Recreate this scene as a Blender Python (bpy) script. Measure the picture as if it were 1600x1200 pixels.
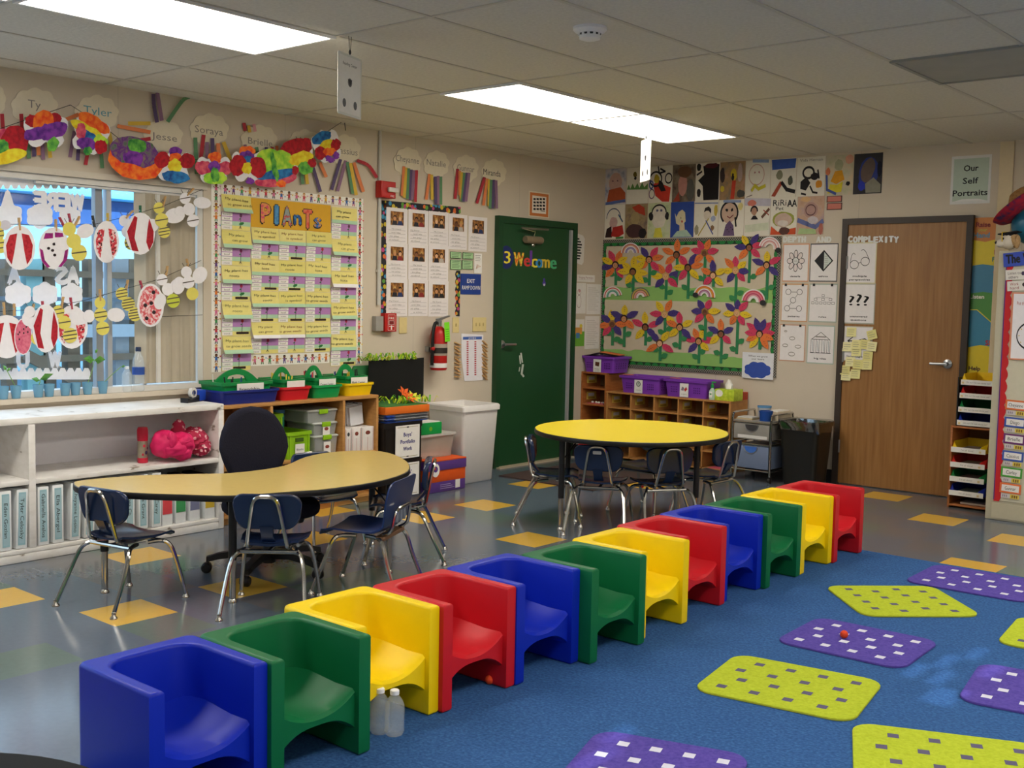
import bpy, bmesh, math, random
from mathutils import Vector, Matrix, noise
PI = math.pi
random.seed(7)
SC = bpy.context.scene
COL = SC.collection
for _o in list(bpy.data.objects):
    bpy.data.objects.remove(_o)

# ---------------------------------------------------------------- camera
F_PX, YAW, PITCH, ROLL = 1741.03, -0.7066, 0.0787, 0.0202      # focal length in pixels of the 1600x1200 frame
CAM = Vector((6.1012, -8.4137, 1.4351))
H = 2.6146                                                        # ceiling height
_f = Vector((math.sin(YAW)*math.cos(PITCH), math.cos(YAW)*math.cos(PITCH), -math.sin(PITCH)))
_r = Vector((math.cos(YAW), -math.sin(YAW), 0)); _u = _r.cross(_f)
_r, _u = _r*math.cos(ROLL)+_u*math.sin(ROLL), _u*math.cos(ROLL)-_r*math.sin(ROLL)
cd = bpy.data.cameras.new('camera'); cam = bpy.data.objects.new('camera', cd); COL.objects.link(cam)
cd.sensor_width = 36; cd.lens = F_PX*36/1600; cd.clip_start = .05
cam.matrix_world = Matrix(((_r.x, _u.x, -_f.x, CAM.x), (_r.y, _u.y, -_f.y, CAM.y), (_r.z, _u.z, -_f.z, CAM.z), (0, 0, 0, 1)))
SC.camera = cam

# ---------------------------------------------------------------- daylight and exposure
vs = SC.view_settings
vs.view_transform = 'Standard'; vs.look = 'None'; vs.gamma = 1; vs.use_curve_mapping = False
vs.exposure = 0.32
PANEL = 9.6                                                        # brightness of the ceiling light panels
wd = bpy.data.worlds.new('sky'); SC.world = wd; wd.use_nodes = True
_n = wd.node_tree.nodes; _n['Background'].inputs[0].default_value = (.58, .79, 1, 1); _n['Background'].inputs[1].default_value = 2.4
sl = bpy.data.lights.new('sun', 'SUN'); sun = bpy.data.objects.new('sun', sl); COL.objects.link(sun)
sl.energy = 6; sl.angle = .006; sl.color = (.8, .92, 1)
SUN_TO = Vector((1, -.12, .47)).normalized(); sun.rotation_euler = SUN_TO.to_track_quat('Z', 'Y').to_euler(); sun.location = (12, -5, 6)

# ---------------------------------------------------------------- where a sight line meets a plane of the room
def ray(x, y): return _f + _r*((x-800)/F_PX) - _u*((y-600)/F_PX)
def onF(x, y, z=0.0): d = ray(x, y); return CAM + d*((z-CAM.z)/d.z)
def onL(x, y, X=0.0): d = ray(x, y); p = CAM + d*((X-CAM.x)/d.x); return p.y, p.z
def onB(x, y, Y=0.0): d = ray(x, y); p = CAM + d*((Y-CAM.y)/d.y); return p.x, p.z

# ---------------------------------------------------------------- materials
def lin(h):
    h = h.lstrip('#'); c = [int(h[i:i+2], 16)/255 for i in (0, 2, 4)]
    return tuple(x/12.92 if x <= .04045 else ((x+.055)/1.055)**2.4 for x in c)+(1,)
_mats = {}
def mat(h, rough=.6, var=.06, scale=30, metal=0, bump=0, spec=.4, coat=0, trans=0, alpha=1, emit=0):
    key = (h, rough, var, scale, metal, bump, spec, coat, trans, alpha, emit)
    if key in _mats: return _mats[key]
    m = bpy.data.materials.new('surface_'+h.lstrip('#')); m.use_nodes = True
    N, L = m.node_tree.nodes, m.node_tree.links
    b = N['Principled BSDF']; c = lin(h)
    b.inputs['Base Color'].default_value = c
    b.inputs['Roughness'].default_value = rough; b.inputs['Metallic'].default_value = metal
    b.inputs['Specular IOR Level'].default_value = spec
    if coat: b.inputs['Coat Weight'].default_value = coat
    if trans: b.inputs['Transmission Weight'].default_value = trans
    if alpha < 1: b.inputs['Alpha'].default_value = alpha
    if emit:
        b.inputs['Emission Color'].default_value = c; b.inputs['Emission Strength'].default_value = emit
    if var or bump:
        t = N.new('ShaderNodeTexCoord'); z = N.new('ShaderNodeTexNoise'); z.inputs['Scale'].default_value = scale; z.inputs['Detail'].default_value = 3
        L.new(t.outputs['Object'], z.inputs['Vector'])
        if var:
            mx = N.new('ShaderNodeMix'); mx.data_type = 'RGBA'
            mx.inputs['A'].default_value = tuple(min(1, x*(1-var)) for x in c[:3])+(1,)
            mx.inputs['B'].default_value = tuple(min(1, x*(1+var)) for x in c[:3])+(1,)
            L.new(z.outputs['Fac'], mx.inputs['Factor']); L.new(mx.outputs['Result'], b.inputs['Base Color'])
        if bump:
            bp = N.new('ShaderNodeBump'); bp.inputs['Strength'].default_value = bump; bp.inputs['Distance'].default_value = .01
            L.new(z.outputs['Fac'], bp.inputs['Height']); L.new(bp.outputs['Normal'], b.inputs['Normal'])
    _mats[key] = m; return m
def glassy(name, tint, fres=.12):
    m = bpy.data.materials.new(name); m.use_nodes = True; N, L = m.node_tree.nodes, m.node_tree.links
    N.remove(N['Principled BSDF']); o = N['Material Output']
    t = N.new('ShaderNodeBsdfTransparent'); t.inputs[0].default_value = tint
    g = N.new('ShaderNodeBsdfGlossy'); g.inputs['Roughness'].default_value = .06
    w = N.new('ShaderNodeLayerWeight'); w.inputs[0].default_value = .25
    k = N.new('ShaderNodeMath'); k.operation = 'MULTIPLY_ADD'; k.inputs[1].default_value = .5; k.inputs[2].default_value = fres*.4
    L.new(w.outputs['Fresnel'], k.inputs[0])
    x = N.new('ShaderNodeMixShader'); L.new(k.outputs[0], x.inputs[0]); L.new(t.outputs[0], x.inputs[1]); L.new(g.outputs[0], x.inputs[2]); L.new(x.outputs[0], o.inputs[0])
    return m
def noisemix(name, cols, scale=6, rough=.5, detail=4, coord='Object', bump=0, stretch=None, spec=.4):
    """a colour ramp over noise: wood, tie-dye, speckle"""
    m = bpy.data.materials.new(name); m.use_nodes = True; N, L = m.node_tree.nodes, m.node_tree.links
    b = N['Principled BSDF']; b.inputs['Roughness'].default_value = rough; b.inputs['Specular IOR Level'].default_value = spec
    t = N.new('ShaderNodeTexCoord'); mp = N.new('ShaderNodeMapping'); z = N.new('ShaderNodeTexNoise'); r = N.new('ShaderNodeValToRGB')
    if stretch: mp.inputs['Scale'].default_value = stretch
    z.inputs['Scale'].default_value = scale; z.inputs['Detail'].default_value = detail
    L.new(t.outputs[coord], mp.inputs[0]); L.new(mp.outputs[0], z.inputs['Vector']); L.new(z.outputs['Fac'], r.inputs[0])
    e = r.color_ramp.elements
    while len(e) < len(cols): e.new(.5)
    for i, (p, h) in enumerate(cols): e[i].position = p; e[i].color = lin(h)
    L.new(r.outputs[0], b.inputs['Base Color'])
    if bump:
        bp = N.new('ShaderNodeBump'); bp.inputs['Strength'].default_value = bump; bp.inputs['Distance'].default_value = .01
        L.new(z.outputs['Fac'], bp.inputs['Height']); L.new(bp.outputs['Normal'], b.inputs['Normal'])
    return m
def seams(m, axis, period, width=.004, dark=.55):
    """thin joints every `period` metres along one object axis, multiplied into the base colour"""
    N, L = m.node_tree.nodes, m.node_tree.links; b = N['Principled BSDF']
    t = N.new('ShaderNodeTexCoord'); s = N.new('ShaderNodeSeparateXYZ'); L.new(t.outputs['Object'], s.inputs[0])
    a = N.new('ShaderNodeMath'); a.operation = 'PINGPONG'; a.inputs[1].default_value = period/2; L.new(s.outputs[axis], a.inputs[0])
    c = N.new('ShaderNodeMath'); c.operation = 'LESS_THAN'; c.inputs[1].default_value = width/2; L.new(a.outputs[0], c.inputs[0])
    x = N.new('ShaderNodeMix'); x.data_type = 'RGBA'; x.blend_type = 'MULTIPLY'; x.inputs['B'].default_value = (dark, dark, dark, 1)
    src = b.inputs['Base Color'].links[0].from_socket
    L.new(c.outputs[0], x.inputs['Factor']); L.new(src, x.inputs['A']); L.new(x.outputs['Result'], b.inputs['Base Color'])
    return m
WHITE, PAPER, CREAM, BLACK = mat('#f2f0ec'), mat('#ece9e4', .7), mat('#e6dcc4', .7), mat('#17171a', .5)
INK, PENCIL = mat('#222226', .7), mat('#8d8780', .8)
CHROME = mat('#c9c6bf', .16, 0, metal=1)
STEEL = mat('#a9abad', .35, .05, metal=.9)
NAVY = mat('#16294c', .22, .05, spec=.6)
NAVY_SHELL = mat('#1c3468', .32, .05, spec=.5)
BLACKP = mat('#141416', .42, .05)
CLEAR = glassy('clear_plastic', (.92, .94, .95, 1), .2)
FROST = mat('#d8dcda', .3, .03, alpha=.45)

# ---------------------------------------------------------------- mesh building
_txt = {}
def glyphs(s):
    if s not in _txt:
        c = bpy.data.curves.new('writing', 'FONT'); c.body = s; c.size = 1; c.resolution_u = 2; c.fill_mode = 'FRONT'; c.align_x = 'CENTER'
        o = bpy.data.objects.new('writing', c); me = o.to_mesh()
        v = [p.co.copy() for p in me.vertices]; f = [tuple(p.vertices) for p in me.polygons]
        nz = sum(p.normal.z for p in me.polygons)
        if nz < 0: f = [t[::-1] for t in f]
        o.to_mesh_clear(); bpy.data.objects.remove(o); bpy.data.curves.remove(c)
        if v:
            x0, x1 = min(p.x for p in v), max(p.x for p in v); y0, y1 = min(p.y for p in v), max(p.y for p in v)
        else: x0, x1, y0, y1 = 0, 1, 0, 1
        _txt[s] = (v, f, x0, x1, y0, y1)
    return _txt[s]
def inset(p, d):
    n = len(p); out = []
    for i in range(n):
        a, b, c = Vector(p[i-1]), Vector(p[i]), Vector(p[(i+1) % n])
        e1, e2 = (b-a).normalized(), (c-b).normalized()
        n1, n2 = Vector((-e1.y, e1.x)), Vector((-e2.y, e2.x)); m = n1+n2
        k = m.dot(n1)
        m = m/k if abs(k) > .35 else n1
        out.append((b.x+m.x*d, b.y+m.y*d))
    return out
def area(p): return sum(p[i-1][0]*p[i][1]-p[i][0]*p[i-1][1] for i in range(len(p)))/2
def rrect(cx, cy, w, h, r=0, n=4):
    if r <= 0: return [(cx-w/2, cy-h/2), (cx+w/2, cy-h/2), (cx+w/2, cy+h/2), (cx-w/2, cy+h/2)]
    r = min(r, w/2-1e-5, h/2-1e-5); o = []
    for sx, sy, a0 in ((1, -1, -PI/2), (1, 1, 0), (-1, 1, PI/2), (-1, -1, PI)):
        for k in range(n+1):
            a = a0+PI/2*k/n; o.append((cx+sx*(w/2-r)+r*math.cos(a), cy+sy*(h/2-r)+r*math.sin(a)))
    return o
def ellp(cx, cy, rx, ry, n=16, rot=0):
    c, s = math.cos(rot), math.sin(rot)
    return [(cx+rx*math.cos(t)*c-ry*math.sin(t)*s, cy+rx*math.cos(t)*s+ry*math.sin(t)*c) for t in (2*PI*k/n for k in range(n))]
def spline(pts, n=6, closed=False):
    P = [Vector(p) for p in pts]; m = len(P); o = []
    for i in range(m if closed else m-1):
        g = (lambda k: P[k % m]) if closed else (lambda k: P[max(0, min(m-1, k))])
        a, b, c, d = g(i-1), g(i), g(i+1), g(i+2)
        for k in range(n):
            t = k/n; o.append(.5*((2*b)+(c-a)*t+(2*a-5*b+4*c-d)*t*t+(3*b-a-3*c+d)*t**3))
    if not closed: o.append(P[-1])
    return o
class MB:
    def __init__(s): s.v = []; s.f = []; s.fm = []; s.fs = []; s.ms = []; s.M = Matrix()
    def mi(s, m):
        if m not in s.ms: s.ms.append(m)
        return s.ms.index(m)
    def add(s, vs, fs, m, sm=False):
        b = len(s.v); s.v += [s.M @ Vector(p) for p in vs]; k = s.mi(m)
        for f in fs: s.f.append(tuple(b+i for i in f)); s.fm.append(k); s.fs.append(sm)
        return s
    def box(s, x0, x1, y0, y1, z0, z1, m, r=0):
        return s.prism(rrect((x0+x1)/2, (y0+y1)/2, abs(x1-x0), abs(y1-y0)), min(z0, z1), max(z0, z1), m, r)
    def prism(s, p, z0, z1, m, r=0, seg=2, top=None, cap0=True):
        """closed outline (x,y) raised from z0 to z1, edges rounded by r"""
        if area(p) < 0: p = p[::-1]
        n = len(p); rings = []
        if r:
            for k in range(seg+1):
                a = PI/2*k/seg; rings.append((inset(p, r*(1-math.sin(a))), z0+r*(1-math.cos(a))))
            for k in range(seg+1):
                a = PI/2*k/seg; rings.append((inset(p, r*(1-math.cos(a))), z1-r*(1-math.sin(a))))
        else: rings = [(p, z0), (p, z1)]
        vs = [(x, y, z) for q, z in rings for x, y in q]; fs = []
        for k in range(len(rings)-1):
            for i in range(n): j = (i+1) % n; fs.append((k*n+i, k*n+j, (k+1)*n+j, (k+1)*n+i))
        s.add(vs, fs, m, bool(r) or n > 10)
        L = len(rings)-1
        s.add(vs[L*n:], [tuple(range(n))], top or m, bool(r))
        if cap0: s.add(vs[:n], [tuple(range(n))[::-1]], m, bool(r))
        return s
    def flat(s, p, z, m):
        if area(p) < 0: p = p[::-1]
        return s.add([(x, y, z) for x, y in p], [tuple(range(len(p)))], m)
    def loft(s, rings, m, closed=True, caps=True, sm=True):
        n = len(rings[0]); vs = [p for q in rings for p in q]; fs = []
        for k in range(len(rings)-1):
            for i in range(n if closed else n-1): j = (i+1) % n; fs.append((k*n+i, k*n+j, (k+1)*n+j, (k+1)*n+i))
        s.add(vs, fs, m, sm)
        if caps: s.add(rings[0], [tuple(range(n))[::-1]], m); s.add(rings[-1], [tuple(range(n))], m)
        return s
    def tube(s, path, r, m, seg=8, closed=False, caps=True, r1=None):
        P = [Vector(p) for p in path]; n = len(P); rings = []; up = None
        for i in range(n):
            a, b = (P[i-1], P[(i+1) % n]) if closed else (P[max(0, i-1)], P[min(n-1, i+1)])
            t = (b-a); t = t.normalized() if t.length > 1e-9 else Vector((0, 0, 1))
            if up is None: up = Vector((0, 0, 1)) if abs(t.z) < .9 else Vector((1, 0, 0))
            x = t.cross(up).normalized(); y = x.cross(t).normalized(); up = y
            q = r if r1 is None else r+(r1-r)*i/(n-1)
            rings.append([P[i]+x*(q*math.cos(2*PI*k/seg))+y*(q*math.sin(2*PI*k/seg)) for k in range(seg)])
        if closed: rings.append(rings[0])
        rings = [q[::-1] for q in rings]
        return s.loft(rings, m, True, caps and not closed)
    def lathe(s, prof, m, seg=20, c=(0, 0, 0), caps=True):
        rings = [[(c[0]+r*math.cos(2*PI*k/seg), c[1]+r*math.sin(2*PI*k/seg), c[2]+z) for k in range(seg)] for r, z in prof]
        return s.loft(rings, m, True, caps)
    def ball(s, c, rx, ry, rz, m, nu=16, nv=10, amp=0, fr=3, seed=0):
        rings = []
        for j in range(nv+1):
            b = PI*(j/nv)-PI/2; q = []
            for i in range(nu):
                a = 2*PI*i/nu; d = Vector((math.cos(a)*math.cos(b), math.sin(a)*math.cos(b), math.sin(b)))
                k = 1+amp*noise.noise(d*fr+Vector((seed*7.1, seed*3.3, seed))) if amp else 1
                q.append((c[0]+rx*d.x*k, c[1]+ry*d.y*k, c[2]+rz*d.z*k))
            rings.append(q)
        return s.loft(rings, m, True, False)
    def text(s, t, x, y, h, m, z, rot=0, w=None, sx=1, bold=0):
        """writing centred on x,y: h = height of a capital letter, squeezed to width w"""
        v, f, x0, x1, y0, y1 = glyphs(t)
        if not v: return s
        if bold:
            for dx, dy in ((-1, 0), (1, 0), (0, -1), (0, 1)): s.text(t, x+dx*bold*h, y+dy*bold*h, h, m, z+.00004*(dx+2*dy), rot, w, sx)
        k = h/.69; kx = k
        if w: kx = w/(x1-x0)
        c, q = math.cos(rot), math.sin(rot); out = []
        for p in v:
            a, b = (p.x-(x0+x1)/2)*kx*sx, (p.y-.345)*k
            out.append((x+a*c-b*q, y+a*q+b*c, z))
        return s.add(out, f if sx > 0 else [g[::-1] for g in f], m)
    def build(s, name, parent=None, loc=(0, 0, 0), MW=None, smooth=40):
        me = bpy.data.meshes.new(name); me.from_pydata([tuple(v) for v in s.v], [], s.f)
        for m in s.ms: me.materials.append(m)
        me.polygons.foreach_set('material_index', s.fm); me.polygons.foreach_set('use_smooth', s.fs)
        me.update()
        if any(s.fs): me.set_sharp_from_angle(angle=math.radians(smooth))
        o = bpy.data.objects.new(name, me); COL.objects.link(o)
        if parent is not None: o.parent = parent
        if MW is not None: o.matrix_local = MW
        else: o.location = loc
        return o
def tag(o, label, cat, group=None, kind=None):
    o['label'] = label; o['category'] = cat
    if group: o['group'] = group
    if kind: o['kind'] = kind
    return o
def thing(name, label, cat, loc=(0, 0, 0), rz=0, group=None):
    o = bpy.data.objects.new(name, None); COL.objects.link(o); o.empty_display_size = .05
    o.location = loc; o.rotation_euler = (0, 0, rz)
    return tag(o, label, cat, group)
def struct(mb, name, **k):
    o = mb.build(name, **k); o['kind'] = 'structure'; return o
def dup(root, loc=None, rz=None, label=None, group=None):
    """a copy of a thing with copies of its parts and their sub-parts"""
    r = root.copy(); COL.objects.link(r)
    if loc is not None: r.location = loc
    if rz is not None: r.rotation_euler = (0, 0, rz)
    if label: r['label'] = label
    if group: r['group'] = group
    for ch in list(root.children):
        c = ch.copy(); COL.objects.link(c); c.parent = r
        for g in list(ch.children):
            d = g.copy(); COL.objects.link(d); d.parent = c
    return r

class Art(MB):
    """something flat pinned on a wall; its outline is given by sight lines that are met with that wall's plane"""
    def __init__(s, wall, x, y, off=0.0):
        super().__init__(); s.wall, s.off = wall, off
        s.o = s.world(x, y); s.map = s.px
    def world(s, x, y): return Vector((onL if s.wall == 'L' else onB)(x, y, s.off if s.wall == 'L' else -s.off))
    def px(s, x, y): return s.world(x, y)-s.o
    def unit(s, x0, y0, x1, y1):
        """from here on coordinates run 0..1 over this box, y downwards"""
        xm, ym = (x0+x1)/2, (y0+y1)/2
        a, b, c, d = s.px(x0, ym).x, s.px(x1, ym).x, s.px(xm, y0).y, s.px(xm, y1).y
        s.map = lambda x, y: Vector((a+(b-a)*x, c+(d-c)*y)); return s
    def pts(s, P): return [tuple(s.map(*p)) for p in P]
    def rect(s, x0, y0, x1, y1, m, z, th=0, r=0):
        xm, ym = (x0+x1)/2, (y0+y1)/2
        a, b, c, d = s.map(x0, ym).x, s.map(x1, ym).x, s.map(xm, y0).y, s.map(xm, y1).y
        p = rrect((a+b)/2, (c+d)/2, abs(b-a), abs(c-d), r)
        return s.prism(p, z, z+th, m) if th else s.flat(p, z, m)
    def poly(s, P, m, z, th=0):
        p = s.pts(P); return s.prism(p, z, z+th, m) if th else s.flat(p, z, m)
    def ell(s, x, y, rx, ry, m, z, rot=0, n=14, th=0): return s.poly(ellp(x, y, rx, ry, n, rot), m, z, th)
    def line(s, P, w, m, z):
        """a stroke of width w (same unit as the points, measured across)"""
        for i in range(len(P)-1):
            a, b = Vector(P[i]), Vector(P[i+1]); d = (b-a)
            if d.length < 1e-9: continue
            d = d.normalized()*w/2; n = Vector((-d.y, d.x)); a2, b2 = a-d*.6, b+d*.6
            s.poly([tuple(a2+n), tuple(a2-n), tuple(b2-n), tuple(b2+n)], m, z)
        return s
    def ring(s, x, y, rx, ry, w, m, z, a0=0, a1=360, n=18):
        P = [(x+rx*math.cos(math.radians(a0+(a1-a0)*k/n)), y+ry*math.sin(math.radians(a0+(a1-a0)*k/n))) for k in range(n+1)]
        q = [(x+(rx-w)*math.cos(math.radians(a0+(a1-a0)*k/n)), y+(ry-w)*math.sin(math.radians(a0+(a1-a0)*k/n))) for k in range(n+1)]
        for k in range(n): s.poly([P[k], P[k+1], q[k+1], q[k]], m, z)
        return s
    def txt(s, t, x, y, h, m, z, w=None, rot=0, sx=1, bold=0):
        p = s.map(x, y); hh = abs(s.map(x, y-h/2).y-s.map(x, y+h/2).y)
        ww = abs(s.map(x-w/2, y).x-s.map(x+w/2, y).x) if w else None
        return s.text(t, p.x, p.y, hh, m, z, rot, ww, sx, bold)
    def frame(s):
        if s.wall == 'L': return Matrix(((0, 0, 1, s.off), (1, 0, 0, s.o.x), (0, 1, 0, s.o.y), (0, 0, 0, 1)))
        return Matrix(((1, 0, 0, s.o.x), (0, 0, -1, -s.off), (0, 1, 0, s.o.y), (0, 0, 0, 1)))
    def done(s, name, label=None, cat=None, group=None):
        o = s.build(name, MW=s.frame())
        return tag(o, label, cat, group) if label else o
    def sub(s):
        """a fresh builder in the same frame, for a part"""
        a = Art.__new__(Art); MB.__init__(a); a.wall, a.off, a.o, a.map = s.wall, s.off, s.o, s.map
        if a.map.__name__ == 'px': a.map = a.px
        return a
def scallop(P, r, n=5):
    """points round a loop P, swollen into bumps between them"""
    out = []; m = len(P); c = Vector((sum(p[0] for p in P)/m, sum(p[1] for p in P)/m))
    for i in range(m):
        a, b = Vector(P[i]), Vector(P[(i+1) % m]); d = b-a; k = Vector((d.y, -d.x)).normalized()
        if k.dot((a+b)/2-c) < 0: k = -k
        for j in range(n): t = j/n; out.append(tuple(a+d*t+k*(r*math.sin(PI*t))))
    return out
# ================================================================ the room
RX, RY = 9.2, -11.6                                                # far sides of the room, behind the camera
FT = .3048; TX, TY = 1.5154, -5.9659
# floor: one foot tiles, each with the colour it has in the room
T_BLUE = mat('#5a6675', .17, .1, 40, spec=.65); T_GREEN = mat('#5c6e68', .17, .1, 40, spec=.65); T_BROWN = mat('#65666a', .17, .1, 40, spec=.65); T_YEL = mat('#d9ad45', .19, .05, 40, spec=.6)
yellow = {(0, 0), (0, 2), (-3, 2), (-2, -1), (1, 8), (-2, 10), (-3, 13), (8, 12), (6, 16), (4, 18), (8, 15), (-1, 15), (-4, 7), (3, 20), (-2, 5), (12, 15), (-2, 8), (2, 13), (-1, -4), (10, 17), (-3, -5), (13, 12), (1, -6)}
fl = MB()
rs = random.Random(11)
for i in range(-5, 26):
    for j in range(-19, 20):
        x0, y0 = TX+i*FT, TY+j*FT; x1, y1 = x0+FT, y0+FT
        x0, y0, x1, y1 = max(0, x0), max(RY, y0), min(RX, x1), min(0, y1)
        t = rs.random()
        if x1-x0 < .001 or y1-y0 < .001: continue
        m = T_YEL if (i, j) in yellow else (T_GREEN if t < .17 else T_BROWN if t < .42 else T_BLUE)
        fl.add([(x0, y0, 0), (x1, y0, 0), (x1, y1, 0), (x0, y1, 0)], [(0, 1, 2, 3)], m)
fl.box(0, RX, RY, 0, -.1, -.002, T_BROWN)
struct(fl, 'floor')

WALLM = seams(mat('#cfc3b0', .75, .03, 9, bump=.05), 'Y', 1.22, .005, .84)
WALLB = seams(mat('#cdc1af', .75, .03, 9, bump=.05), 'X', 1.22, .005, .84)
WY0, WY1, WZ0, WZ1 = -9.6, -4.30, .812, 2.062                      # window opening in the left wall
w = MB(); w.box(-.12, 0, RY, 0.12, 0, WZ0, WALLM); w.box(-.12, 0, RY, 0.12, WZ1, H, WALLM); w.box(-.12, 0, RY, WY0, WZ0, WZ1, WALLM); w.box(-.12, 0, WY1, 0.12, WZ0, WZ1, WALLM)
struct(w, 'wall_left')
w = MB(); w.box(0, RX, 0, .12, 0, H, WALLB); struct(w, 'wall_back')
w = MB(); SY0, SY1, SZ0, SZ1 = -7.2, -3.2, 1.0, 2.5
for q in ((RY, SY0, 0, H), (SY1, .12, 0, H), (SY0, SY1, 0, SZ0), (SY0, SY1, SZ1, H)): w.box(RX, RX+.12, q[0], q[1], q[2], q[3], WALLM)
struct(w, 'wall_right')
# horizontal blind in the window of that wall: closed but for a few gaps that let the sun through
gaps = {(48, 12), (47, 13), (46, 12), (46, 14), (44, 13), (45, 11), (44, 11), (57, 5), (56, 4)}
sb = thing('horizontal_blind', 'closed slatted blind at the sunny window behind the viewer', 'blind', (RX+.05, (SY0+SY1)/2, SZ0)); nsl = 60; dz = (SZ1-SZ0)/nsl
for i in range(nsl):
    k = MB()
    for j in range(20):
        y0_, y1_ = (SY1-SY0)*(j/20-.5), (SY1-SY0)*((j+1)/20-.5)
        k.box(-.004, .004, y0_, y1_, i*dz, (i+(.35 if (i, j) in gaps else 1.04))*dz, mat('#d8d4c8', .7))
    k.build('slat', sb)
w = MB(); w.box(-.12, RX+.12, RY-.12, RY, 0, H, WALLB); struct(w, 'wall_front')
CEIL = noisemix('ceiling_tile', [(.3, '#cfcabd'), (.7, '#dbd6c9')], 60, .9, 6, bump=.15)
c = MB(); c.box(-.12, RX+.12, RY-.12, .12, H, H+.1, CEIL); struct(c, 'ceiling')
GRIDX = [1.4434+.6096*k for k in range(-2, 13)]; GRIDY = [-.0, -1.22, -2.44, -3.66, -4.97, -6.19, -7.43, -8.65, -9.87, -11.1]
g = MB(); GM = mat('#c6c0b2', .6, .03)
for x in GRIDX: g.box(x-.011, x+.011, RY, 0, H-.004, H, GM)
for y in GRIDY[1:]: g.box(0, RX, y-.009, y+.009, H-.0035, H, GM)
struct(g, 'ceiling_grid_trim')
BASE = mat('#1c1b1d', .5)
b = MB(); b.box(0, 2.32, -.012, 0, 0, .1, BASE); b.box(3.3, RX, -.012, 0, 0, .1, BASE); struct(b, 'baseboard_back')
b = MB(); b.box(0, .012, -2.2-.7, -2.0, 0, .1, BASE); b.box(0, .012, -.95, 0, 0, .1, BASE); b.box(0, .012, RY, -2.9, 0, .1, BASE); struct(b, 'baseboard_left')
# cream corner strip of the back wall beside the cabinet
b = MB(); x0, _z = onB(1560, 300); x1, _z = onB(1582, 300); b.box(x0, x1, -.012, 0, 0, H-.01, mat('#d9c8a6', .7)); struct(b, 'trim_1')
# conduit down to the fire alarm
cx, cz = onL(591, 300); b = MB(); b.tube([(.014, cx, H), (.014, cx, 1.35)], .012, mat('#c9c6c0', .5), 8)
for z in (2.2, 1.6): b.box(.002, .03, cx-.02, cx+.02, z-.01, z+.01, mat('#c9c6c0', .5))
struct(b, 'trim_2')

# ---------------------------------------------------------------- ceiling lights
DIFF = mat('#fff7ea', .5, 0, emit=PANEL); FR = mat('#e9e7e2', .5)
def ceiling_light(x, y0, y1, label):
    t = thing('ceiling_light', label, 'ceiling light', (x+.305, (y0+y1)/2, H), 0, 'recessed fluorescent ceiling panels')
    l, a = (y1-y0)/2, .305
    f = MB()
    for q in ((-a, -a+.018, -l, l), (a-.018, a, -l, l), (-a+.018, a-.018, -l, -l+.018), (-a+.018, a-.018, l-.018, l)): f.box(q[0], q[1], q[2], q[3], -.014, 0, FR)
    f.build('frame', t)
    d = MB(); d.box(-a+.018, a-.018, -l+.018, l-.018, -.010, -.002, DIFF); d.build('diffuser', t)
LX = 1.4434
ceiling_light(LX, -2.44, -1.22, 'fluorescent ceiling panel closest to the corner of the room')
ceiling_light(LX, -3.66, -2.44, 'fluorescent ceiling panel beyond the hanging laminated sheet, end to end with another')
ceiling_light(LX, -6.19, -4.97, 'large bright ceiling panel above the window wall, before the hanging laminated sheet')
ceiling_light(LX, -7.43, -6.21, 'ceiling panel whose corner just shows at the top corner of the photo')
for y0, y1 in ((-2.44, -1.22), (-3.66, -2.44), (-6.19, -4.97), (-7.43, -6.21), (-9.87, -8.65)):
    ceiling_light(GRIDX[2]+.6096*6, y0, y1, 'fluorescent panel in the second row of ceiling lights, out of view')
for y0, y1 in ((-2.44, -1.22), (-4.97, -3.66), (-7.43, -6.21), (-9.87, -8.65)):  # unseen third row, added as fill light on the shelves and window wall
    ceiling_light(GRIDX[2]+.6096*11, y0, y1, 'fill light panel added in a third ceiling row, out of view')
ceiling_light(LX, -9.87, -8.65, 'fluorescent panel in the window side row, behind the viewer')

# return vent, smoke detector
VG = mat('#a5a399', .8, .14, 6)
t = thing('ceiling_vent', 'grey dusty square air vent set in the ceiling', 'vent', (4.19, -2.69, H))
f = MB(); f.box(-.3, .3, -.33, .33, -.006, 0, VG); f.build('grille', t)
f = MB(); FRG = mat('#9a988e', .6)
for q in ((-.31, -.29, -.34, .34), (.29, .31, -.34, .34), (-.29, .29, -.34, -.32), (-.29, .29, .32, .34)): f.box(*q, -.012, 0, FRG)
f.build('frame', t)
p = onF(922, 43, H); t = thing('smoke_detector', 'round white smoke detector on the ceiling', 'smoke detector', tuple(p))
d = MB(); d.lathe([(0, 0), (.075, 0), (.075, -.012), (.066, -.02), (.05, -.028)], WHITE, 24); d.build('base', t)
d = MB(); d.lathe([(.05, -.026), (.05, -.034), (.044, -.037)], mat('#3a3a3a'), 20)
for k in range(12):
    a = PI*2*k/12; d.M = Matrix.Rotation(a, 4, 'Z'); d.box(.046, .052, -.006, .006, -.036, -.026, WHITE)
d.M = Matrix(); d.lathe([(.048, -.036), (.046, -.05), (.03, -.055), (0, -.055)], WHITE, 20); d.build('sensor_cap', t)

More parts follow.
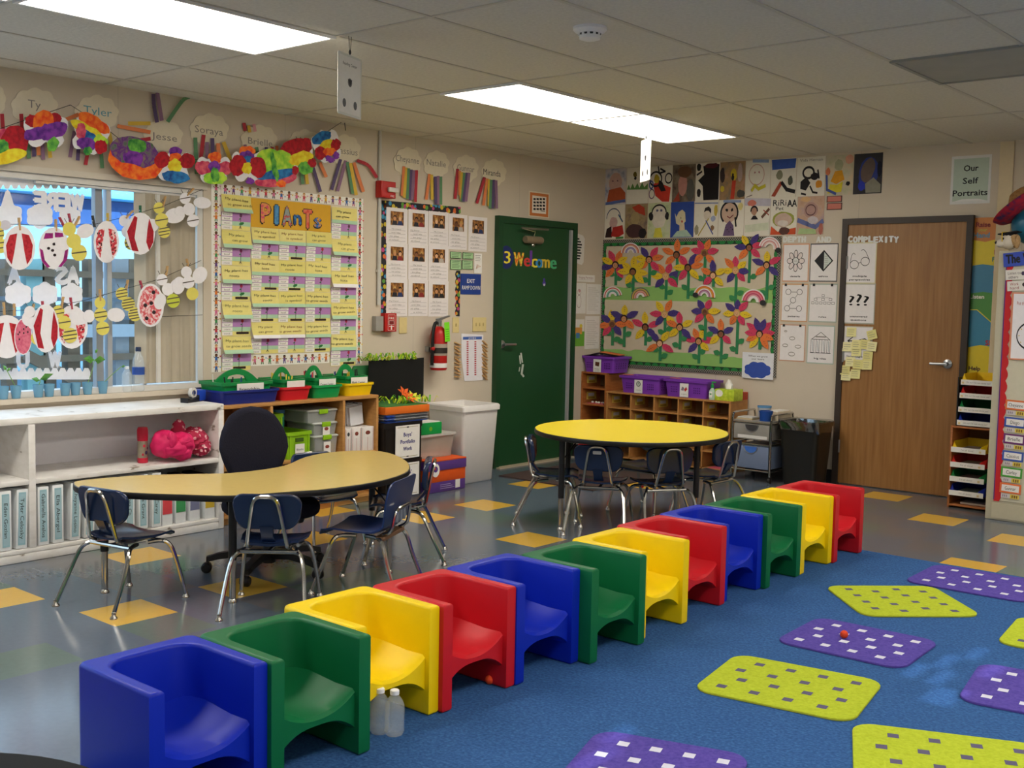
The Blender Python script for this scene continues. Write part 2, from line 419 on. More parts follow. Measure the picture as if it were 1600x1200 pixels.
# ---------------------------------------------------------------- window in the left wall
ALU = mat('#b9bcc0', .4, .03, metal=.4); FRW = mat('#d8d6d0', .5)
GLASS = glassy('window_glass', (.93, .97, 1, 1), .1)
win = MB()                                                         # outer frame in the opening
for q in ((WY0, WY1, WZ0, WZ0+.035), (WY0, WY1, WZ1-.035, WZ1), (WY0, WY0+.04, WZ0+.035, WZ1-.035), (WY1-.04, WY1, WZ0+.035, WZ1-.035)): win.box(-.10, -.005, q[0], q[1], q[2], q[3], FRW)
wo = struct(win, 'window_1')
m1 = onL(152, 430, -.07)[0]; m2 = onL(167, 430, -.07)[0]; m3 = onL(224, 430, -.06)[0]; m4 = onL(249, 430, -.04)[0]
def mull(y0, y1, x0, x1, m, name='mullion'):
    f = MB(); f.box(x0, x1, y0, y1, WZ0+.035, WZ1-.035, m); f.build(name, wo)['kind'] = 'structure'
mull(m1-.02, m1+.025, -.095, -.05, mat('#8f9296', .5)); mull(m2-.012, m2+.018, -.09, -.045, ALU); mull(m3-.012, m3+.012, -.09, -.05, ALU)
for y in (-6.7, -7.9): mull(y-.025, y+.025, -.095, -.05, ALU)
for a, b in ((WY0+.04, -7.925), (-7.875, -6.725), (-6.675, m1-.02), (m2+.018, WY1-.04)):
    gl = MB(); gl.add([(-.078, a, WZ0+.035), (-.078, b, WZ0+.035), (-.078, b, WZ1-.035), (-.078, a, WZ1-.035)], [(0, 1, 2, 3)], GLASS); gl.build('pane', wo)['kind'] = 'structure'
s = MB(); s.box(-.005, .03, WY0-.02, WY1+.02, WZ0-.03, WZ0, mat('#cbbfac', .6)); s.build('sill', wo)['kind'] = 'structure'
s = MB(); s.box(-.005, .018, WY0-.02, WY1+.02, WZ1, WZ1+.035, mat('#d2cabb', .6)); s.build('header', wo)['kind'] = 'structure'
# vertical blind drawn to one side
vb = thing('vertical_blind', 'beige vertical blind drawn aside at the end of the window', 'blind', (-.03, -4.6, WZ1-.05))
BL = mat('#c4b9a3', .8, .05)
k = MB(); k.box(-.015, .015, onL(60, 430)[0]+4.6, WY1-.045+4.6, 0, .012, FRW); k.build('head_rail', vb)
spots = [onL(223+2.9*k, 430)[0] for k in range(8)]+[onL(254+2.6*k, 430)[0] for k in range(19)]
for y in spots:
    k = MB(); k.M = Matrix.Translation((0, y+4.6, 0)) @ Matrix.Rotation(math.radians(48+rs.random()*30), 4, 'Z')
    z1 = -(WZ1-.05-WZ0-.045)
    k.loft([[(-.0345, .000, z), (0, .005, z), (.0345, 0, z), (.0345, .001, z), (0, .006, z), (-.0345, .001, z)] for z in (0, z1)], BL); k.build('slat', vb)
k = MB(); k.box(-.012, .02, onL(245, 430)[0]+4.6, onL(252, 430)[0]+4.6, z1, -.002, FRW); k.build('wand_post', vb)

# ---------------------------------------------------------------- outside the window
g = MB(); g.box(-14, -.2, -16, 4, -.7, -.6, mat('#8d9fae', .9)); o = struct(g, 'exterior_ground')
BLU = mat('#3f74b8', .6); BLU2 = mat('#274a7c', .7); SKYB = mat('#6cc3ee', .6)
t = thing('portable_classroom', 'pale classroom block with a blue band across the yard outside the window', 'building', (-4.6, -4.2, -.6))
zb = [onL(70, y, -4.6)[1]+.6 for y in (352, 306, 286)]
k = MB(); k.box(-1.5, -.02, -4.5, 6.6, 0, zb[0], mat('#7fa0b4', .7, .25, 2)); k.build('wall', t)
k = MB(); k.box(-1.5, .0, -4.5, 6.6, zb[0], zb[1], mat('#274f86', .6, .2, 3)); k.build('blue_band', t)
k = MB(); k.box(-1.8, .25, -4.8, 6.9, zb[1]+.005, zb[2], SKYB, .02); k.build('fascia', t)
for y in (-3.6, -1.6, .6, 2.6):
    k = MB(); k.box(-.02, .03, y, y+1.1, .8, 1.6, mat('#5f87a0', .3, .2, 5)); k.build('window_unit', t)
t = thing('ramp_railing', 'weathered wooden ramp railing outside the window', 'railing', (-2.1, -4.6, -.6))
WD = mat('#6f6252', .8, .15); WD2 = mat('#9fb0bc', .7)
for px, w_, m_ in ((-60, .05, WD), (12, .04, WD), (51, .07, mat('#7fb0b4', .6)), (72, .05, WD), (110, .05, WD), (141, .04, WD), (186, .06, mat('#8a9298', .7)), (205, .05, WD)):
    y = onL(px, 480, -2.1)[0]+4.6; k = MB(); k.box(-.05, .05, y-w_, y+w_, 0, onL(px, 405, -2.1)[1]+.6, m_); k.build('post', t)
for py, hh, m_ in ((432, .05, WD), (470, .03, mat('#5a6a78', .7)), (500, .03, mat('#5a6a78', .7)), (528, .10, WD2), (566, .05, WD)):
    z = onL(60, py, -2.05)[1]+.6; k = MB(); k.box(.05, .09, -3.6, 2.6, z, z+hh, m_); k.build('rail', t)
k = MB(); k.M = Matrix.Translation((.11, .9, 1.1)) @ Matrix.Rotation(-.5, 4, 'X'); k.box(-.02, .02, -.9, .9, -.04, .04, WD); k.build('brace', t)

# ---------------------------------------------------------------- green fire door in the left wall
GREEN = mat('#1d4a2b', .38, .06, 8); GREEN2 = mat('#184326', .4, .05)
y0, y1 = onL(772, 400)[0], onL(895, 400)[0]; zt = 2.09; fw = .055
dl = MB(); dl.box(.001, .03, y0+fw, y1-fw-.02, .012, zt-fw, GREEN)
door1 = struct(dl, 'door_1')
f = MB()
for q in ((y0, y0+fw, 0, zt), (y1-fw, y1, 0, zt), (y0+fw, y1-fw, zt-fw, zt)): f.box(.001, .05, q[0], q[1], q[2], q[3], GREEN2)
f.build('door_frame', door1)['kind'] = 'structure'
f = MB(); f.box(.03, .05, y1-fw-.045, y1-fw-.015, .02, zt-fw-.01, ALU); f.build('weather_strip', door1)
f = MB(); f.box(.002, .09, y0+.02, y1-.02, .0, .012, mat('#b5a88e', .5)); f.build('threshold', door1)
dy, dz = onL(790, 538, .05)
f = MB(); f.lathe([(.001, 0), (.033, 0), (.033, .012), (.012, .018), (.012, .05)], STEEL, 16); f.M = Matrix.Identity(4)
h = MB(); h.M = Matrix.Translation((.03, dy-.03, dz)) @ Matrix.Rotation(PI/2, 4, 'Y'); h.lathe([(.0, 0), (.033, 0), (.033, .012), (.012, .018), (.012, .05), (0, .05)], STEEL, 16)
h.M = Matrix(); h.tube([(.075, dy-.035, dz), (.078, dy+.10, dz-.002)], .011, STEEL, 8); h.build('lever_handle', door1)
dy, dz = onL(832, 375, .05)
h = MB(); h.M = Matrix.Translation((.06, dy, dz)) @ Matrix.Rotation(PI/2, 4, 'X'); h.lathe([(0, -.11), (.028, -.11), (.032, -.1), (.032, .1), (.028, .11), (0, .11)], mat('#8d7f68', .4, metal=.3), 16)
h.M = Matrix(); h.ball((.075, dy-.02, dz-.045), .014, .02, .016, CHROME, 10, 6)
h.tube([(.07, dy-.01, dz+.03), (.085, dy-.01, dz+.07), (.09, dy-.19, dz+.088)], .008, CHROME, 6); h.tube([(.09, dy-.19, dz+.088), (.1, dy+.15, dz+.094)], .009, mat('#7b7468', .4, metal=.4), 6); h.build('door_closer', door1)
for z in (.25, 1.8):
    pass
# scraped tape on the door
a = Art('L', 815, 565, .0305); TP = mat('#c9cfc4', .6)
for P, wd_ in (([(812, 556), (813, 568)], 2), ([(814, 552), (816, 566)], 2.4), ([(817, 570), (815, 584), (818, 588)], 3), ([(812, 574), (811, 580)], 1.5)): a.line(P, wd_, TP, .0005)
a.done('tape_scrap', 'pale scraps of torn tape on the green door', 'tape')

# ---------------------------------------------------------------- wood door in the back wall
WOOD = noisemix('door_veneer', [(.25, '#875c2e'), (.5, '#966a39'), (.75, '#a37644')], 3, .42, 5, stretch=(14, 1, .7))
DBR = mat('#3a3029', .5)
x0, x1 = onB(1321.5, 500)[0], onB(1321.5, 500)[0]+.908; zt = 2.045; fw = .047
d = MB(); d.box(x0, x1, -.022, -.001, .008, zt, WOOD); door2 = struct(d, 'door_2')
f = MB()
for q in ((x0-fw, x0, 0, zt+fw), (x1, x1+fw, 0, zt+fw), (x0, x1, zt, zt+fw)): f.box(q[0], q[1], -.036, -.001, q[2], q[3], DBR)
f.build('door_frame', door2)['kind'] = 'structure'
for z in (1.75, 1.02, .3):
    h = MB(); h.tube([(x0+.003, -.03, z-.05), (x0+.003, -.03, z+.05)], .008, STEEL, 8); h.build('hinge', door2)
hx, hz = onB(1478, 569, -.06)
h = MB(); h.M = Matrix.Translation((hx, -.022, hz)) @ Matrix.Rotation(PI/2, 4, 'X'); h.lathe([(0, 0), (.034, 0), (.034, .01), (.014, .018), (.013, .055), (0, .055)], STEEL, 18)
h.M = Matrix(); h.tube([(hx+.003, -.07, hz), (hx-.115, -.072, hz-.002)], .011, STEEL, 8); h.build('lever_handle', door2)

# ---------------------------------------------------------------- rug
RUGM = noisemix('rug_pile', [(.3, '#2c5082'), (.55, '#386096'), (.75, '#4570a6')], 90, .95, 6, bump=.5, spec=.1)
r = MB(); r.prism(rrect((3.05+8.2)/2, (-2.235-9.4)/2, 8.2-3.05, 9.4-2.235, .05), .0005, .009, RUGM, .003); tag(r.build('area_rug'), 'large blue area rug under the row of cube chairs', 'rug')
m = MB(); m.box(.32, 1.25, -1.78, -.72, .0005, .010, noisemix('mat_brown', [(.3, '#3a2c29'), (.7, '#4a3a35')], 120, .95)); tag(m.build('door_mat'), 'dark brown mat lying before the green door', 'mat')
# ================================================================ twelve plastic cube chairs in a row on the rug edge
CUBE = {'blue': '#0a28b4', 'green': '#0b6a3c', 'yellow': '#f8d606', 'red': '#c91b26'}
def cube_parts(m):
    s, t = .3765, .046; h = s/2; k = MB()
    # U-shaped wall seen from above, open towards +x, corners rounded inside
    o = [(h, -h), (h, -h+t)]
    R = .075; bx = -h+t+.012
    for i in range(6): a = i/5*PI/2; o.append((bx+R-R*math.sin(a), -h+t+R-R*math.cos(a)))
    for i in range(6): a = i/5*PI/2; o.append((bx+R-R*math.cos(a), h-t-R+R*math.sin(a)))
    o += [(h, h-t), (h, h)]
    for i in range(4): a = i/3*PI/2; o.append((-h+.03-.03*math.sin(a), h-.03+.03*math.cos(a)))
    for i in range(4): a = i/3*PI/2; o.append((-h+.03-.03*math.cos(a), -h+.03-.03*math.sin(a)))
    k.prism(o, 0, s, m, .011, 3)
    # seat: dished on top, arched below
    g = MB(); rings = []; w = h-t+.006; n = 14
    for i in range(n+1):
        y = -w+2*w*i/n; q = abs(y)/w; zt = .158+.052*q**2.2; zb = .128-.07*max(0, q-.12)**2.4; xf = h-.02
        rings.append([(bx-.02, y, zt+.05), (bx+.05, y, zt+.012), (xf-.09, y, zt), (xf-.012, y, zt+.002), (xf, y, zt-.008), (xf, y, zb+.006), (xf-.012, y, zb), (bx-.02, y, zb)])
    g.loft(rings, m)
    return k, g
cube_src = {}
order = ['blue', 'green', 'yellow', 'red']*3
CX, CY0 = 3.5148-.1905, -6.4581-.1905
CXS = [x-.188 for x in (3.572, 3.590, 3.517, 3.536, 3.542, 3.598, 3.568, 3.536, 3.522, 3.546, 3.540, 3.552)]; CYS = [y-.188 for y in (-6.46, -6.09, -5.735, -5.36, -4.985, -4.606, -4.222, -3.84, -3.46, -3.08, -2.69, -2.31)]
for i in range(10, -1, -1): CYS[i] = min(CYS[i], CYS[i+1]-.3785)
place = ['at the near end of the row, before the first green one', 'between the first blue and the first yellow one', 'behind the two water bottles', 'with an orange ball at its foot',
         'fifth along the row, between red and green', 'sixth along the row, before the middle yellow one', 'seventh along the row, in the middle of it', 'eighth along the row, beside the round table',
         'ninth along the row, between red and green', 'tenth along the row, third green one', 'next to last in the row', 'last of the row, at the far edge of the rug']
for i, col in enumerate(order):
    rs = random.Random(i)
    loc = (CXS[i], CYS[i], .0095); lab = f'{col} plastic cube chair {place[i]}'
    rz = rs.uniform(-.004, .004)
    if col not in cube_src:
        t = thing('cube_chair', lab, 'chair', loc, rz, 'plastic cube chairs in a row')
        m = mat(CUBE[col], .42, .04, 12, bump=.02, spec=.3)
        a, b = cube_parts(m); a.build('shell', t); b.build('seat', t); cube_src[col] = t
    else: dup(cube_src[col], loc, rz, lab)

# ================================================================ student chairs
def student_chair(name, label, loc, face, k=1.0, group=None):
    """local +x is forward; origin on the floor between the feet of the back legs"""
    t = thing(name, label, 'chair', loc, face, group)
    sh, T = .305, .0098
    for s in (-1, 1):                                              # legs: splayed, bent over into the seat rails
        f = MB(); f.tube(spline([(.42, s*.185, .018), (.39, s*.168, .16), (.365, s*.15, sh-.055), (.335, s*.125, sh-.028), (.26, s*.11, sh-.024)], 5), T, CHROME)
        f.lathe([(.0, 0), (.017, 0), (.017, .006), (.009, .016), (.009, .03)], CHROME, 12, (.422, s*.186, 0)); f.build('leg', t)
        f = MB(); f.tube(spline([(0, s*.185, .018), (.065, s*.172, .15), (.11, s*.155, sh-.06), (.145, s*.13, sh-.03), (.21, s*.1, sh-.026)], 5), T, CHROME)
        f.lathe([(.0, 0), (.017, 0), (.017, .006), (.009, .016), (.009, .03)], CHROME, 12, (-.001, s*.186, 0)); f.build('leg', t)
    f = MB(); f.tube([(.145, -.13, sh-.03), (.145, .13, sh-.03)], T, CHROME); f.tube([(.335, -.125, sh-.028), (.335, .125, sh-.028)], T, CHROME); f.tube([(.145, 0, sh-.03), (.335, 0, sh-.028)], T*.9, CHROME); f.build('stretcher', t)
    f = MB()                                                       # back tube: an arch that runs down and under the seat
    P = [(.30, -.088, sh-.008), (.17, -.088, sh-.010), (.115, -.088, sh), (.1, -.085, sh+.03), (.076, -.065, .46), (.062, -.052, .515), (.058, -.03, .535), (.058, 0, .538)]
    P = P+[(x, -y, z) for x, y, z in P[-2::-1]]
    f.tube(spline(P, 4), .0088, CHROME); f.build('back_frame', t)
    g = MB(); rings = []                                           # seat with rolled front edge
    for i in range(9):
        x = .125+.275*i/8; q = i/8; z = sh+.012-.010*math.sin(PI*q)-(.016 if q > .93 else 0); w = .122+.03*min(1, q*1.6)
        if i == 0: w -= .02
        if i == 8: w -= .012
        rings.append([(x, -w, z+.012), (x, -w*.8, z+.002), (x, 0, z-.004), (x, w*.8, z+.002), (x, w, z+.012), (x, w, z+.002), (x, w*.8, z-.009), (x, 0, z-.014), (x, -w*.8, z-.009), (x, -w, z+.002)])
    g.loft([q[::-1] for q in rings], NAVY); g.build('seat', t)
    g = MB(); o = []
    for y, z in rrect(0, .466, .305, .16, .05, 5): o.append((y*(1 if z > .46 else .86+.14*max(0, z-.386)/.083), z))
    g.M = Matrix(((0, 0, 1, .082), (1, 0, 0, 0), (0, 1, 0, 0), (0, 0, 0, 1)))
    g.prism(o, -.012, .012, NAVY, .006)
    for i, p in enumerate(g.v):                                    # wrap the plate round the sitter's back
        g.v[i] = Vector((p.x+p.y*p.y*1.5-(p.z-.46)*.16, p.y, p.z))
    g.build('backrest', t)
    g = MB(); g.loft([[(.14, -.03, sh+.016), (.14, .03, sh+.016), (.155, .03, sh+.012), (.155, -.03, sh+.012)], [(.105, -.026, sh+.05), (.105, .026, sh+.05), (.12, .026, sh+.055), (.12, -.026, sh+.055)], [(.082, -.03, .40), (.082, .03, .40), (.098, .03, .40), (.098, -.03, .40)]], NAVY); g.build('neck', t)
    return t
def ang(dx, dy): return math.atan2(dy, dx)
SG1, SG2 = 'student chairs at the kidney table', 'student chairs around the yellow round table'
sc0 = student_chair('student_chair', 'navy student chair at the window end of the kidney table, daylight on its seat', (1.535, -5.95, 0), ang(-.2, .98), group=SG1)
dup(sc0, (2.20, -5.49, 0), ang(-.66, .75), 'navy student chair seen square from behind at the middle of the kidney table', SG1)
dup(sc0, (1.93, -4.07, 0), ang(-.72, -.69), 'navy student chair seen from its side, beside the orange and purple box', SG1)
_p = onF(487, 705, .515)
_c = dup(sc0, (_p.x-.09, _p.y+.01, 0), ang(1, -.12), 'navy student chair behind the kidney table, only its backrest top showing', SG1); _c.scale = (.93, .93, .93)
for loc, a, lab in (((1.525, -2.995), ang(.80, .60), 'navy student chair at the green door side of the round table, seen from its side'),
                    ((2.20, -3.06), ang(-.46, .89), 'navy student chair with a pale tag on its back, tucked under the round table'),
                    ((2.585, -2.765), ang(-.83, .56), 'navy student chair tucked under the round table beside the tagged one'),
                    ((2.68, -2.16), ang(-1, .06), 'navy student chair at the cart side of the round table'),
                    ((1.93, -1.86), ang(.0, -1), 'navy student chair on the far side of the round table, before the cubbies')):
    c = dup(sc0, (loc[0], loc[1], 0), a, lab, SG2)
    if 'pale tag' in lab:
        g = MB(); g.M = Matrix(((0, 0, -1, .0595), (1, 0, 0, 0), (0, 1, 0, 0), (0, 0, 0, 1))); g.prism(rrect(0, .505, .052, .02, .006), .0, .002, mat('#c9ccca', .6))
        for i, p in enumerate(g.v): g.v[i] = Vector((p.x-(p.z-.46)*.16, p.y, p.z))
        g.build('name_tag', c)
# the one-piece shell chair
t = thing('shell_chair', 'blue one-piece shell chair with slotted back at the kidney table', 'chair', (2.29, -4.72, 0), ang(-.9, -.43), SG1)
for s in (-1, 1):
    f = MB(); f.tube(spline([(.40, s*.18, .018), (.35, s*.165, .15), (.31, s*.15, .255), (.28, s*.13, .282), (.2, s*.12, .287)], 5), .0105, CHROME); f.lathe([(0, 0), (.017, 0), (.017, .006), (.009, .016), (.009, .03)], CHROME, 12, (.402, s*.181, 0)); f.build('leg', t)
    f = MB(); f.tube(spline([(-.03, s*.18, .018), (.02, s*.168, .15), (.05, s*.155, .25), (.08, s*.13, .28), (.16, s*.1, .284)], 5), .0105, CHROME); f.lathe([(0, 0), (.017, 0), (.017, .006), (.009, .016), (.009, .03)], CHROME, 12, (-.032, s*.181, 0)); f.build('leg', t)
f = MB(); f.prism(rrect(.075, 0, .05, .27, .01), .272, .292, mat('#8c6a4e', .4, metal=.5), .004); f.build('bracket', t)
f = MB(); P = [(.07, -.105, .295), (.03, -.107, .32), (.014, -.1, .39), (.008, -.085, .415), (.006, -.05, .422), (.006, 0, .422)]; P += [(x, -y, z) for x, y, z in P[-2::-1]]
f.tube(spline(P, 4), .0085, CHROME); f.build('back_frame', t)
prof = [(.37, .285, .165), (.36, .302, .17), (.3, .312, .172), (.2, .305, .17), (.11, .303, .165), (.07, .318, .16), (.05, .345, .157), (.04, .39, .165), (.026, .47, .178), (.012, .53, .175), (.006, .55, .16), (.004, .558, .13)]
g = MB(); rings = []
for x, z, w in prof:
    q = []
    for i in range(9): y = w*(i/4-1); q.append((x+.25*y*y*(1 if z > .34 else 0)+0, y, z+(.5*y*y if z < .34 else 0)))
    for i in range(8, -1, -1): y = w*(i/4-1); d = .008; q.append((x+.25*y*y*(1 if z > .34 else 0)-(d if z > .33 else 0), y, z+(.5*y*y if z < .34 else 0)-(d if z <= .33 else 0)))
    rings.append(q)
g.loft(rings, NAVY_SHELL); g.build('shell_seat', t)
f = MB()
for y in (-.05, 0, .05): f.M = Matrix(((0, 0, -1, .0215), (1, 0, 0, y), (0, 1, 0, .375), (0, 0, 0, 1))); f.prism(rrect(0, 0, .012, .055, .006), -.012, .004, mat('#9aa4b4', .5))
f.build('back_slot', t)

# ================================================================ kidney table
KT = .52
outl = [(114, 755), (122.5, 751), (175, 745.6), (231, 742), (325, 740), (359, 739), (407, 734), (445, 727), (475, 714.5), (512, 707), (569, 703.6), (606, 707), (632, 717.5), (641, 729), (632, 740), (587.5, 753), (512.5, 764), (460, 768), (362.5, 774.5), (287.5, 773), (205, 770), (137.5, 764), (119, 760.6)]
kp = [onF(x, y, KT) for x, y in outl]; kc = Vector((1.75, -5.05, 0))
ko = [(p.x-kc.x, p.y-kc.y) for p in spline([(p.x, p.y, 0) for p in kp], 3, True)]
t = thing('kidney_table', 'tan kidney shaped classroom table with a black edge', 'table', tuple(kc))
TAN = mat('#ceb36c', .2, .05, 25, spec=.5); EDGE = mat('#161616', .4)
g = MB(); g.prism(ko, KT-.03, KT-.0005, EDGE, .006); g.build('edge_band', t)
g = MB(); g.prism(inset(ko if area(ko) > 0 else ko[::-1], .006), KT-.004, KT+.0006, TAN); g.build('table_top', t)
def table_leg(t, x, y, ht, dx, dy):
    f = MB(); f.tube([(x, y, ht-.03), (x, y, .2)], .019, mat('#1d1f24', .35), 10); f.tube([(x, y, .215), (x, y, .02)], .0155, CHROME, 10)
    f.lathe([(0, 0), (.021, 0), (.021, .008), (.012, .022)], CHROME, 12, (x, y, 0)); f.tube([(x, y, ht-.17), (x+dx, y+dy, ht-.03)], .005, EDGE, 6); l = f.build('leg', t); return l
for (x, y), d in (((1.30, -5.72), (.1, .12)), ((1.86, -5.40), (-.13, .05)), ((1.97, -4.52), (-.13, -.05)), ((1.42, -4.14), (.08, -.12))): table_leg(t, x-kc.x, y-kc.y, KT, *d)

# ================================================================ round yellow table
RT, RC = .60, (2.10, -2.55)
t = thing('round_table', 'round yellow topped table with a black edge', 'table', (RC[0], RC[1], 0))
g = MB(); g.prism(ellp(0, 0, .615, .615, 72), RT-.03, RT-.0005, EDGE, .006); g.build('edge_band', t)
g = MB(); g.prism(ellp(0, 0, .609, .609, 72), RT-.004, RT+.0006, mat('#f4dc3c', .25, .03, spec=.45)); g.build('table_top', t)
for x, y in ((1.93, -3.04), (2.50, -2.40), (1.64, -2.60), (2.16, -2.06)): table_leg(t, x-RC[0], y-RC[1], RT, (RC[0]-x)*.25, (RC[1]-y)*.25)

# ================================================================ office chair
FAB = mat('#23232e', .95, .15, 150, bump=.3, spec=.1)
t = thing('office_chair', 'dark swivel office chair with tall fabric back inside the kidney table', 'office chair', (1.51, -4.93, 0), ang(.93, -.30))
g = MB(); g.lathe([(0, .05), (.035, .05), (.04, .1), (.03, .13), (.022, .3), (0, .3)], BLACKP, 14); g.build('column', t)
for k in range(5):
    a = 2*PI*k/5+.55; c, s = math.cos(a), math.sin(a)
    f = MB(); f.M = Matrix.Rotation(a, 4, 'Z')
    f.loft([[(x, -w, z), (x, w, z), (x, w*.8, z+h), (x, -w*.8, z+h)] for x, w, z, h in ((.03, .03, .075, .05), (.14, .026, .085, .035), (.25, .022, .072, .03), (.31, .02, .058, .026))], BLACKP)
    leg = f.build('base_arm', t)
    w_ = MB(); w_.M = Matrix.Rotation(a, 4, 'Z') @ Matrix.Translation((.31, 0, .027)) @ Matrix.Rotation(PI/2, 4, 'X')
    w_.lathe([(0, -.024), (.02, -.024), (.027, -.016), (.027, -.004), (.014, -.003), (.014, .003), (.027, .004), (.027, .016), (.02, .024), (0, .024)], BLACKP, 14)
    w_.build('caster', leg)
g = MB(); g.prism(rrect(.03, 0, .46, .46, .17, 6), .305, .385, FAB, .035, 3); g.build('seat', t)
g = MB(); g.prism(rrect(.02, 0, .3, .28, .05), .27, .306, BLACKP, .008); g.build('seat_pan', t)
g = MB(); g.tube(spline([(-.1, 0, .285), (-.22, 0, .29), (-.275, 0, .36), (-.29, 0, .5)], 5), .022, BLACKP, 8); g.build('back_bracket', t)
o = []
for k in range(28):
    a = 2*PI*k/28; y = .186*math.cos(a)*(1-.3*max(0, -math.sin(a))); z = .61+.215*math.sin(a)*(1 if math.sin(a) > 0 else 1.2); o.append((y*(1.0 if abs(math.cos(a)) > .7 else 1.06), z))
g = MB(); g.M = Matrix(((0, 0, 1, -.25), (1, 0, 0, 0), (0, 1, 0, 0), (0, 0, 0, 1))); g.prism(o, -.03, .03, FAB, .026, 3)
for i, p in enumerate(g.v): g.v[i] = Vector((p.x+p.y*p.y*.9-(p.z-.5)*.12, p.y, p.z))
g.build('backrest', t)

# ================================================================ dark round table whose rim shows in the near corner
t = thing('low_round_table', 'dark table rim showing in the near bottom corner beside the first blue cube chair', 'table', (4.42, -7.86, .0095))
g = MB(); g.prism(ellp(0, 0, .41, .41, 56), .555, .5995, mat('#08090b', .6, spec=.1), .006); g.build('edge_band', t)
g = MB(); g.prism(ellp(0, 0, .404, .404, 56), .598, .601, mat('#0c0d10', .6, spec=.1)); g.build('table_top', t)
g = MB(); g.lathe([(0, 0), (.22, 0), (.22, .02), (.04, .04), (.035, .54), (.12, .556), (0, .556)], BLACKP, 20); g.build('pedestal', t)

# ================================================================ seat mats on the rug
def mat_rug(label, c, ang_, green, w=.60, d=.50):
    m = noisemix('pile_green' if green else 'pile_purple', [(.3, '#a9b92c'), (.7, '#bccb3c')] if green else [(.3, '#4f4296'), (.7, '#6152aa')], 70, .95, 5, bump=.6, spec=.1)
    r = MB(); r.prism(rrect(0, 0, w, d, .075, 5), 0, .009, m, .004)
    r.prism(rrect(0, 0, w, d, .075, 5), .001, .006, mat('#b9c23e' if green else '#5a4aa6', .9))
    sq = mat('#5b5674' if green else '#d5d6e6', .95)
    for i in range(4):
        for j in range(4):
            x, y = (i-1.5)*w*.213+((.02 if j % 2 else -.02)), (j-1.5)*d*.215
            r.flat(rrect(x, y, .036, .036), .0094, sq)
    o = r.build('seat_mat', loc=(c[0], c[1], .0095)); o.rotation_euler = (0, 0, ang_)
    return tag(o, label, 'mat', 'square dotted seat mats')
def mid(*P): return (sum(p[0] for p in P)/len(P), sum(p[1] for p in P)/len(P))
mat_rug('purple seat mat with white squares at the far edge of the blue rug', (4.28, -2.55), .02, False)
mat_rug('yellow-green seat mat turned corner-on between two purple mats', (4.12, -3.19), ang(.36, -.37), True, .53, .56)
mat_rug('purple seat mat with a small orange ball on it', (4.24, -3.96), .04, False, .54, .47)
mat_rug('whole yellow-green seat mat on the rug in front of the green and yellow cube chairs', (4.28, -4.66), .17, True, .58, .49)
mat_rug('purple seat mat cut by the edge of the photo, beside the whole purple one', (5.05, -4.08), .15, False)
mat_rug('yellow-green seat mat in the near corner of the rug', (4.98, -4.95), .42, True)
mat_rug('purple seat mat at the bottom edge of the photo, beside the first cube chairs', (4.33, -5.65), .32, False, .50, .50)
mat_rug('yellow-green seat mat of which only a corner shows at the side edge of the photo', (4.95, -3.28), .1, True)

# small things lying on the floor
def ball(label, px, z, r):
    p = onF(px[0], px[1], z+r); k = MB(); k.ball((0, 0, 0), r, r, r, mat('#e0481f', .8, .1, 60, bump=.4), 14, 10, .05, 6); tag(k.build('pompom', loc=tuple(p)), label, 'ball', 'orange pompoms')
ball('small orange pompom beside the red cube chair', (765, 1062), .009, .017); ball('small orange pompom lying on the purple seat mat', (1319, 991), .019, .017)
WATER = mat('#dfe9ef', .05, 0, trans=1.0, spec=.5)
def bottle(label, px, h, rr, group, z=.0095, cap='#f2f2f2', body=None, band=None, loc=None):
    p = loc or tuple(onF(px[0], px[1], z)); t = thing('water_bottle', label, 'bottle', (p[0], p[1], z), 0, group)
    k = MB(); k.lathe([(0, 0), (rr*.8, 0), (rr, .012), (rr*.96, h*.2), (rr, h*.24), (rr*.93, h*.3), (rr, h*.36), (rr, h*.56), (rr*.97, h*.66), (rr*.8, h*.76), (rr*.45, h*.87), (rr*.38, h*.9), (rr*.38, h*.95)], body or mat('#e6f0f5', .06, 0, alpha=.24, spec=.9), 18); k.build('body', t)
    k = MB(); k.lathe([(0, h*.9), (rr*.46, h*.9), (rr*.46, h*.985), (rr*.4, h), (0, h)], mat(cap, .5), 14); k.build('cap', t)
    if band:
        k = MB(); k.lathe([(rr*1.01, h*.38), (rr*1.01, h*.55)], mat(band, .5), 18, caps=False); k.build('wrapper', t)
    return t
bottle('clear water bottle standing behind another one at the foot of the yellow cube chair', (593, 1144), .148, .033, 'water bottles by the cube chairs')
bottle('clear water bottle in front of another one, below the yellow cube chair', (616, 1147), .148, .033, 'water bottles by the cube chairs')
# ================================================================ white shelf unit under the window
SX = .47; SH = .757
PAINT = noisemix('worn_white_paint', [(.30, '#8d8172'), (.36, '#e6e3de'), (.6, '#f2f0ed'), (.8, '#ecebe9')], 9, .45, 8, stretch=(1, 1, 2.2)); PAINT2 = mat('#eceaf0', .5, .03)
y1 = onL(349.5, 740, SX)[0]; y0 = -7.6; dv = onL(50, 700, SX)[0]
t = thing('white_shelf', 'long white painted shelf unit with chipped edges under the window', 'shelf', (0, 0, 0))
def part(name, t, m, *boxes, r=.004):
    k = MB()
    for b in boxes: k.box(*b, m, r)
    return k.build(name, t)
part('top', t, PAINT, (.02, SX, y0, y1, SH-.035, SH)); part('side_panel', t, PAINT, (.02, SX, y1-.035, y1, .001, SH-.036))
for y in (dv, -6.9): part('divider', t, PAINT, (.03, SX, y-.018, y+.018, .07, SH-.036))
part('back_panel', t, PAINT2, (.012, .03, y0, y1-.036, .06, SH-.036), r=0)
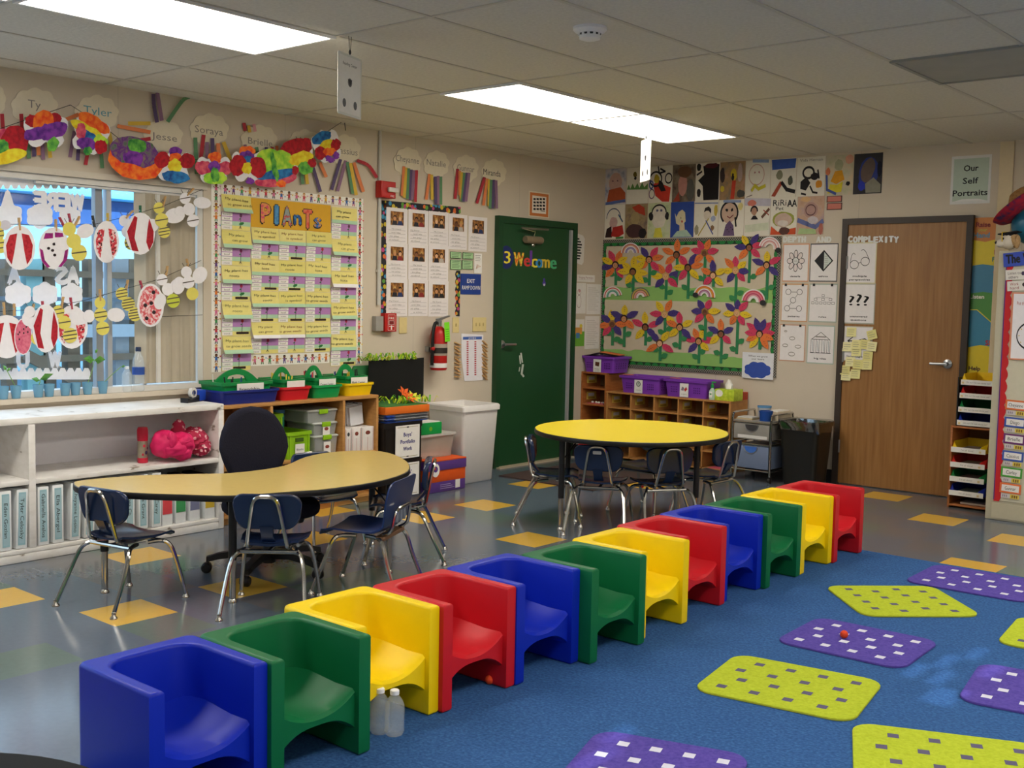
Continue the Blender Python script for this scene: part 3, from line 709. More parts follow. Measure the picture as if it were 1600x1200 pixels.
for a, b in ((y0, -6.92), (-6.88, dv-.019), (dv+.019, y1-.036)): part('shelf_board', t, PAINT, (.031, SX, a, b, .405, .432))
part('bottom_board', t, PAINT, (.03, SX, y0, y1-.036, .045, .068)); part('plinth', t, PAINT, (.05, SX, y0, y1-.036, .001, .044))
# binders and magazine boxes in its lower shelf
SPINE = mat('#eef2f4', .5); SLAB = mat('#9cc4d0', .6); BW = SX-.012
def binder(px, label, name, tilt=0, w=.058):
    y = onL(px, 810, BW)[0]; h = .315
    t = thing('ring_binder', label, 'binder', (BW, y, .069), 0, 'white ring binders under the window')
    R = Matrix.Rotation(tilt, 4, 'X')
    k = MB(); k.M = R; k.box(-.27, 0, -w/2, w/2, .003, h, SPINE, .004); k.build('cover', t)
    k = MB(); k.M = R @ Matrix(((0, 0, 1, .0005), (1, 0, 0, 0), (0, 1, 0, .003), (0, 0, 0, 1)))
    k.prism(rrect(0, h*.5, w*.66, h*.88), 0, .001, SLAB); k.flat(rrect(0, h*.5, w*.5, h*.82), .0013, mat('#a9cbd6', .6))
    if name: k.text(name, 0, h*.5, .019, INK, .002, -PI/2, w=min(h*.74, .0165*len(name)))
    k.build('spine_label', t)
bn = [(9, 'Eden Gozian', 0, 'white binder at the cut edge of the photo, second from the shelf divider'), (33, 'Tyler Celosky', -.03, 'white binder standing just before the shelf divider'),
      (68, 'Gabriella Avalos', 0, 'white binder standing just past the shelf divider'), (91, 'Ella Abergel', 0, 'white binder second past the shelf divider'),
      (117, 'Cheyanne Losino', -.03, 'white binder leaning slightly, third past the shelf divider'), (139, 'Kempinsky', -.04, 'white binder leaning behind the backrest of the window end student chair'),
      (161, 'Winn', -.02, 'white binder seen under the backrest of the window end student chair'), (182, '', 0, 'white binder mostly hidden behind the seat of the window end student chair'),
      (203, 'Arnea Ch', 0, 'white binder third before the coloured magazine boxes'), (224, 'Sophie Grant', 0, 'white binder second before the coloured magazine boxes'), (245, 'Liam Carey', 0, 'white binder touching the red magazine box')]
for px, n, tl, lab in bn: binder(px, lab, n, tl)
for px, c, nm in ((263, '#d8474f', 'red'), (284, '#3f9a5a', 'green'), (306, '#7b7fa0', 'grey-blue'), (329.5, '#d8b93a', 'yellow')):
    y = onL(px, 800, BW)[0]; t = thing('magazine_box', f'white magazine box with a {nm} paper square', 'magazine box', (BW-.01, y, .069), 0, 'colour labelled magazine boxes')
    k = MB(); w = .034; k.box(-.25, 0, -w, w, 0, .2, SPINE, .003); k.box(-.25, -.002, -w+.006, w-.006, .2, .262, mat('#3b2622', .9), .003); k.build('box_body', t)
    k = MB(); k.M = Matrix(((0, 0, 1, .0005), (1, 0, 0, 0), (0, 1, 0, 0), (0, 0, 0, 1))); k.prism(rrect(0, .125, .062, .12), 0, .001, mat(c, .7))
    if nm == 'yellow': k.text('Yellow', 0, .145, .019, INK, .002, w=.056); k.text('Group', 0, .112, .019, INK, .002, w=.052)
    k.build('paper_label', t)
# thermos, jacket and bag on its middle shelf
p = onL(223, 725, SX-.13); t = thing('thermos', 'red capped steel drink bottle on the white shelf', 'bottle', (SX-.13, p[0], .433))
RD = mat('#c8213f', .4); k = MB(); k.lathe([(0, 0), (.028, 0), (.03, .004), (.03, .03)], RD, 18); k.build('base', t)
k = MB(); k.lathe([(.029, .028), (.029, .128)], mat('#a9a08c', .35, .25, 40, metal=.5), 18, caps=False)
for a, z, r_ in ((.2, .06, .009), (-.25, .1, .007), (.6, .085, .006), (-.5, .05, .006)): k.M = Matrix.Rotation(a, 4, 'Z') @ Matrix(((0, 0, 1, .0285), (1, 0, 0, 0), (0, 1, 0, z), (0, 0, 0, 1))); k.prism(ellp(0, 0, r_, r_*1.3, 10), 0, .001, mat('#3b2a55' if a > 0 else '#c8213f', .6))
k.build('body', t)
k = MB(); k.lathe([(.03, .128), (.031, .15), (.031, .19), (.026, .205), (0, .207)], RD, 18); k.build('cap', t)
PINK = noisemix('puffer_fabric', [(.3, '#d0125a'), (.6, '#e8256c')], 12, .6, 4, bump=.3)
p = onL(272, 725, SX-.07); k = MB()
k.ball((0, -.055, .08), .085, .075, .085, PINK, 48, 30, .12, 2.4, 3); k.ball((.02, .04, .07), .085, .075, .075, PINK, 48, 30, .14, 2.6, 5); k.ball((.05, -.005, .055), .055, .095, .055, PINK, 44, 26, .16, 2.6, 8); k.ball((.055, .03, .03), .05, .055, .05, PINK, 36, 22, .16, 2.6, 4); k.ball((.07, -.05, .1), .03, .03, .06, PINK, 30, 20, .2, 3, 6); k.ball((.075, .03, .09), .028, .05, .03, PINK, 30, 20, .2, 3, 7)
tag(k.build('jacket', loc=(SX-.075, onL(270, 712, SX-.075)[0], .456)), 'bright pink puffer jacket crumpled on the white shelf', 'jacket')
DOT = bpy.data.materials.new('dotted_fabric'); DOT.use_nodes = True
N, L = DOT.node_tree.nodes, DOT.node_tree.links; b = N['Principled BSDF']; b.inputs['Roughness'].default_value = .8
vt = N.new('ShaderNodeTexVoronoi'); vt.inputs['Scale'].default_value = 34; tc = N.new('ShaderNodeTexCoord'); L.new(tc.outputs['Object'], vt.inputs['Vector'])
cr = N.new('ShaderNodeValToRGB'); cr.color_ramp.interpolation = 'CONSTANT'; cr.color_ramp.elements[0].color = lin('#eab6bd'); cr.color_ramp.elements[1].position = .36; cr.color_ramp.elements[1].color = lin('#b5274c')
L.new(vt.outputs['Distance'], cr.inputs[0]); L.new(cr.outputs[0], b.inputs['Base Color'])
p = onL(318, 712, SX-.2); k = MB(); k.ball((0, .0, .095), .10, .085, .08, DOT, 48, 30, .18, 4, 2); k.ball((.04, .02, .06), .075, .06, .055, DOT, 40, 24, .2, 4, 9); k.ball((.0, -.10, .165), .028, .045, .06, DOT, 30, 20, .25, 3, 4)
tag(k.build('dotted_bag', loc=(SX-.125, min(y1-.13, onL(319, 695, SX-.125)[0]), .440)), 'crumpled raspberry red bag with pale dots behind the pink jacket', 'bag')
# tape dispenser on top
p = onF(301, 628, SH); t = thing('tape_dispenser', 'blue and black tape dispenser on top of the white shelf', 'tape dispenser', (p.x, p.y, SH+.0005), ang(-.35, .9))
k = MB(); k.prism([(-.085, 0), (.085, 0), (.085, .055), (.05, .062), (.02, .03), (-.05, .02), (-.085, .03)], -.028, .028, mat('#17171c', .4), .004)
for i, q in enumerate(k.v): k.v[i] = Vector((q.x, q.z, q.y))
k.f = [f[::-1] for f in k.f]; k.build('base', t)
k = MB(); k.box(.03, .092, -.03, .03, .004, .07, mat('#1f46b8', .4), .006); k.build('body', t)
k = MB(); k.M = Matrix.Translation((-.0, 0, .055)) @ Matrix.Rotation(PI/2, 4, 'X'); k.lathe([(.018, -.01), (.032, -.01), (.032, .01), (.018, .01)], mat('#d9d6cf', .4), 18, caps=False); k.build('tape_roll', t)

# ================================================================ tan bookcase
BX = .43; by0, by1, bh = y1+.012, -3.185, .738
OAK = noisemix('light_oak', [(.25, '#b07d44'), (.55, '#bf8c50'), (.8, '#c99a5e')], 5, .45, 5, stretch=(3, 1, 14))
t = thing('bookcase', 'low tan wooden bookcase behind the office chair', 'bookcase', (0, 0, 0))
d1 = onL(425, 660, BX)[0]; d2 = onL(538, 660, BX)[0]
part('top', t, OAK, (.015, BX, by0, by1, bh-.022, bh)); part('side_panel', t, OAK, (.015, BX, by0, by0+.02, .001, bh-.0225)); part('side_panel', t, OAK, (.015, BX, by1-.02, by1, .001, bh-.0225))
part('divider', t, OAK, (.03, BX-.003, d1-.01, d1+.01, .06, bh-.0225)); part('divider', t, OAK, (.03, BX-.003, d2-.01, d2+.01, .06, bh-.0225))
part('back_panel', t, mat('#7a5632', .7), (.015, .028, by0+.021, by1-.021, .06, bh-.0225), r=0)
for a, b in ((by0+.021, d1-.011), (d1+.011, d2-.011), (d2+.011, by1-.021)):
    part('shelf_board', t, OAK, (.029, BX-.002, a, b, .335, .355)); part('bottom_board', t, OAK, (.029, BX-.002, a, b, .04, .06))
part('plinth', t, OAK, (.03, BX-.02, by0+.021, by1-.021, .001, .039))
def tray(label, y0, y1, z, x0, x1, h, col, name='storage_tray', group=None, cat='tray'):
    m = mat(col, .35, .04); k = MB(); cx, cy, lx, ly = (x0+x1)/2, (y0+y1)/2, x1-x0, y1-y0; n = 3
    R = lambda s, zz, o=0: [(px_, py_, zz) for px_, py_ in rrect(0, 0, (lx-.03*s)-2*o, (ly-.03*s)-2*o, .03, n)]
    k.loft([R(1.3, 0), R(.5, h-.014), R(.5, h-.014)], m, True, False)
    k.loft([R(.5, h-.014), R(0, h-.014), R(0, h), R(.5, h), R(1.3, .006, .003)], m, True, False, False)
    k.add(R(1.3, 0), [tuple(range(4*(n+1)))[::-1]], m); k.add(R(1.3, .006, .003), [tuple(range(4*(n+1)))], m)
    return tag(k.build(name, loc=(cx, cy, z)), label, cat, group)
def tspan(a, b, X, y=615): return onL(a, y, X)[0], onL(b, y, X)[0]
TG = 'plastic trays on the bookcase'
tr = [((346, 439), '#1b2a80', 'blue', .0), ((440, 489), '#d01f2a', 'red', 0), ((491, 537), '#0f9a50', 'green', 0), ((541, 587), '#f3cd10', 'yellow', 0)]
CG = mat('#0d8a45', .35, .04)
for (a, b), c, nm, dz in tr:
    y0, y1 = tspan(a, b, .40); y0, y1 = max(y0, by0+.005), min(y1, by1-.005)
    tray(f'{nm} plastic tray holding a green tool caddy on the bookcase', y0, y1, bh+.0005, .07, .405, .085, c, 'storage_tray', TG)
    w = (y1-y0); t = thing('tool_caddy', f'green handled caddy standing in the {nm} tray', 'caddy', (.235, (y0+y1)/2, bh+.0075), 0, 'green tool caddies')
    k = MB(); lx, ly, h = .25, w-.075, .125; R = lambda o, z: [(x, y, z) for x, y in rrect(0, 0, lx-2*o, ly-2*o, .02, 3)]
    k.loft([R(.012, 0), R(.002, h-.02), R(-.008, h-.02), R(-.008, h), R(.004, h), R(.014, .006)], CG, True, True); k.build('body', t)
    k = MB(); hp = []                                               # arched handle plate across the middle with a slot
    hw = ly/2-.004
    for i in range(13): q = i/12; hp.append((-hw+2*hw*q, h-.03+.105*math.sin(PI*q)**.75))
    ip = [(-hw*.42+2*hw*.42*i/8, h+.008+.026*math.sin(PI*i/8)) for i in range(9)]
    for i in range(12):
        y_, z_ = hp[i]; y2, z2 = hp[i+1]
        def inner(y): return h+.01+(.028*math.sqrt(max(0, 1-(y/(hw*.42))**2)) if abs(y) < hw*.42 else 0)
        for s in (-.006, .006):
            q = [(s, y_, max(inner(y_), h-.03) if abs(y_) < hw*.42 else h-.03), (s, y2, max(inner(y2), h-.03) if abs(y2) < hw*.42 else h-.03), (s, y2, z2), (s, y_, z_)]
            k.add(q, [(0, 1, 2, 3) if s > 0 else (3, 2, 1, 0)], CG)
        k.add([(-.006, y_, z_), (.006, y_, z_), (.006, y2, z2), (-.006, y2, z2)], [(0, 1, 2, 3)], CG)
    k.build('handle', t)
    k = MB(); k.M = Matrix(((0, 0, 1, lx/2+.0085), (1, 0, 0, .012), (0, 1, 0, h-.04), (0, 0, 0, 1))); k.prism(rrect(0, 0, min(.2, ly*.8), .062), 0, .0015, PAPER)
    tx = {'blue': 'Friendship', 'green': 'Cougars Center', 'yellow': 'Math Center', 'red': ''}[nm]
    if tx: k.text(tx, -.008, -.004, .018, INK, .003, w=min(.15, ly*.62))
    k.build('card_label', t)
    k = MB(); r2 = random.Random(nm)
    for i in range(9):
        y = r2.uniform(-ly*.3, ly*.3); x = (.03+.05*r2.random())*r2.choice((-1, 1)); k.tube([(x, y, .02), (x+r2.uniform(-.012, .012), y+r2.uniform(-.015, .015), h+r2.uniform(.005, .04))], .0045, mat(r2.choice(['#e0b030', '#d03040', '#3050b0', '#e8e4da', '#222226'] if nm != 'red' else ['#e8c030', '#f0d850']), .5), 6)
    o = tag(k.build('pencils', loc=(.235, (y0+y1)/2, bh+.014)), f'pens and pencils standing in the caddy of the {nm} tray', 'pencils', 'pencils in the caddies', 'stuff')
# things inside the bookcase
LIME = mat('#8fc21c', .4, .04)
def crate(label, y0, y1, z, h, x1, col=LIME, x0=.10, text=None, group=None):
    t = thing('lime_bin', label, 'storage bin', ((x0+x1)/2, (y0+y1)/2, z), 0, group); lx, ly = x1-x0, y1-y0; k = MB()
    R = lambda o, z_: [(x, y, z_) for x, y in rrect(0, 0, lx-2*o, ly-2*o, .012, 2)]
    k.loft([R(.006, 0), R(.004, h-.022), R(-.004, h-.022), R(-.004, h), R(.006, h), R(.01, .006)], col)
    for s in (-1, 1): k.box(lx/2-.006, lx/2+.001, s*ly*.38-.006, s*ly*.38+.006, .005, h-.025, col)
    k.build('body', t)
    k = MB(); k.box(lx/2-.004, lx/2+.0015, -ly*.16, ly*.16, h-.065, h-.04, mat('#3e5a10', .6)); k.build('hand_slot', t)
    if text:
        k = MB(); k.M = Matrix(((0, 0, 1, lx/2+.003), (1, 0, 0, .0), (0, 1, 0, h*.35), (0, 0, 0, 1))); k.prism(rrect(0, 0, ly*.38, .07), 0, .001, PAPER); k.text(text, 0, 0, .013, INK, .002, w=ly*.28); k.build('card_label', t)
z1 = .3555
ya, yb = onL(449, 690, .40)[0], onL(487, 690, .40)[0]
crate('lime green lidless bin with a white card in the bookcase', ya, yb, z1, .175, .40, text='Blocks', group='lime bins in the bookcase')
ya2, yb2 = onL(427, 660, .36)[0], onL(449, 660, .36)[0]
crate('tall lime green bin beside the office chair back in the bookcase', d1+.02, ya-.01, z1, .30, .37, group='lime bins in the bookcase')
k = MB(); k.lathe([(0, 0), (.04, 0), (.042, .085), (.03, .1)], mat('#2f9a86', .4), 16); k.lathe([(.03, .098), (.044, .1), (.044, .125), (0, .127)], mat('#3d6f9c', .4), 16)
tag(k.build('jar', loc=(.2, (ya+yb)/2-.02, z1+.181)), 'teal jar standing behind the lime bin in the bookcase', 'jar')
k = MB(); k.box(-.06, .06, -.07, .07, 0, .178, mat('#8a6b48', .7), .004); tag(k.build('cardboard_box', loc=(.2, (ya+yb)/2-.02, z1+.0)), 'small box behind the lime bin in the bookcase', 'box') if False else None
def clear_box(label, y0, y1, z, h, x0, x1, i):
    t = thing('latch_box', label, 'storage box', ((x0+x1)/2, (y0+y1)/2, z), 0, 'clear latch boxes'); lx, ly = x1-x0, y1-y0; k = MB()
    R = lambda o, z_: [(x, y, z_) for x, y in rrect(0, 0, lx-2*o, ly-2*o, .015, 2)]
    k.loft([R(.012, 0), R(.004, h-.016)], FROST); k.build('body', t)
    k = MB(); k.loft([R(0, h-.015), R(-.003, h-.008), R(.004, h)], mat('#cfd3cf', .3, .03, alpha=.8)); k.build('lid', t)
    k = MB(); k.box(lx/2-.002, lx/2+.008, -.035, .035, h-.03, h+.002, LIME, .003); k.build('latch', t)
    k = MB(); r2 = random.Random(i)
    for q in range(7): k.ball((r2.uniform(-lx*.3, lx*.36), r2.uniform(-ly*.36, ly*.36), h*.38), .035, .03, h*.3, mat(r2.choice(['#d8b040', '#b85040', '#6a5a4a', '#8a8f88', '#3a3a3a'] if i == 2 else ['#55605a', '#8a8f8a', '#3a3f3c', '#a09a90']), .6), 10, 6)
    o = k.build('contents', t)
    if i: k = MB(); k.M = Matrix(((0, 0, 1, lx/2+.003), (1, 0, 0, .0), (0, 1, 0, h*.36), (0, 0, 0, 1))); k.prism(rrect(0, 0, .06, min(.085, h*.72)), 0, .001, PAPER); k.flat(ellp(0, .01, .018, .012, 10), .002, mat('#8a3b2a', .7)); k.build('card_label', t)
cy0, cy1 = onL(490, 690, .40)[0]+.008, d2-.02
for i, (z, h, n) in enumerate(((.275-.03+.02, .0, ''),)): pass
clear_box('clear latch box at the bottom of the stack of three in the bookcase', cy0, cy1, z1, .135, .09, .40, 2)
clear_box('clear latch box in the middle of the stack of three in the bookcase', cy0, cy1, z1+.1365, .085, .09, .39, 1)
clear_box('clear latch box on top of the stack of three in the bookcase', cy0-.05, cy1, z1+.223, .085, .09, .39, 0)
yy = [onL(x, 680, .41)[0] for x in (539, 549.5, 564.5, 585)]
for i, lab in enumerate(('white document box next to the bookcase divider', 'white document box in the middle of three in the bookcase', 'white document box with a round picture, nearest the black file crates')):
    y0, y1 = yy[i]+.003, yy[i+1]-.003; y0 = max(y0, d2+.012); y1 = min(y1, by1-.024)
    t = thing('document_box', lab, 'document box', (.41, (y0+y1)/2, z1), 0, 'white document boxes'); w = y1-y0
    k = MB(); k.box(-.24, 0, -w/2, w/2, 0, .165, mat('#e9e4e0', .6), .002); k.build('box_body', t)
    k = MB(); k.M = Matrix(((0, 0, 1, .0005), (1, 0, 0, .0), (0, 1, 0, 0), (0, 0, 0, 1))); OR = mat('#b5483a', .6)
    for s in (-1, 1): k.flat(rrect(s*(w/2-.006), .083, .0025, .15), .0005, OR)
    k.flat(rrect(0, .055, .002, .1), .0005, OR); k.prism(rrect(0, .12, w*.6, .05), 0, .001, PAPER); k.flat(ellp(0, .125, w*.2, .014, 12), .002, mat('#7c3a2c' if i else '#3a3a3a', .7)); k.build('front_print', t)
k = MB()
for i in range(5): k.M = Matrix.Translation((.02*i-.02, -.02+.012*i, 0)) @ Matrix.Rotation(.12, 4, 'X'); k.box(-.09, .09, -.004, -.001+.001, 0, .145, mat(['#c9ccd2', '#d8d8dc', '#b8bcc6'][i % 3], .6)); k.box(-.003, .09, -.12, .0, 0, .145-.004*i, mat(['#d8d9dd', '#cfd2d8'][i % 2], .6))
tag(k.build('paper_folders', loc=(.2, by1-.09, z1+.183)), 'loose white folders standing above the document boxes', 'folders')
k = MB()
r2 = random.Random(4); y = d1+.03
while y < d2-.06: w = r2.uniform(.012, .03); k.box(.1, .36, y, y+w-.002, .061, .061+r2.uniform(.2, .26), mat(r2.choice(['#7a2a4a', '#3a3f7a', '#8a3a3a', '#c9a24a', '#4a2a5a']), .6)); y += w
bo = k.build('picture_books', loc=(0, 0, 0)); tag(bo, 'picture books on the bottom shelf of the bookcase behind the table', 'books', None, 'stuff')

# ================================================================ black file crates, papers, boxes, white bin
FX = .47; fy0, fy1 = -3.165, -2.79
def file_crate(label, z, sign_words):
    t = thing('file_crate', label, 'file crate', (.26, (fy0+fy1)/2, z), 0, 'black file crates'); lx, ly, h = .42, fy1-fy0, .268; k = MB()
    R = lambda o, z_: [(x, y, z_) for x, y in rrect(0, 0, lx-2*o, ly-2*o, .012, 2)]
    k.loft([R(.014, 0), R(.01, h-.04), R(0, h-.04), R(0, h), R(.012, h), R(.02, .01)], mat('#1a1513', .4))
    for s in (-1, 1): k.box(lx/2-.012, lx/2-.002, s*ly*.44-.008, s*ly*.44+.008, .003, h-.04, mat('#1a1513', .4))
    k.build('body', t)
    k = MB(); r2 = random.Random(3)
    for i in range(8): k.box(-lx/2+.03, lx/2-.03, -ly/2+.03+i*.038, -ly/2+.045+i*.038, .012, h-.05, mat(r2.choice(['#6a1f22', '#3b2a26', '#2a3350', '#7a6a5a']), .7))
    k.build('hanging_folders', t)
    g = MB(); cy = .035
    g.M = Matrix(((0, 0, 1, lx/2+.001), (1, 0, 0, cy), (0, 1, 0, h*.47), (0, 0, 0, 1)))
    g.prism(rrect(0, 0, .235, .235), 0, .0015, PAPER)
    gold = mat('#9a8a4a', .6)
    for s in (-1, 1): g.flat(rrect(0, s*.104, .2, .003), .002, gold); g.flat(rrect(0, s*.104, .02, .008), .0025, INK)
    for i, (wd_, hh) in enumerate(sign_words): g.text(wd_, 0, .052-.05*i, .026, mat('#4a4a86', .7), .0025, w=hh, bold=.05)
    g.build('paper_sign', t)
file_crate('lower black file crate with a white paper sign, beside the orange and purple box', .001, (("Boys'", .08), ('Portfolio', .14), ('Work', .085)))
file_crate('upper black file crate with a white paper sign, under a pile of plastic folders', .2695, (("Boys'", .08), ('Portfolio', .14), ('Work', .085)))
zt = .538; k = MB(); r2 = random.Random(9)
cl = ['#2a4fa8', '#8a8c90', '#6c6e74', '#9a9ca0', '#55585e', '#7c7f84', '#8a8c90', '#44474c']
for i in range(8):
    dx, dy = r2.uniform(-.012, .012), r2.uniform(-.02, .02); k = MB(); k.box(-.21, .21, -.2, .2, 0, .0062, mat(cl[i], .3), .002); k.box(.19, .212, -.205, -.13, .0005, .0057, mat('#2148a8', .4))
    pos = {0: 'the lowest of the pile', 7: 'the top of the pile'}.get(i, 'in the middle of the pile')
    tag(k.build('plastic_folder', loc=(.26+dx, (fy0+fy1)/2+.04+dy, zt+.007*i)), f'grey and blue plastic folder, {pos} on the black crates' if i in (0, 7) else 'grey plastic folder in the middle of the pile on the black crates', 'folder', 'plastic folders on the crates')
zl = zt+.0575
t = thing('box_lid', 'orange cardboard box lid lying on the plastic folders', 'box lid', (.25, (fy0+fy1)/2+.045, zl), 0)
k = MB(); k.box(-.21, .21, -.215, .215, 0, .052, mat('#e2701d', .6), .003); k.build('rim', t); k = MB(); k.box(-.2, .2, -.205, .205, .0525, .056, mat('#3f7a3a', .8)); k.build('green_felt', t)
# paper diorama: black folded card, grass, flowers
t = thing('black_display_board', 'black folded card board standing open on the orange lid', 'display board', (.10, -2.70, zl+.057), 0)
k = MB(); hh = .30; k.loft([[(-.02, -.26, z), (.03, -.02, z), (-.05, .33, z), (-.055, .33, z), (.024, -.02, z), (-.026, -.26, z)] for z in (0, hh)], mat('#0f100f', .9)); k.build('card_panel', t)
GRA = [mat('#b9d62c', .7), mat('#8fc52e', .7), mat('#d8d83a', .7), mat('#5fae2c', .7)]; ORG = mat('#e8641c', .7)
def tuft(name, label, n, y0, y1, x0, x1, z, up, seed):
    k = MB(); r2 = random.Random(seed)
    for i in range(n):
        x, y = r2.uniform(x0, x1), r2.uniform(y0, y1); a = r2.uniform(0, 6.28); l = r2.uniform(.04, .085); h = r2.uniform(up*.4, up); w = .006; dx, dy = math.cos(a), math.sin(a)
        k.add([(x-dy*w, y+dx*w, z), (x+dy*w, y-dx*w, z), (x+dx*l*.5+dy*w, y+dy*l*.5-dx*w, z+h), (x+dx*l*.5-dy*w, y+dy*l*.5+dx*w, z+h), (x+dx*l, y+dy*l, z+h*.55)], [(0, 1, 2, 3), (3, 2, 4)], r2.choice(GRA))
    return tag(k.build(name), label, 'paper grass', None, 'stuff')
tuft('paper_grass', 'yellow green paper grass along the top edge of the black card', 70, -3.02, -2.5, .06, .12, zl+.058+hh-.006, .06, 1)
tuft('paper_grass', 'yellow green paper grass lying on the orange box lid', 60, -2.98, -2.58, .16, .40, zl+.058, .05, 2)
for i, (y, x, c, lab) in enumerate(((-2.80, .26, 'orange', 'upper orange paper flower before the black card'), (-2.82, .33, 'orange', 'lower orange paper flower at the lid edge'), (-2.76, .31, 'yellow', 'yellow paper flower beside the orange ones'))):
    k = MB()
    for j in range(6):
        a = j*PI/3; c_, s_ = math.cos(a), math.sin(a); k.add([(0, 0, .02), (c_*.03-s_*.014, s_*.03+c_*.014, .045), (c_*.062, s_*.062, .05), (c_*.03+s_*.014, s_*.03-c_*.014, .045)], [(0, 1, 2, 3)], ORG if c == 'orange' else GRA[2])
    k.tube([(0, 0, 0), (0, 0, .022)], .004, GRA[3], 6); k.M = Matrix.Identity(4)
    o = k.build('paper_flower', loc=(x, y, zl+.066+(.03 if i == 0 else 0))); o.rotation_euler = (0, .7, 0); tag(o, lab, 'paper flower', 'paper flowers on the lid')
k = MB(); k.prism(rrect(0, 0, .27, .2, .02), 0, .008, mat('#2f7a48', .7)); o = k.build('green_board', MW=Matrix(((0, 0, 1, .03), (1, 0, 0, onL(572, 590, .03)[0]), (0, 1, 0, onL(566, 571, .03)[1]-.1), (0, 0, 0, 1)))); tag(o, 'dark green board leaning between the caddies and the black card', 'board')
# green box, clear bin, printed box
ob0, ob1 = -2.755, -2.365; OX = .51
t = thing('paper_carton', 'orange and purple printed paper carton on the floor beside the black crates', 'box', (.30, (ob0+ob1)/2, .001))
PUR, ORA = mat('#5b3a86', .5), mat('#e2591a', .5); l = (ob1-ob0)/2
k = MB(); k.box(-.2, .2, -l+.004, l-.004, 0, .075, PUR, .002); k.box(-.2, .2, -l+.004, l-.004, .0755, .17, ORA, .002); k.build('carton_body', t)
k = MB(); k.box(-.206, .206, -l, l, .16, .226, PUR, .003); k.box(-.206, .206, -l, l, .2262, .236, ORA, .002); k.build('lid', t)
k = MB(); k.M = Matrix(((0, 0, 1, .2065), (1, 0, 0, .0), (0, 1, 0, 0), (0, 0, 0, 1))); k.flat(ellp(-l+.065, .165, .04, .05, 20), .0005, PAPER); k.flat(ellp(-l+.065, .172, .022, .022, 16), .001, mat('#5a3a8a', .5)); k.flat(ellp(-l+.055, .178, .011, .01, 12), .0015, mat('#d0402a', .5))
k.M = Matrix(((0, 0, 1, .2005), (1, 0, 0, .0), (0, 1, 0, 0), (0, 0, 0, 1))); k.flat(rrect(l-.085, .045, .05, .062), .0006, PAPER)
for i in range(3): k.flat(rrect(-.02+.01*i, .052-.014*i, .11+.02*i, .004), .0006, mat('#b9a6d6', .6))
k.build('printed_front', t)
t = thing('clear_tote', 'clear plastic tote standing on the printed carton', 'storage box', (.24, (ob0+ob1)/2-.02, .2385))
lx, ly, h = .34, .40, .155; R = lambda o, z_: [(x, y, z_) for x, y in rrect(0, 0, lx-2*o, ly-2*o, .02, 3)]
k = MB(); k.loft([R(.02, 0), R(.006, h)], mat('#cfc4b6', .3, .05, alpha=.55)); k.build('body', t)
k = MB(); k.loft([R(0, h), R(-.006, h+.006), R(-.006, h+.02), R(.01, h+.022)], mat('#d9d6d0', .3, .03, alpha=.75)); k.build('lid', t)
k = MB(); r2 = random.Random(8)
for q in range(9): k.box(r2.uniform(-.13, -.02), r2.uniform(.02, .13), r2.uniform(-.16, -.02), r2.uniform(.02, .16), .008+q*.014, .018+q*.014, mat(r2.choice(['#e8d0c8', '#c9b0a8', '#e8e4dc', '#b8a898']), .7))
k.build('contents', t)
t = thing('green_box', 'green shoe box on top of the clear tote', 'box', (.26, -2.66, .2385+.1785))
k = MB(); k.box(-.16, .15, -.1, .125, 0, .085, mat('#0f9a46', .5), .003); k.build('box_body', t); k = MB(); k.box(-.15, .14, -.09, .115, .0855, .09, PAPER); k.build('papers', t)
k = MB(); k.M = Matrix(((0, 0, 1, .1505), (1, 0, 0, .01), (0, 1, 0, .04), (0, 0, 0, 1))); k.flat(ellp(0, 0, .016, .016, 14), .0005, mat('#7ab82a', .6)); k.build('printed_dot', t)
# tall white waste bin
t = thing('white_bin', 'tall white plastic waste bin beside the green door', 'bin', (.225, -2.105, .001))
WB = mat('#dedbd8', .4, .03); h = .60
R = lambda wx, wy, z_, r_=.03: [(x, y, z_) for x, y in rrect(0, 0, wx, wy, r_, 4)]
k = MB(); k.loft([R(.32, .33, 0), R(.335, .345, .01), R(.385, .40, h-.05), R(.385, .40, h-.045)], WB, True, True); k.build('body', t)
k = MB(); k.loft([R(.385, .40, h-.05), R(.41, .425, h-.045), R(.41, .43, h-.012), R(.395, .41, h), R(.375, .39, h-.004), R(.33, .34, h-.25)], WB, True, False); k.add(R(.33, .34, h-.25), [tuple(range(20))], mat('#e8e8ea', .5)); k.build('rim', t)
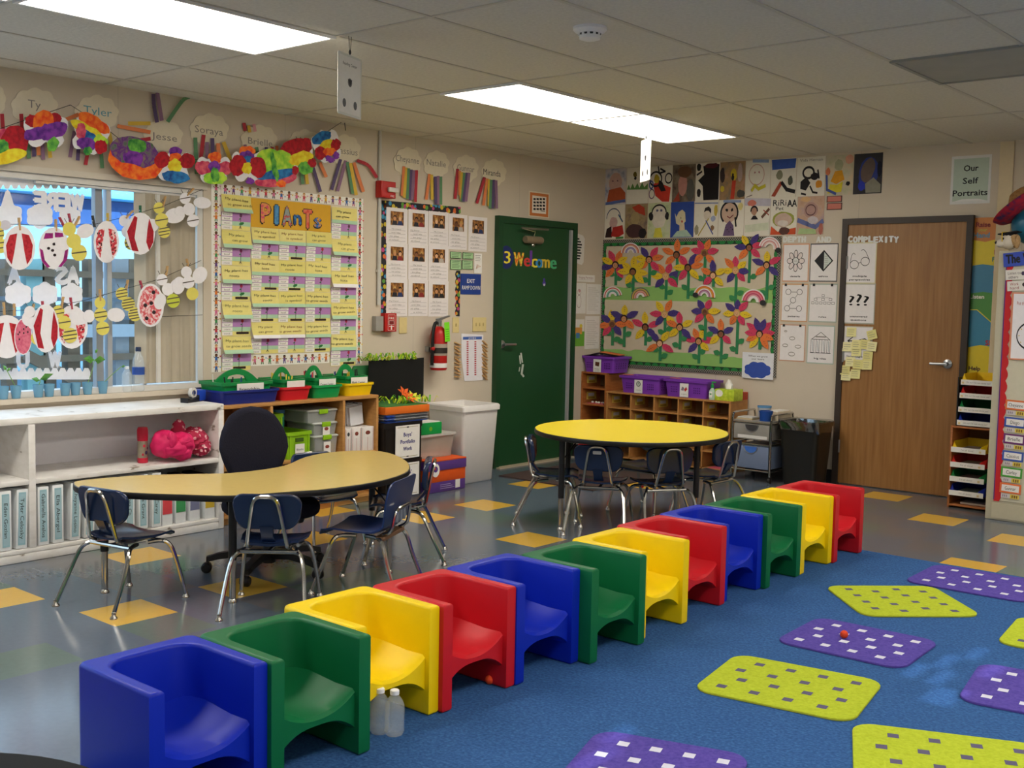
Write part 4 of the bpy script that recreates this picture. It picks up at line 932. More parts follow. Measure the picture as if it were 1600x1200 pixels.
# ================================================================ name clouds with paper streamers
SCOL = {'r': mat('#b2303c', .7), 'o': mat('#e0834f', .7), 'y': mat('#d9b441', .7), 'g': mat('#5f8f66', .7), 'p': mat('#5a4a72', .7), 'm': mat('#8d6a86', .7), 'k': mat('#e2a3ad', .7)}
CLOUD = mat('#e2d8c0', .75)
def cloud(cx, cy, w, h, name, col, strips, label, tx=0, ty=0, tw=None, over=True):
    a = Art('L', cx, cy); n = 9; o = []
    ring = [(cx+w/2*.88*math.cos(2*PI*k/n+.2), cy+h/2*.86*math.sin(2*PI*k/n+.2)) for k in range(n)]
    o = scallop(ring, min(w, h)*.085, 5)
    a.poly(o, CLOUD, .004, .0012)
    if name: a.txt(name, cx+tx, cy+ty, h*.2, col, .0057, w=tw or w*.66)
    r = a.done('name_cloud', label, 'paper cloud', 'paper name clouds above the boards')
    for i, (c, P, wd) in enumerate(strips):
        s = a.sub(); z = .0085+.0012*i; pts = spline([(p[0], p[1], 0) for p in P], 4) if len(P) > 2 else [Vector((p[0], p[1], 0)) for p in P]
        for j in range(len(pts)-1):
            p, q = pts[j], pts[j+1]; d = (q-p).normalized()*wd/2; nn = Vector((-d.y, d.x, 0))
            u = [a.px(v.x, v.y) for v in (p+nn, p-nn, q-nn, q+nn)]
            z0, z1 = z+.014*j/len(pts), z+.014*(j+1)/len(pts)
            s.add([(u[0].x, u[0].y, z0), (u[1].x, u[1].y, z0), (u[2].x, u[2].y, z1), (u[3].x, u[3].y, z1)], [(0, 1, 2, 3)], SCOL[c])
        s.build('streamer', r)
def st(s, wd=6): return [(t[0], [tuple(float(v) for v in q.split(',')) for q in t[1:].split()], wd) for t in s.split('|')]
TEAL = mat('#5f9fb0', .7)
cloud(-8, 157, 34, 56, '', PENCIL, st('r2,178 3,206'), 'paper cloud cut off by the edge of the photo above the window', )
cloud(53, 167, 78, 62, 'Ty', PENCIL, st('r32,178 33,208|g40,183 43,248|p48,180 51,245|o57,200 58,243|m63,200 65,250|y70,200 76,247'), 'paper cloud with a two letter pencil name above the window', 0, -4, 20)
cloud(150, 178, 73, 62, 'Tyler', TEAL, st('o97,189 121,179|m115,205 107,246|p122,215 119,251|r136,235 131,258|g156,236 157,263|y167,200 178,259'), 'paper cloud with a name written in blue above the window', 2, -4, 44)
cloud(254, 212, 66, 52, 'Jesse', PENCIL, st('y199,193 233,193|o182,197 233,207|r212,220 233,217|p238,147 238,165 242,192|m244,145 250,189|g294,152 282,158 258,191'), 'paper cloud with streamers sticking up and sideways above the window end', 2, 2, 40)
cloud(326, 203, 65, 54, 'Soraya', PENCIL, st('g304,215 305,272|r317,211 311,250|m322,222 321,248|p330,216 330,245|o339,224 339,245|y347,222 358,252'), 'paper cloud with a six letter pencil name above the edge of the plants chart', 0, 1, 44)
cloud(404, 219, 60, 50, 'Brielle', PENCIL, st('r380,192 381,205|y387,196 388,207|k395,194 396,206|m381,226 382,238|g399,230 401,247|p414,230 413,246|r423,230 422,245|o430,228 430,242', 5), 'paper cloud with short streamers above and below it over the plants chart', 2, 3, 38)
cloud(475, 226, 56, 50, 'Will', PENCIL, st('m444,246 446,263|g470,270 471,288|y477,270 478,288|p487,260 498,300|o498,254 507,277', 5), 'paper cloud partly behind red and yellow butterflies over the plants chart', -2, -6, 24)
cloud(537, 234, 54, 50, 'Cassius', PENCIL, st('p531,249 516,297|m539,251 525,299|g541,253 549,303|y546,255 554,305|o551,254 565,300|r556,251 573,259 585,278', 5), 'paper cloud with one red streamer curling sideways, beside the conduit', 3, 2, 36)
cloud(636, 253, 45, 49, 'Cheyanne', PENCIL, st('o630,260 626,306|y634,262 629,309|g637,263 634,311|p641,265 638,313|m645,266 641,312|r649,266 646,316', 4.4), 'paper cloud with six streamers, first past the red fire strobe', 0, -4, 36)
cloud(681, 257, 42, 46, 'Natalie', PENCIL, st('o670,272 664,312|y673,273 673,312|p679,276 679,319|m683,275 683,320|g687,276 686,320', 4.4), 'paper cloud with five streamers, second past the red fire strobe', 0, -2, 30)
cloud(727, 264, 41, 47, 'Gunnar', PENCIL, st('r714,264 709,311|o717,267 716,305|y720,269 718,311|g724,270 719,315|p728,270 721,315|m731,270 725,315', 4.4), 'paper cloud with a tight bunch of streamers, third past the red fire strobe', 0, -1, 27)
cloud(771, 270, 40, 46, 'Miranda', INK, st('r756,277 743,318|o760,279 753,321|y763,280 761,322|g766,281 763,326|p770,281 767,326|m773,282 773,326', 4.4), 'paper cloud with spread streamers above the green door frame', -3, 0, 27)

# ================================================================ tie-dyed butterflies on a cord
k = MB(); CORD = mat('#2a2a2a', .8)
cp = [(-6, 203), (110, 164), (160, 196), (205, 232), (250, 240), (310, 250), (372, 250), (430, 240), (480, 226), (535, 190)]
pts = [(.07, *onL(x, y, .07)) for x, y in cp]; k.tube(pts, .0018, CORD, 5)
pk = onL(535, 190, .07); k.tube([(.07, pk[0], pk[1]), (.075, pk[0]+.015, pk[1]+.01), (.08, pk[0]+.02, pk[1]-.06)], .003, CORD, 5); k.tube([(.0, *onL(110, 164, .0)), (.07, *onL(110, 164, .07))], .0018, CORD, 5)
tag(k.build('butterfly_line'), 'dark cord strung along the wall with tie-dyed paper butterflies', 'cord')
def dye(name, cols, scale): return noisemix('dye_'+name, cols, scale, .75, 3)
DYE = {'red': dye('red', [(.3, '#8f1020'), (.6, '#c41a2a')], 40), 'ora': dye('orange', [(.35, '#f0401c'), (.65, '#ff8a2a')], 30), 'yel': dye('yellow', [(.35, '#e8c416'), (.65, '#f6ea3a')], 30), 'pur': dye('purple', [(.3, '#4a1c7a'), (.6, '#8a3cae')], 30),
       'blu': dye('blue', [(.3, '#0f3a86'), (.65, '#2e86c8')], 30), 'grn': dye('green', [(.35, '#1f7a3a'), (.65, '#7ac84a')], 25), 'lim': dye('lime', [(.35, '#7fd03a'), (.65, '#cdf04a')], 20), 'pnk': dye('pink', [(.35, '#c42a5a'), (.65, '#e86a7a')], 30), 'wht': mat('#efedf2', .7), 'mix': dye('mix', [(.3, '#3a7a3a'), (.42, '#7a6a7a'), (.55, '#6a2a86'), (.7, '#8a7a6a')], 22)}
def butterfly(cx, cy, out, patches, label):
    a = Art('L', cx, cy, .075)
    a.poly([(cx+x*.93, cy+y*.93) for x, y in out], DYE['wht'], .004, .0012)
    o = a.done('paper_butterfly', label, 'butterfly', 'tie-dyed butterflies on the cord')
    for i, (c, x, y, rx, ry, rot) in enumerate(patches):
        s = a.sub(); pp = ellp(cx+x*1.03, cy+y*1.03, rx*1.3, ry*1.3, 20, rot); r2 = random.Random(cx*7+i)
        s.poly([(px+r2.uniform(-1.3, 1.3), py+r2.uniform(-1.3, 1.3)) for px, py in pp], DYE[c], .0058+.0006*i); s.build('dyed_patch', o)
def fly(w, h, rot=0):
    P = [(-.1, -.42), (.0, -.5), (.1, -.42), (.18, -.3), (.36, -.4), (.5, -.28), (.48, -.02), (.36, .1), (.42, .26), (.3, .44), (.12, .42), (0, .3), (-.12, .42), (-.3, .44), (-.42, .26), (-.36, .1), (-.48, -.02), (-.5, -.28), (-.36, -.4), (-.18, -.3)]
    c, s = math.cos(rot), math.sin(rot); return [(p.x*w*c-p.y*h*s, p.x*w*s+p.y*h*c) for p in spline([(x, y, 0) for x, y in P], 2, True)]
butterfly(10, 226, fly(60, 58, -.4), [('pnk', -8, -12, 14, 10, 0), ('red', 12, -6, 17, 18, 0), ('grn', -8, 4, 9, 10, 0), ('yel', 6, 18, 20, 8, -.3)], 'red and yellow butterfly at the cut edge of the photo')
butterfly(71, 205, fly(74, 60), [('red', -20, -15, 9, 8, 0), ('red', 14, -19, 8, 7, 0), ('ora', -4, -14, 13, 14, .3), ('pur', -16, 4, 15, 8, -.3), ('pur', 14, -2, 15, 10, -.3), ('pur', 0, 2, 8, 10, 0), ('grn', 10, 20, 7, 9, .4)], 'white butterfly with an orange top and purple middle')
butterfly(140, 211, fly(60, 66, .35), [('ora', 6, -18, 22, 8, .55), ('yel', -4, -6, 24, 7, .55), ('blu', -3, 2, 16, 6, .5), ('lim', 16, 8, 9, 6, .4), ('pnk', -14, -6, 6, 10, 0), ('pur', -6, 14, 12, 8, .4), ('red', 16, 18, 8, 8, 0), ('grn', -4, 24, 5, 5, 0)], 'slanting rainbow striped butterfly above the window')
butterfly(207, 244, fly(78, 62, .25), [('ora', 4, 8, 34, 22, .25), ('mix', 2, -6, 30, 18, .25), ('grn', 6, -16, 12, 8, .3), ('pur', 0, 4, 12, 10, .2), ('ora', -2, 20, 24, 6, .3)], 'large fan shaped butterfly, purple centred with an orange rim')
butterfly(270, 259, fly(62, 56), [('pur', 3, -21, 8, 7, 0), ('ora', 3, -11, 8, 7, 0), ('red', -17, -9, 9, 10, .3), ('red', 20, -7, 10, 9, -.3), ('yel', 2, 2, 8, 10, 0), ('blu', 3, 17, 17, 7, .15)], 'butterfly with red heart wings and a blue tail')
butterfly(333, 264, fly(54, 52), [('ora', 2, -17, 8, 7, 0), ('pnk', -15, -2, 11, 8, .2), ('pnk', 17, -1, 11, 8, -.2), ('pur', 1, -3, 7, 8, 0), ('lim', 2, 14, 14, 8, 0), ('grn', 2, 9, 5, 9, 0)], 'butterfly with pink wings and a lime tail')
butterfly(387, 259, fly(54, 60), [('ora', -2, -22, 10, 6, 0), ('pur', -2, -15, 9, 6, 0), ('blu', -2, -8, 7, 6, 0), ('red', -16, 0, 10, 13, .2), ('red', 14, 2, 10, 13, -.2), ('yel', -2, 4, 6, 7, 0), ('pur', 2, 23, 5, 4, 0)], 'white bottomed butterfly with dark red wings and a rainbow body')
butterfly(430, 262, fly(62, 62, -.1), [('lim', -6, -8, 20, 16, .3), ('lim', 10, -8, 14, 15, -.5), ('pnk', 0, 18, 26, 8, -.15), ('blu', 2, 10, 24, 6, -.15), ('grn', -2, 0, 3, 20, -.2), ('ora', 8, 25, 6, 4, 0)], 'lime green butterfly with a blue and pink lower edge')
butterfly(466, 246, fly(52, 58, -.25), [('red', -6, -14, 19, 11, -.3), ('red', 12, -18, 6, 9, 0), ('yel', 4, 2, 15, 9, -.2), ('grn', 10, 16, 9, 8, 0), ('red', 20, 8, 5, 5, 0), ('red', -6, 20, 4, 5, 0)], 'red and yellow butterfly with dark red spots')
butterfly(510, 228, fly(46, 58, -.35), [('blu', -8, -12, 13, 7, -.4), ('yel', 2, 1, 12, 8, -.3), ('red', 13, -2, 6, 7, 0), ('red', -10, 11, 7, 8, 0), ('ora', 4, 9, 8, 5, 0), ('pur', 4, 20, 6, 4, .3), ('pur', 13, 15, 4, 5, 0)], 'blue topped butterfly at the end of the cord, nearest the conduit')

# ================================================================ lines of paper bugs across the window
def clothes_line(P, label):
    k = MB(); k.tube([(.05, *onL(x, y, .05)) for x, y in P], .0016, CORD, 5); k.tube([(.0, *onL(*P[-1], .0)), (.05, *onL(*P[-1], .05))], .002, CORD, 5)
    tag(k.build('clothes_line'), label, 'cord', 'cords across the window')
clothes_line([(-8, 349), (60, 352), (150, 350), (200, 338), (260, 320), (316, 296)], 'upper cord of paper bugs across the window')
clothes_line([(-8, 487), (50, 484), (130, 470), (175, 457), (250, 436), (314, 407)], 'lower cord of paper bugs across the window')
clothes_line([(225, 496), (270, 494), (316, 492)], 'short bare cord at the end of the blind')
PIN = {'w': mat('#c9a06a', .7), 'r': mat('#b03a4a', .7), 'y': mat('#d8b44a', .7), 'g': mat('#2f6a4a', .7), 'k': mat('#3a3a3a', .7)}
pin_bm = {}
def pin(x, y, c='w', rot=0, label=None, off=.056, group='clothespins on the window cords'):
    t = Art('L', x, y, off)
    if c not in pin_bm:
        k = MB()
        for s in (-1, 1): k.box(-.0045, .0045, -.034, .034, s*.006-.0025+.001, s*.006+.0025+.001, PIN[c], .001)
        k.tube([(-.005, .004, 0), (.005, .004, 0)], .0045, STEEL, 6)
        pin_bm[c] = k.build('clothespin'); o = pin_bm[c]
    else: o = pin_bm[c].copy(); COL.objects.link(o)
    o.matrix_local = t.frame() @ Matrix.Rotation(rot, 4, 'Z'); return tag(o, label, 'clothespin', group)
BEEY, BUGW, BWG = mat('#e4d869', .75), mat('#f0eef2', .75), mat('#d3d0da', .75)
STR = mat('#5a5248', .7); SEED = mat('#2a1c20', .7)
bug_n = [0]
def layer(): bug_n[0] += 1; return .052+.0035*(bug_n[0] % 7)
def bee(segs, wings, label, stripes=(0, 0, 0), col=None, side=1):
    a = Art('L', segs[1][0], segs[1][1], layer()); m = [BEEY, BEEY, BEEY] if col is None else col
    for i, (x, y, r) in enumerate(segs): a.ell(x, y, r*.95, r, m[i], .0015+.001*i, th=.0009, n=16)
    for i, n in enumerate(stripes):
        x, y, r = segs[i]
        for j in range(n): yy = (j+1)/(n+1)*2-1; w = math.sqrt(max(.05, 1-yy*yy))*r*.85; a.line([(x-w, y+yy*r+1), (x+w, y+yy*r-2)], r*.16, STR, .0032+.001*i)
    x, y, r = segs[0]
    for s in (-1, 1): a.line([(x+s*r*.3, y-r*.8), (x+s*r*.7, y-r*1.5)], 1, STR, .002)
    o = a.done('paper_bee', label, 'paper bee', 'paper bees on the window cords')
    for (x, y, rx, ry, rot) in wings:
        s = a.sub(); s.ell(x, y, rx, ry, BUGW if len(wings) > 1 else BWG, .0005, rot, 16, .0009); s.build('wing', o)
def lady(cx, cy, w, h, label, mode):
    a = Art('L', cx, cy, layer()); a.ell(cx, cy, w/2, h/2, BUGW, .001, 0, 20, .0009)
    o = a.done('paper_ladybug', label, 'paper ladybug', 'paper ladybugs on the window cords')
    def wing(P, m, z=.0028):
        s = a.sub(); s.poly([(cx+x*w, cy+y*h) for x, y in P], m, z); return s
    L_ = [(-.07, -.32), (-.3, -.28), (-.42, -.05), (-.38, .22), (-.24, .38), (-.16, .1)]; R_ = [(-x, y) for x, y in L_]
    r2 = random.Random(int(cx*3+cy))
    RD1 = noisemix(f'crayon_{int(cx)}_{int(cy)}', {'red': [(.35, '#a31422'), (.6, '#c9303a')], 'mag': [(.35, '#861a6a'), (.6, '#a3207e')], 'seed': [(.40, '#f0d8d8'), (.5, '#d8404a'), (.6, '#cf3a48')], 'pink': [(.35, '#cf5a78'), (.6, '#e0788e')], 'spot': [(.4, '#f3d6d8'), (.55, '#dd5f66')], 'side': [(.35, '#9c1626'), (.6, '#b91f30')]}[mode], 60, .8, 3, stretch=(1, 1, 1))
    if mode in ('red', 'seed'):
        for P in (L_, R_):
            s = wing(P, RD1)
            if mode == 'seed':
                for _ in range(9): s.ell(cx+(P[2][0]*.66+r2.uniform(-.09, .09))*w, cy+r2.uniform(-.22, .3)*h, .9, 1.8, SEED, .004, .3, 6)
            s.build('wing', o)
    elif mode == 'mag':
        for P in ([(-.28, -.36), (-.03, -.36), (-.03, -.24), (-.34, -.22)], [(.03, -.38), (.28, -.36), (.32, -.26), (.03, -.26)], [(-.46, .0), (-.36, .05), (-.3, .28), (-.12, .44), (-.22, .46), (-.4, .3)], [(.46, .0), (.36, .05), (.3, .28), (.14, .44), (.24, .44), (.42, .28)]): wing(P, RD1).build('wing_patch', o)
        s = a.sub()
        for x, y in ((-.05, .05), (.17, -.0), (.0, -.1), (.02, .16), (-.18, .0)): s.ell(cx+x*w, cy+y*h, 2.6, 2.4, SEED, .004, 0, 7)
        s.build('spots', o)
    elif mode == 'pink':
        s = wing([(.46*math.cos(t*PI/8), .47*math.sin(t*PI/8)) for t in range(16)], RD1)
        for _ in range(8): s.ell(cx+r2.uniform(-.3, .3)*w, cy+r2.uniform(-.35, .3)*h, 1.2, 1.8, SEED, .004, 0, 6)
        s.build('wing', o)
    elif mode == 'spot':
        s = wing([(.42*math.cos(t*PI/8), .45*math.sin(t*PI/8)) for t in range(16)], RD1)
        for x, y in ((.1, -.3), (.02, -.05), (-.2, 0), (-.15, .3), (.12, .16)): s.ell(cx+x*w, cy+y*h, 3, 3.2, SEED, .004, 0, 8)
        s.build('wing', o)
    else:
        for P in ([(-.45, -.05), (-.2, -.42), (-.1, -.38), (-.2, .1), (-.06, .42), (-.28, .4)], [(.45, -.05), (.3, -.36), (.24, -.1), (.2, .2), (.3, .4), (.44, .2)]): wing(P, RD1).build('wing', o)
bee([(-8, 350, 10), (-4, 366, 11), (0, 384, 12)], [(8, 352, 9, 8, 0)], 'paper bee at the cut edge of the photo on the upper cord', (0, 2, 2))
lady(30, 387, 50, 70, 'white ladybug with two plain red wings on the upper cord', 'red')
lady(84, 388, 48, 66, 'white ladybug with magenta bands and black dots on the upper cord', 'mag')
bee([(108, 358, 11), (115, 377, 12), (123, 395, 13)], [(133, 361, 14, 11, -.4), (98, 381, 12, 11, 0)], 'yellow bee beside the magenta ladybug', (0, 0, 1))
lady(166, 378, 40, 66, 'white ladybug with two seeded red wings on the upper cord', 'seed')
lady(219, 365, 46, 66, 'white ladybug with red side panels in front of the blind', 'side')
bee([(194, 345, 9), (199, 362, 10), (205, 379, 12)], [(221, 356, 14, 11, 0), (236, 353, 10, 11, 0)], 'pale bee with a dark striped tail on the upper cord', (0, 0, 3), [BUGW, BUGW, BEEY])
bee([(248, 325, 9), (252, 344, 11), (256, 362, 10)], [(273, 337, 16, 12, -.2), (238, 352, 10, 10, 0)], 'yellow striped bee in front of the blind, next to last on the upper cord', (1, 1, 3))
bee([(289, 310, 9), (295, 327, 10), (301, 345, 10)], [(316, 317, 14, 9, .1), (281, 330, 8, 8, 0)], 'pale bee at the high end of the upper cord', (1, 0, 1), [BUGW, BUGW, BUGW])
lady(10, 526, 58, 68, 'red ladybug at the cut edge of the photo on the lower cord', 'red')
lady(36, 526, 28, 58, 'narrow pink ladybug with black seeds on the lower cord', 'pink')
bee([(46, 487, 9), (52, 505, 10), (58, 528, 11)], [(45, 498, 11, 12, 0), (60, 498, 12, 14, 0)], 'white bee with one yellow round on the lower cord', (0, 0, 0), [BUGW, BUGW, BEEY])
lady(71, 513, 42, 76, 'ladybug with dark red side panels on the lower cord', 'side')
lady(112, 511, 50, 68, 'pink scribbled ladybug with white middle on the lower cord', 'seed')
bee([(91, 487, 10), (100, 504, 11), (109, 524, 12)], [(123, 497, 15, 11, 0), (76, 500, 14, 12, .5)], 'bee with brown stripes overlapping the pink ladybug', (2, 1, 3))
bee([(156, 473, 9), (157, 492, 11), (160, 513, 11)], [(181, 492, 14, 11, .1), (139, 494, 9, 10, 0)], 'upright yellow bee hanging before the window mullion', (0, 2, 1))
bee([(190, 459, 10), (200, 475, 11), (210, 491, 11)], [], 'wingless yellow scribbled bee on the lower cord', (3, 4, 4))
lady(235, 477, 42, 68, 'pink ladybug with five black spots in front of the blind', 'spot')
bee([(253, 437, 9), (262, 452, 10), (270, 470, 11)], [(250, 471, 9, 13, .3), (276, 446, 10, 10, 0)], 'bee with a lime striped tail in front of the blind', (1, 0, 2), [BUGW, BUGW, mat('#c8d24a', .75)])
bee([(291, 425, 9), (294, 441, 10), (300, 459, 10)], [(312, 430, 11, 14, .5), (279, 446, 10, 14, .2)], 'white bee with a yellow tail at the high end of the lower cord', (0, 1, 0), [BUGW, BUGW, BEEY])
for i, (x, y, c, r) in enumerate([(30, 350, 'w', .05), (87, 352, 'w', 0), (97, 348, 'r', .5), (109, 343, 'r', .2), (120, 346, 'w', -.5), (146, 346, 'k', .2), (168, 342, 'y', 0), (202, 335, 'w', -.8), (219, 330, 'g', 0), (256, 315, 'w', -.3), (297, 300, 'w', -.8),
                                  (6, 482, 'w', .05), (22, 484, 'w', 0), (51, 484, 'w', -.2), (67, 480, 'r', .1), (97, 473, 'w', -.2), (111, 474, 'r', .1), (156, 461, 'w', 0), (198, 446, 'w', -.2), (221, 447, 'r', .3), (260, 424, 'w', -.2), (293, 413, 'w', .2)]):
    up = 'upper' if i < 11 else 'lower'; kind = {'w': 'plain wooden', 'r': 'dark red', 'y': 'yellow', 'g': 'green', 'k': 'black'}[c]
    pin(x, y, c, r, f'{kind} clothespin on the {up} cord of paper bugs')

# paper letters and scallops on the window glass, readable from outside
GL = -.064
def glass_letter(ch, x, y, h, label):
    a = Art('L', x, y, GL); a.txt(ch, x, y, h*.9, BUGW, .0, w=h*.62, sx=-1, bold=.085); a.done('paper_letter', label, 'paper letter', 'white paper letters on the window')
for ch, x, y, w in (('W', 121, 317, 'first'), ('E', 99, 316, 'second'), ('R', 80, 315, 'third'), ('E', 62, 313, 'fourth'), ('A', 12, 312, 'last')): glass_letter(ch, x, y, 30, f'white reversed letter {ch}, {w} of the top row on the glass')
for ch, x, y, w in (('A', 114, 430, 'first'), ('S', 96, 430, 'second'), ('A', 22, 430, 'last')): glass_letter(ch, x, y, 29, f'white reversed letter {ch}, {w} of the middle row on the glass')
for ch, x, y, w in (('W', 86, 562, 'first'), ('U', 36, 562, 'last')): glass_letter(ch, x, y, 28, f'white reversed letter {ch}, {w} of the bottom row on the glass')
for cx, cy, w, h, lab in ((14, 336, 44, 40, 'upper row at the photo edge'), (62, 338, 44, 40, 'upper row, second from the mullion'), (109, 340, 36, 36, 'upper row, nearest the mullion'), (28, 460, 44, 40, 'lower row at the photo edge'), (70, 460, 42, 40, 'lower row, second from the mullion'), (112, 460, 36, 38, 'lower row, nearest the mullion')):
    a = Art('L', cx, cy, GL); a.poly(scallop([(cx+w*.44*math.cos(2*PI*k/6), cy+h*.42*math.sin(2*PI*k/6)) for k in range(6)], w*.13, 5), BUGW, .0012, .0008); a.done('window_cloud', f'white paper cloud on the glass, {lab}', 'paper cloud', 'white paper clouds on the window')
for y, lab in ((287, 'top'), (583, 'bottom')):
    a = Art('L', 60, y, GL); P = [(-8, y-9), (141, y-9), (141, y)]; s = 1 if y < 400 else -1; y0 = y if s > 0 else y
    P = [(-8, y-10*s), (141, y-(10 if s > 0 else -10)*1)]
    for i in range(12): x = 141-i*12.4; P += [(x, y+2*s), (x-3.1, y+8*s), (x-9, y+8*s), (x-12, y+2*s)]
    a.poly(P, BUGW, .0005, .0008); a.done('scalloped_strip', f'white scalloped paper strip along the {lab} of the window glass', 'paper strip')

# cups of seedlings and bottles on the sill
CUP = mat('#6ea3bf', .25, .05, alpha=.85); SOIL = mat('#3a5a6a', .9); LEAF = noisemix('leaf', [(.3, '#3f7a2a'), (.7, '#6aa640')], 20, .5); STEM = mat('#7aa04a', .6)
def cup(x, stem, lab):
    y_, z_ = onL(x, 580, .014); t = thing('seedling_cup', f'blue plastic cup {lab} on the window sill', 'cup', (.003, y_, WZ0+.0005), 0, 'blue seedling cups on the sill')
    k = MB(); k.lathe([(0, 0), (.022, 0), (.0305, .072), (.0285, .072), (.027, .06), (0, .06)], CUP, 16); k.build('cup_body', t)
    k = MB(); k.lathe([(.0265, .0605), (.0, .0615)], SOIL, 14); k.build('soil', t)
    if stem:
        k = MB(); k.tube(spline([(0, 0, .06)]+stem[0], 4), .0022, STEM, 6); k.build('plant_stem', t)
        for (p, l, w_, a) in stem[1]:
            k = MB(); q = Vector(p); d = Vector((0, math.cos(a), math.sin(a))); n_ = Vector((.5, -math.sin(a), math.cos(a))).normalized()
            k.add([q, q+d*l*.4+n_*w_, q+d*l, q+d*l*.4-n_*w_, q+d*l*.5+Vector((.012, 0, 0))], [(0, 4, 1), (1, 4, 2), (2, 4, 3), (3, 4, 0)], LEAF); k.build('leaf', t)
cup(6, None, 'at the cut edge of the photo')
cup(26, ([(.0, -.02, .1), (0, -.05, .16)], [((0, -.05, .16), .035, .015, 2.2), ((0, -.05, .155), .03, .012, .6)]), 'with a thin bending seedling')
cup(61, ([(0, .01, .085), (0, .01, .1)], [((0, .01, .1), .085, .026, .35), ((0, .01, .095), .05, .016, 2.9)]), 'with a broad leaved low seedling')
cup(78, None, 'without a seedling, next to the broad leaved one'); cup(103, None, 'without a seedling, in the middle of the row'); cup(119, None, 'without a seedling, before the tall plant')
cup(138, ([(0, .03, .14), (0, .045, .2)], [((0, .045, .2), .07, .028, .0), ((0, .045, .2), .07, .026, 3.0), ((0, .05, .24), .03, .014, 1.0)]), 'with the tallest seedling'); cup(162, ([(0, .06, .11), (0, .12, .155)], [((0, .12, .155), .03, .01, .1)]), 'with a stem leaning toward the water bottles')
for px, h, rr, lab, bd in ((199, .155, .030, 'small clear water bottle on the window sill', None), (217, .27, .036, 'tall water bottle with a blue wrapper on the window sill', '#2c4fa0')):
    y_ = onL(px, 590, .0)[0]; bottle(lab, None, h, rr, 'water bottles on the sill', WZ0+.0005, '#1c2a4a' if bd else '#e8eef2', None, bd, (-.005, y_))

# ================================================================ the plants chart
K_ = [(x, *onL(x, 440)) for x in (345, 391, 434, 476, 516, 556)]; EX = [k[1] for k in K_]
VT, VB = 2.045, .938
SKIN = ['#c99062', '#8a5a3a', '#e0b088', '#6a4228', '#d8a878']
def border_strip(name, label, u0, u1, v0, v1, nx, ny):
    a = MB(); cu, cv = (u0+u1)/2, (v0+v1)/2; a.prism(rrect(0, 0, u1-u0, v1-v0), .001, .0022, mat('#f2efe6', .6)); r2 = random.Random(int(100*(u0+v0)))
    for i in range(nx):
        for j in range(ny):
            x, y = -(u1-u0)/2+(u1-u0)*(i+.5)/nx, -(v1-v0)/2+(v1-v0)*(j+.5)/ny; a.M = Matrix.Translation((x, y, 0)) @ Matrix.Diagonal((1.27, 1.27, 1, 1)); x = y = 0; sk = mat(r2.choice(SKIN), .7); c1, c2 = mat(r2.choice(['#c83a4a', '#e0b030', '#3a6ab0', '#4a9a5a', '#d8709a', '#e07a2a', '#6a4a8a']), .7), mat(r2.choice(['#3a4a8a', '#7a4a2a', '#2a2a3a', '#4a7a4a', '#c84a6a']), .7)
            z = .003
            for sx in (-1, 1):
                a.flat([(x+sx*.004, y), (x+sx*.016, y+r2.uniform(-.006, .012)), (x+sx*.016, y+.006), (x+sx*.004, y+.006)], z, sk)
                a.flat([(x+sx*.001, y-.008), (x+sx*.007, y-.008), (x+sx*(.009), y-.022), (x+sx*.003, y-.022)], z, c2)
            a.flat([(x-.006, y+.007), (x-.008, y-.010), (x+.008, y-.010), (x+.006, y+.007)], z+.0004, c1); a.flat(ellp(x, y+.014, .0085, .0085, 9), z+.0004, sk); a.flat([(x-.009, y+.015), (x-.006, y+.023), (x+.006, y+.023), (x+.009, y+.015), (x, y+.0185)], z+.0008, mat(r2.choice(['#2a1a14', '#5a3a1a', '#b08030', '#1a1a1a']), .8))
            hx, hy = x+.024, y+r2.uniform(-.012, .012); a.flat([(hx, hy-.006), (hx+.006, hy+.002), (hx+.003, hy+.005), (hx, hy+.002), (hx-.003, hy+.005), (hx-.006, hy+.002)], z, mat(r2.choice(['#d84a5a', '#e0a0b0', '#8ab0d8', '#e0c050']), .7))
    a.M = Matrix()
    return tag(a.build(name, MW=Matrix(((0, 0, 1, 0), (1, 0, 0, cu), (0, 1, 0, cv), (0, 0, 0, 1)))), label, 'border strip', 'border strips printed with dancing children')
bl0 = onL(330, 430)[0]; br1 = onL(566, 440)[0]
border_strip('border_strip', 'printed border strip down the window side of the plants chart', bl0, EX[0]-.002, VB-.03, VT+.066, 1, 20)
border_strip('border_strip', 'printed border strip along the top of the plants chart', EX[0], EX[5], VT+.004, VT+.066, 18, 1)
border_strip('border_strip', 'printed border strip down the fire strobe side of the plants chart', EX[5]+.002, br1, VB-.015, VT+.066, 1, 20)
border_strip('border_strip', 'printed border strip along the bottom of the plants chart', EX[1]+.005, EX[4]-.005, VB-.0, VB+.075, 11, 1)
a = MB(); u0, u1 = EX[0], EX[5]; a.prism(rrect(0, 0, u1-u0, VT-VB-.08), .0003, .001, mat('#e8dcc0', .7)); tag(a.build('backing_paper', MW=Matrix(((0, 0, 1, 0), (1, 0, 0, (u0+u1)/2), (0, 1, 0, (VT+VB)/2+.04), (0, 0, 0, 1)))), 'backing paper behind the flip books of the plants chart', 'paper')
tv0 = onL(434, 358)[1]
u0, u1 = EX[1]+.003, EX[4]-.003
t = thing('title_banner', 'gold banner spelling plants in patterned letters', 'banner', (0.0, (u0+u1)/2, (tv0+VT)/2)); LMX = Matrix(((0, 0, 1, 0), (1, 0, 0, 0), (0, 1, 0, 0), (0, 0, 0, 1)))
k = MB(); k.M = LMX; k.prism(rrect(0, 0, u1-u0, VT-tv0-.004), .002, .0034, mat('#d9a514', .6)); k.build('banner_sheet', t)
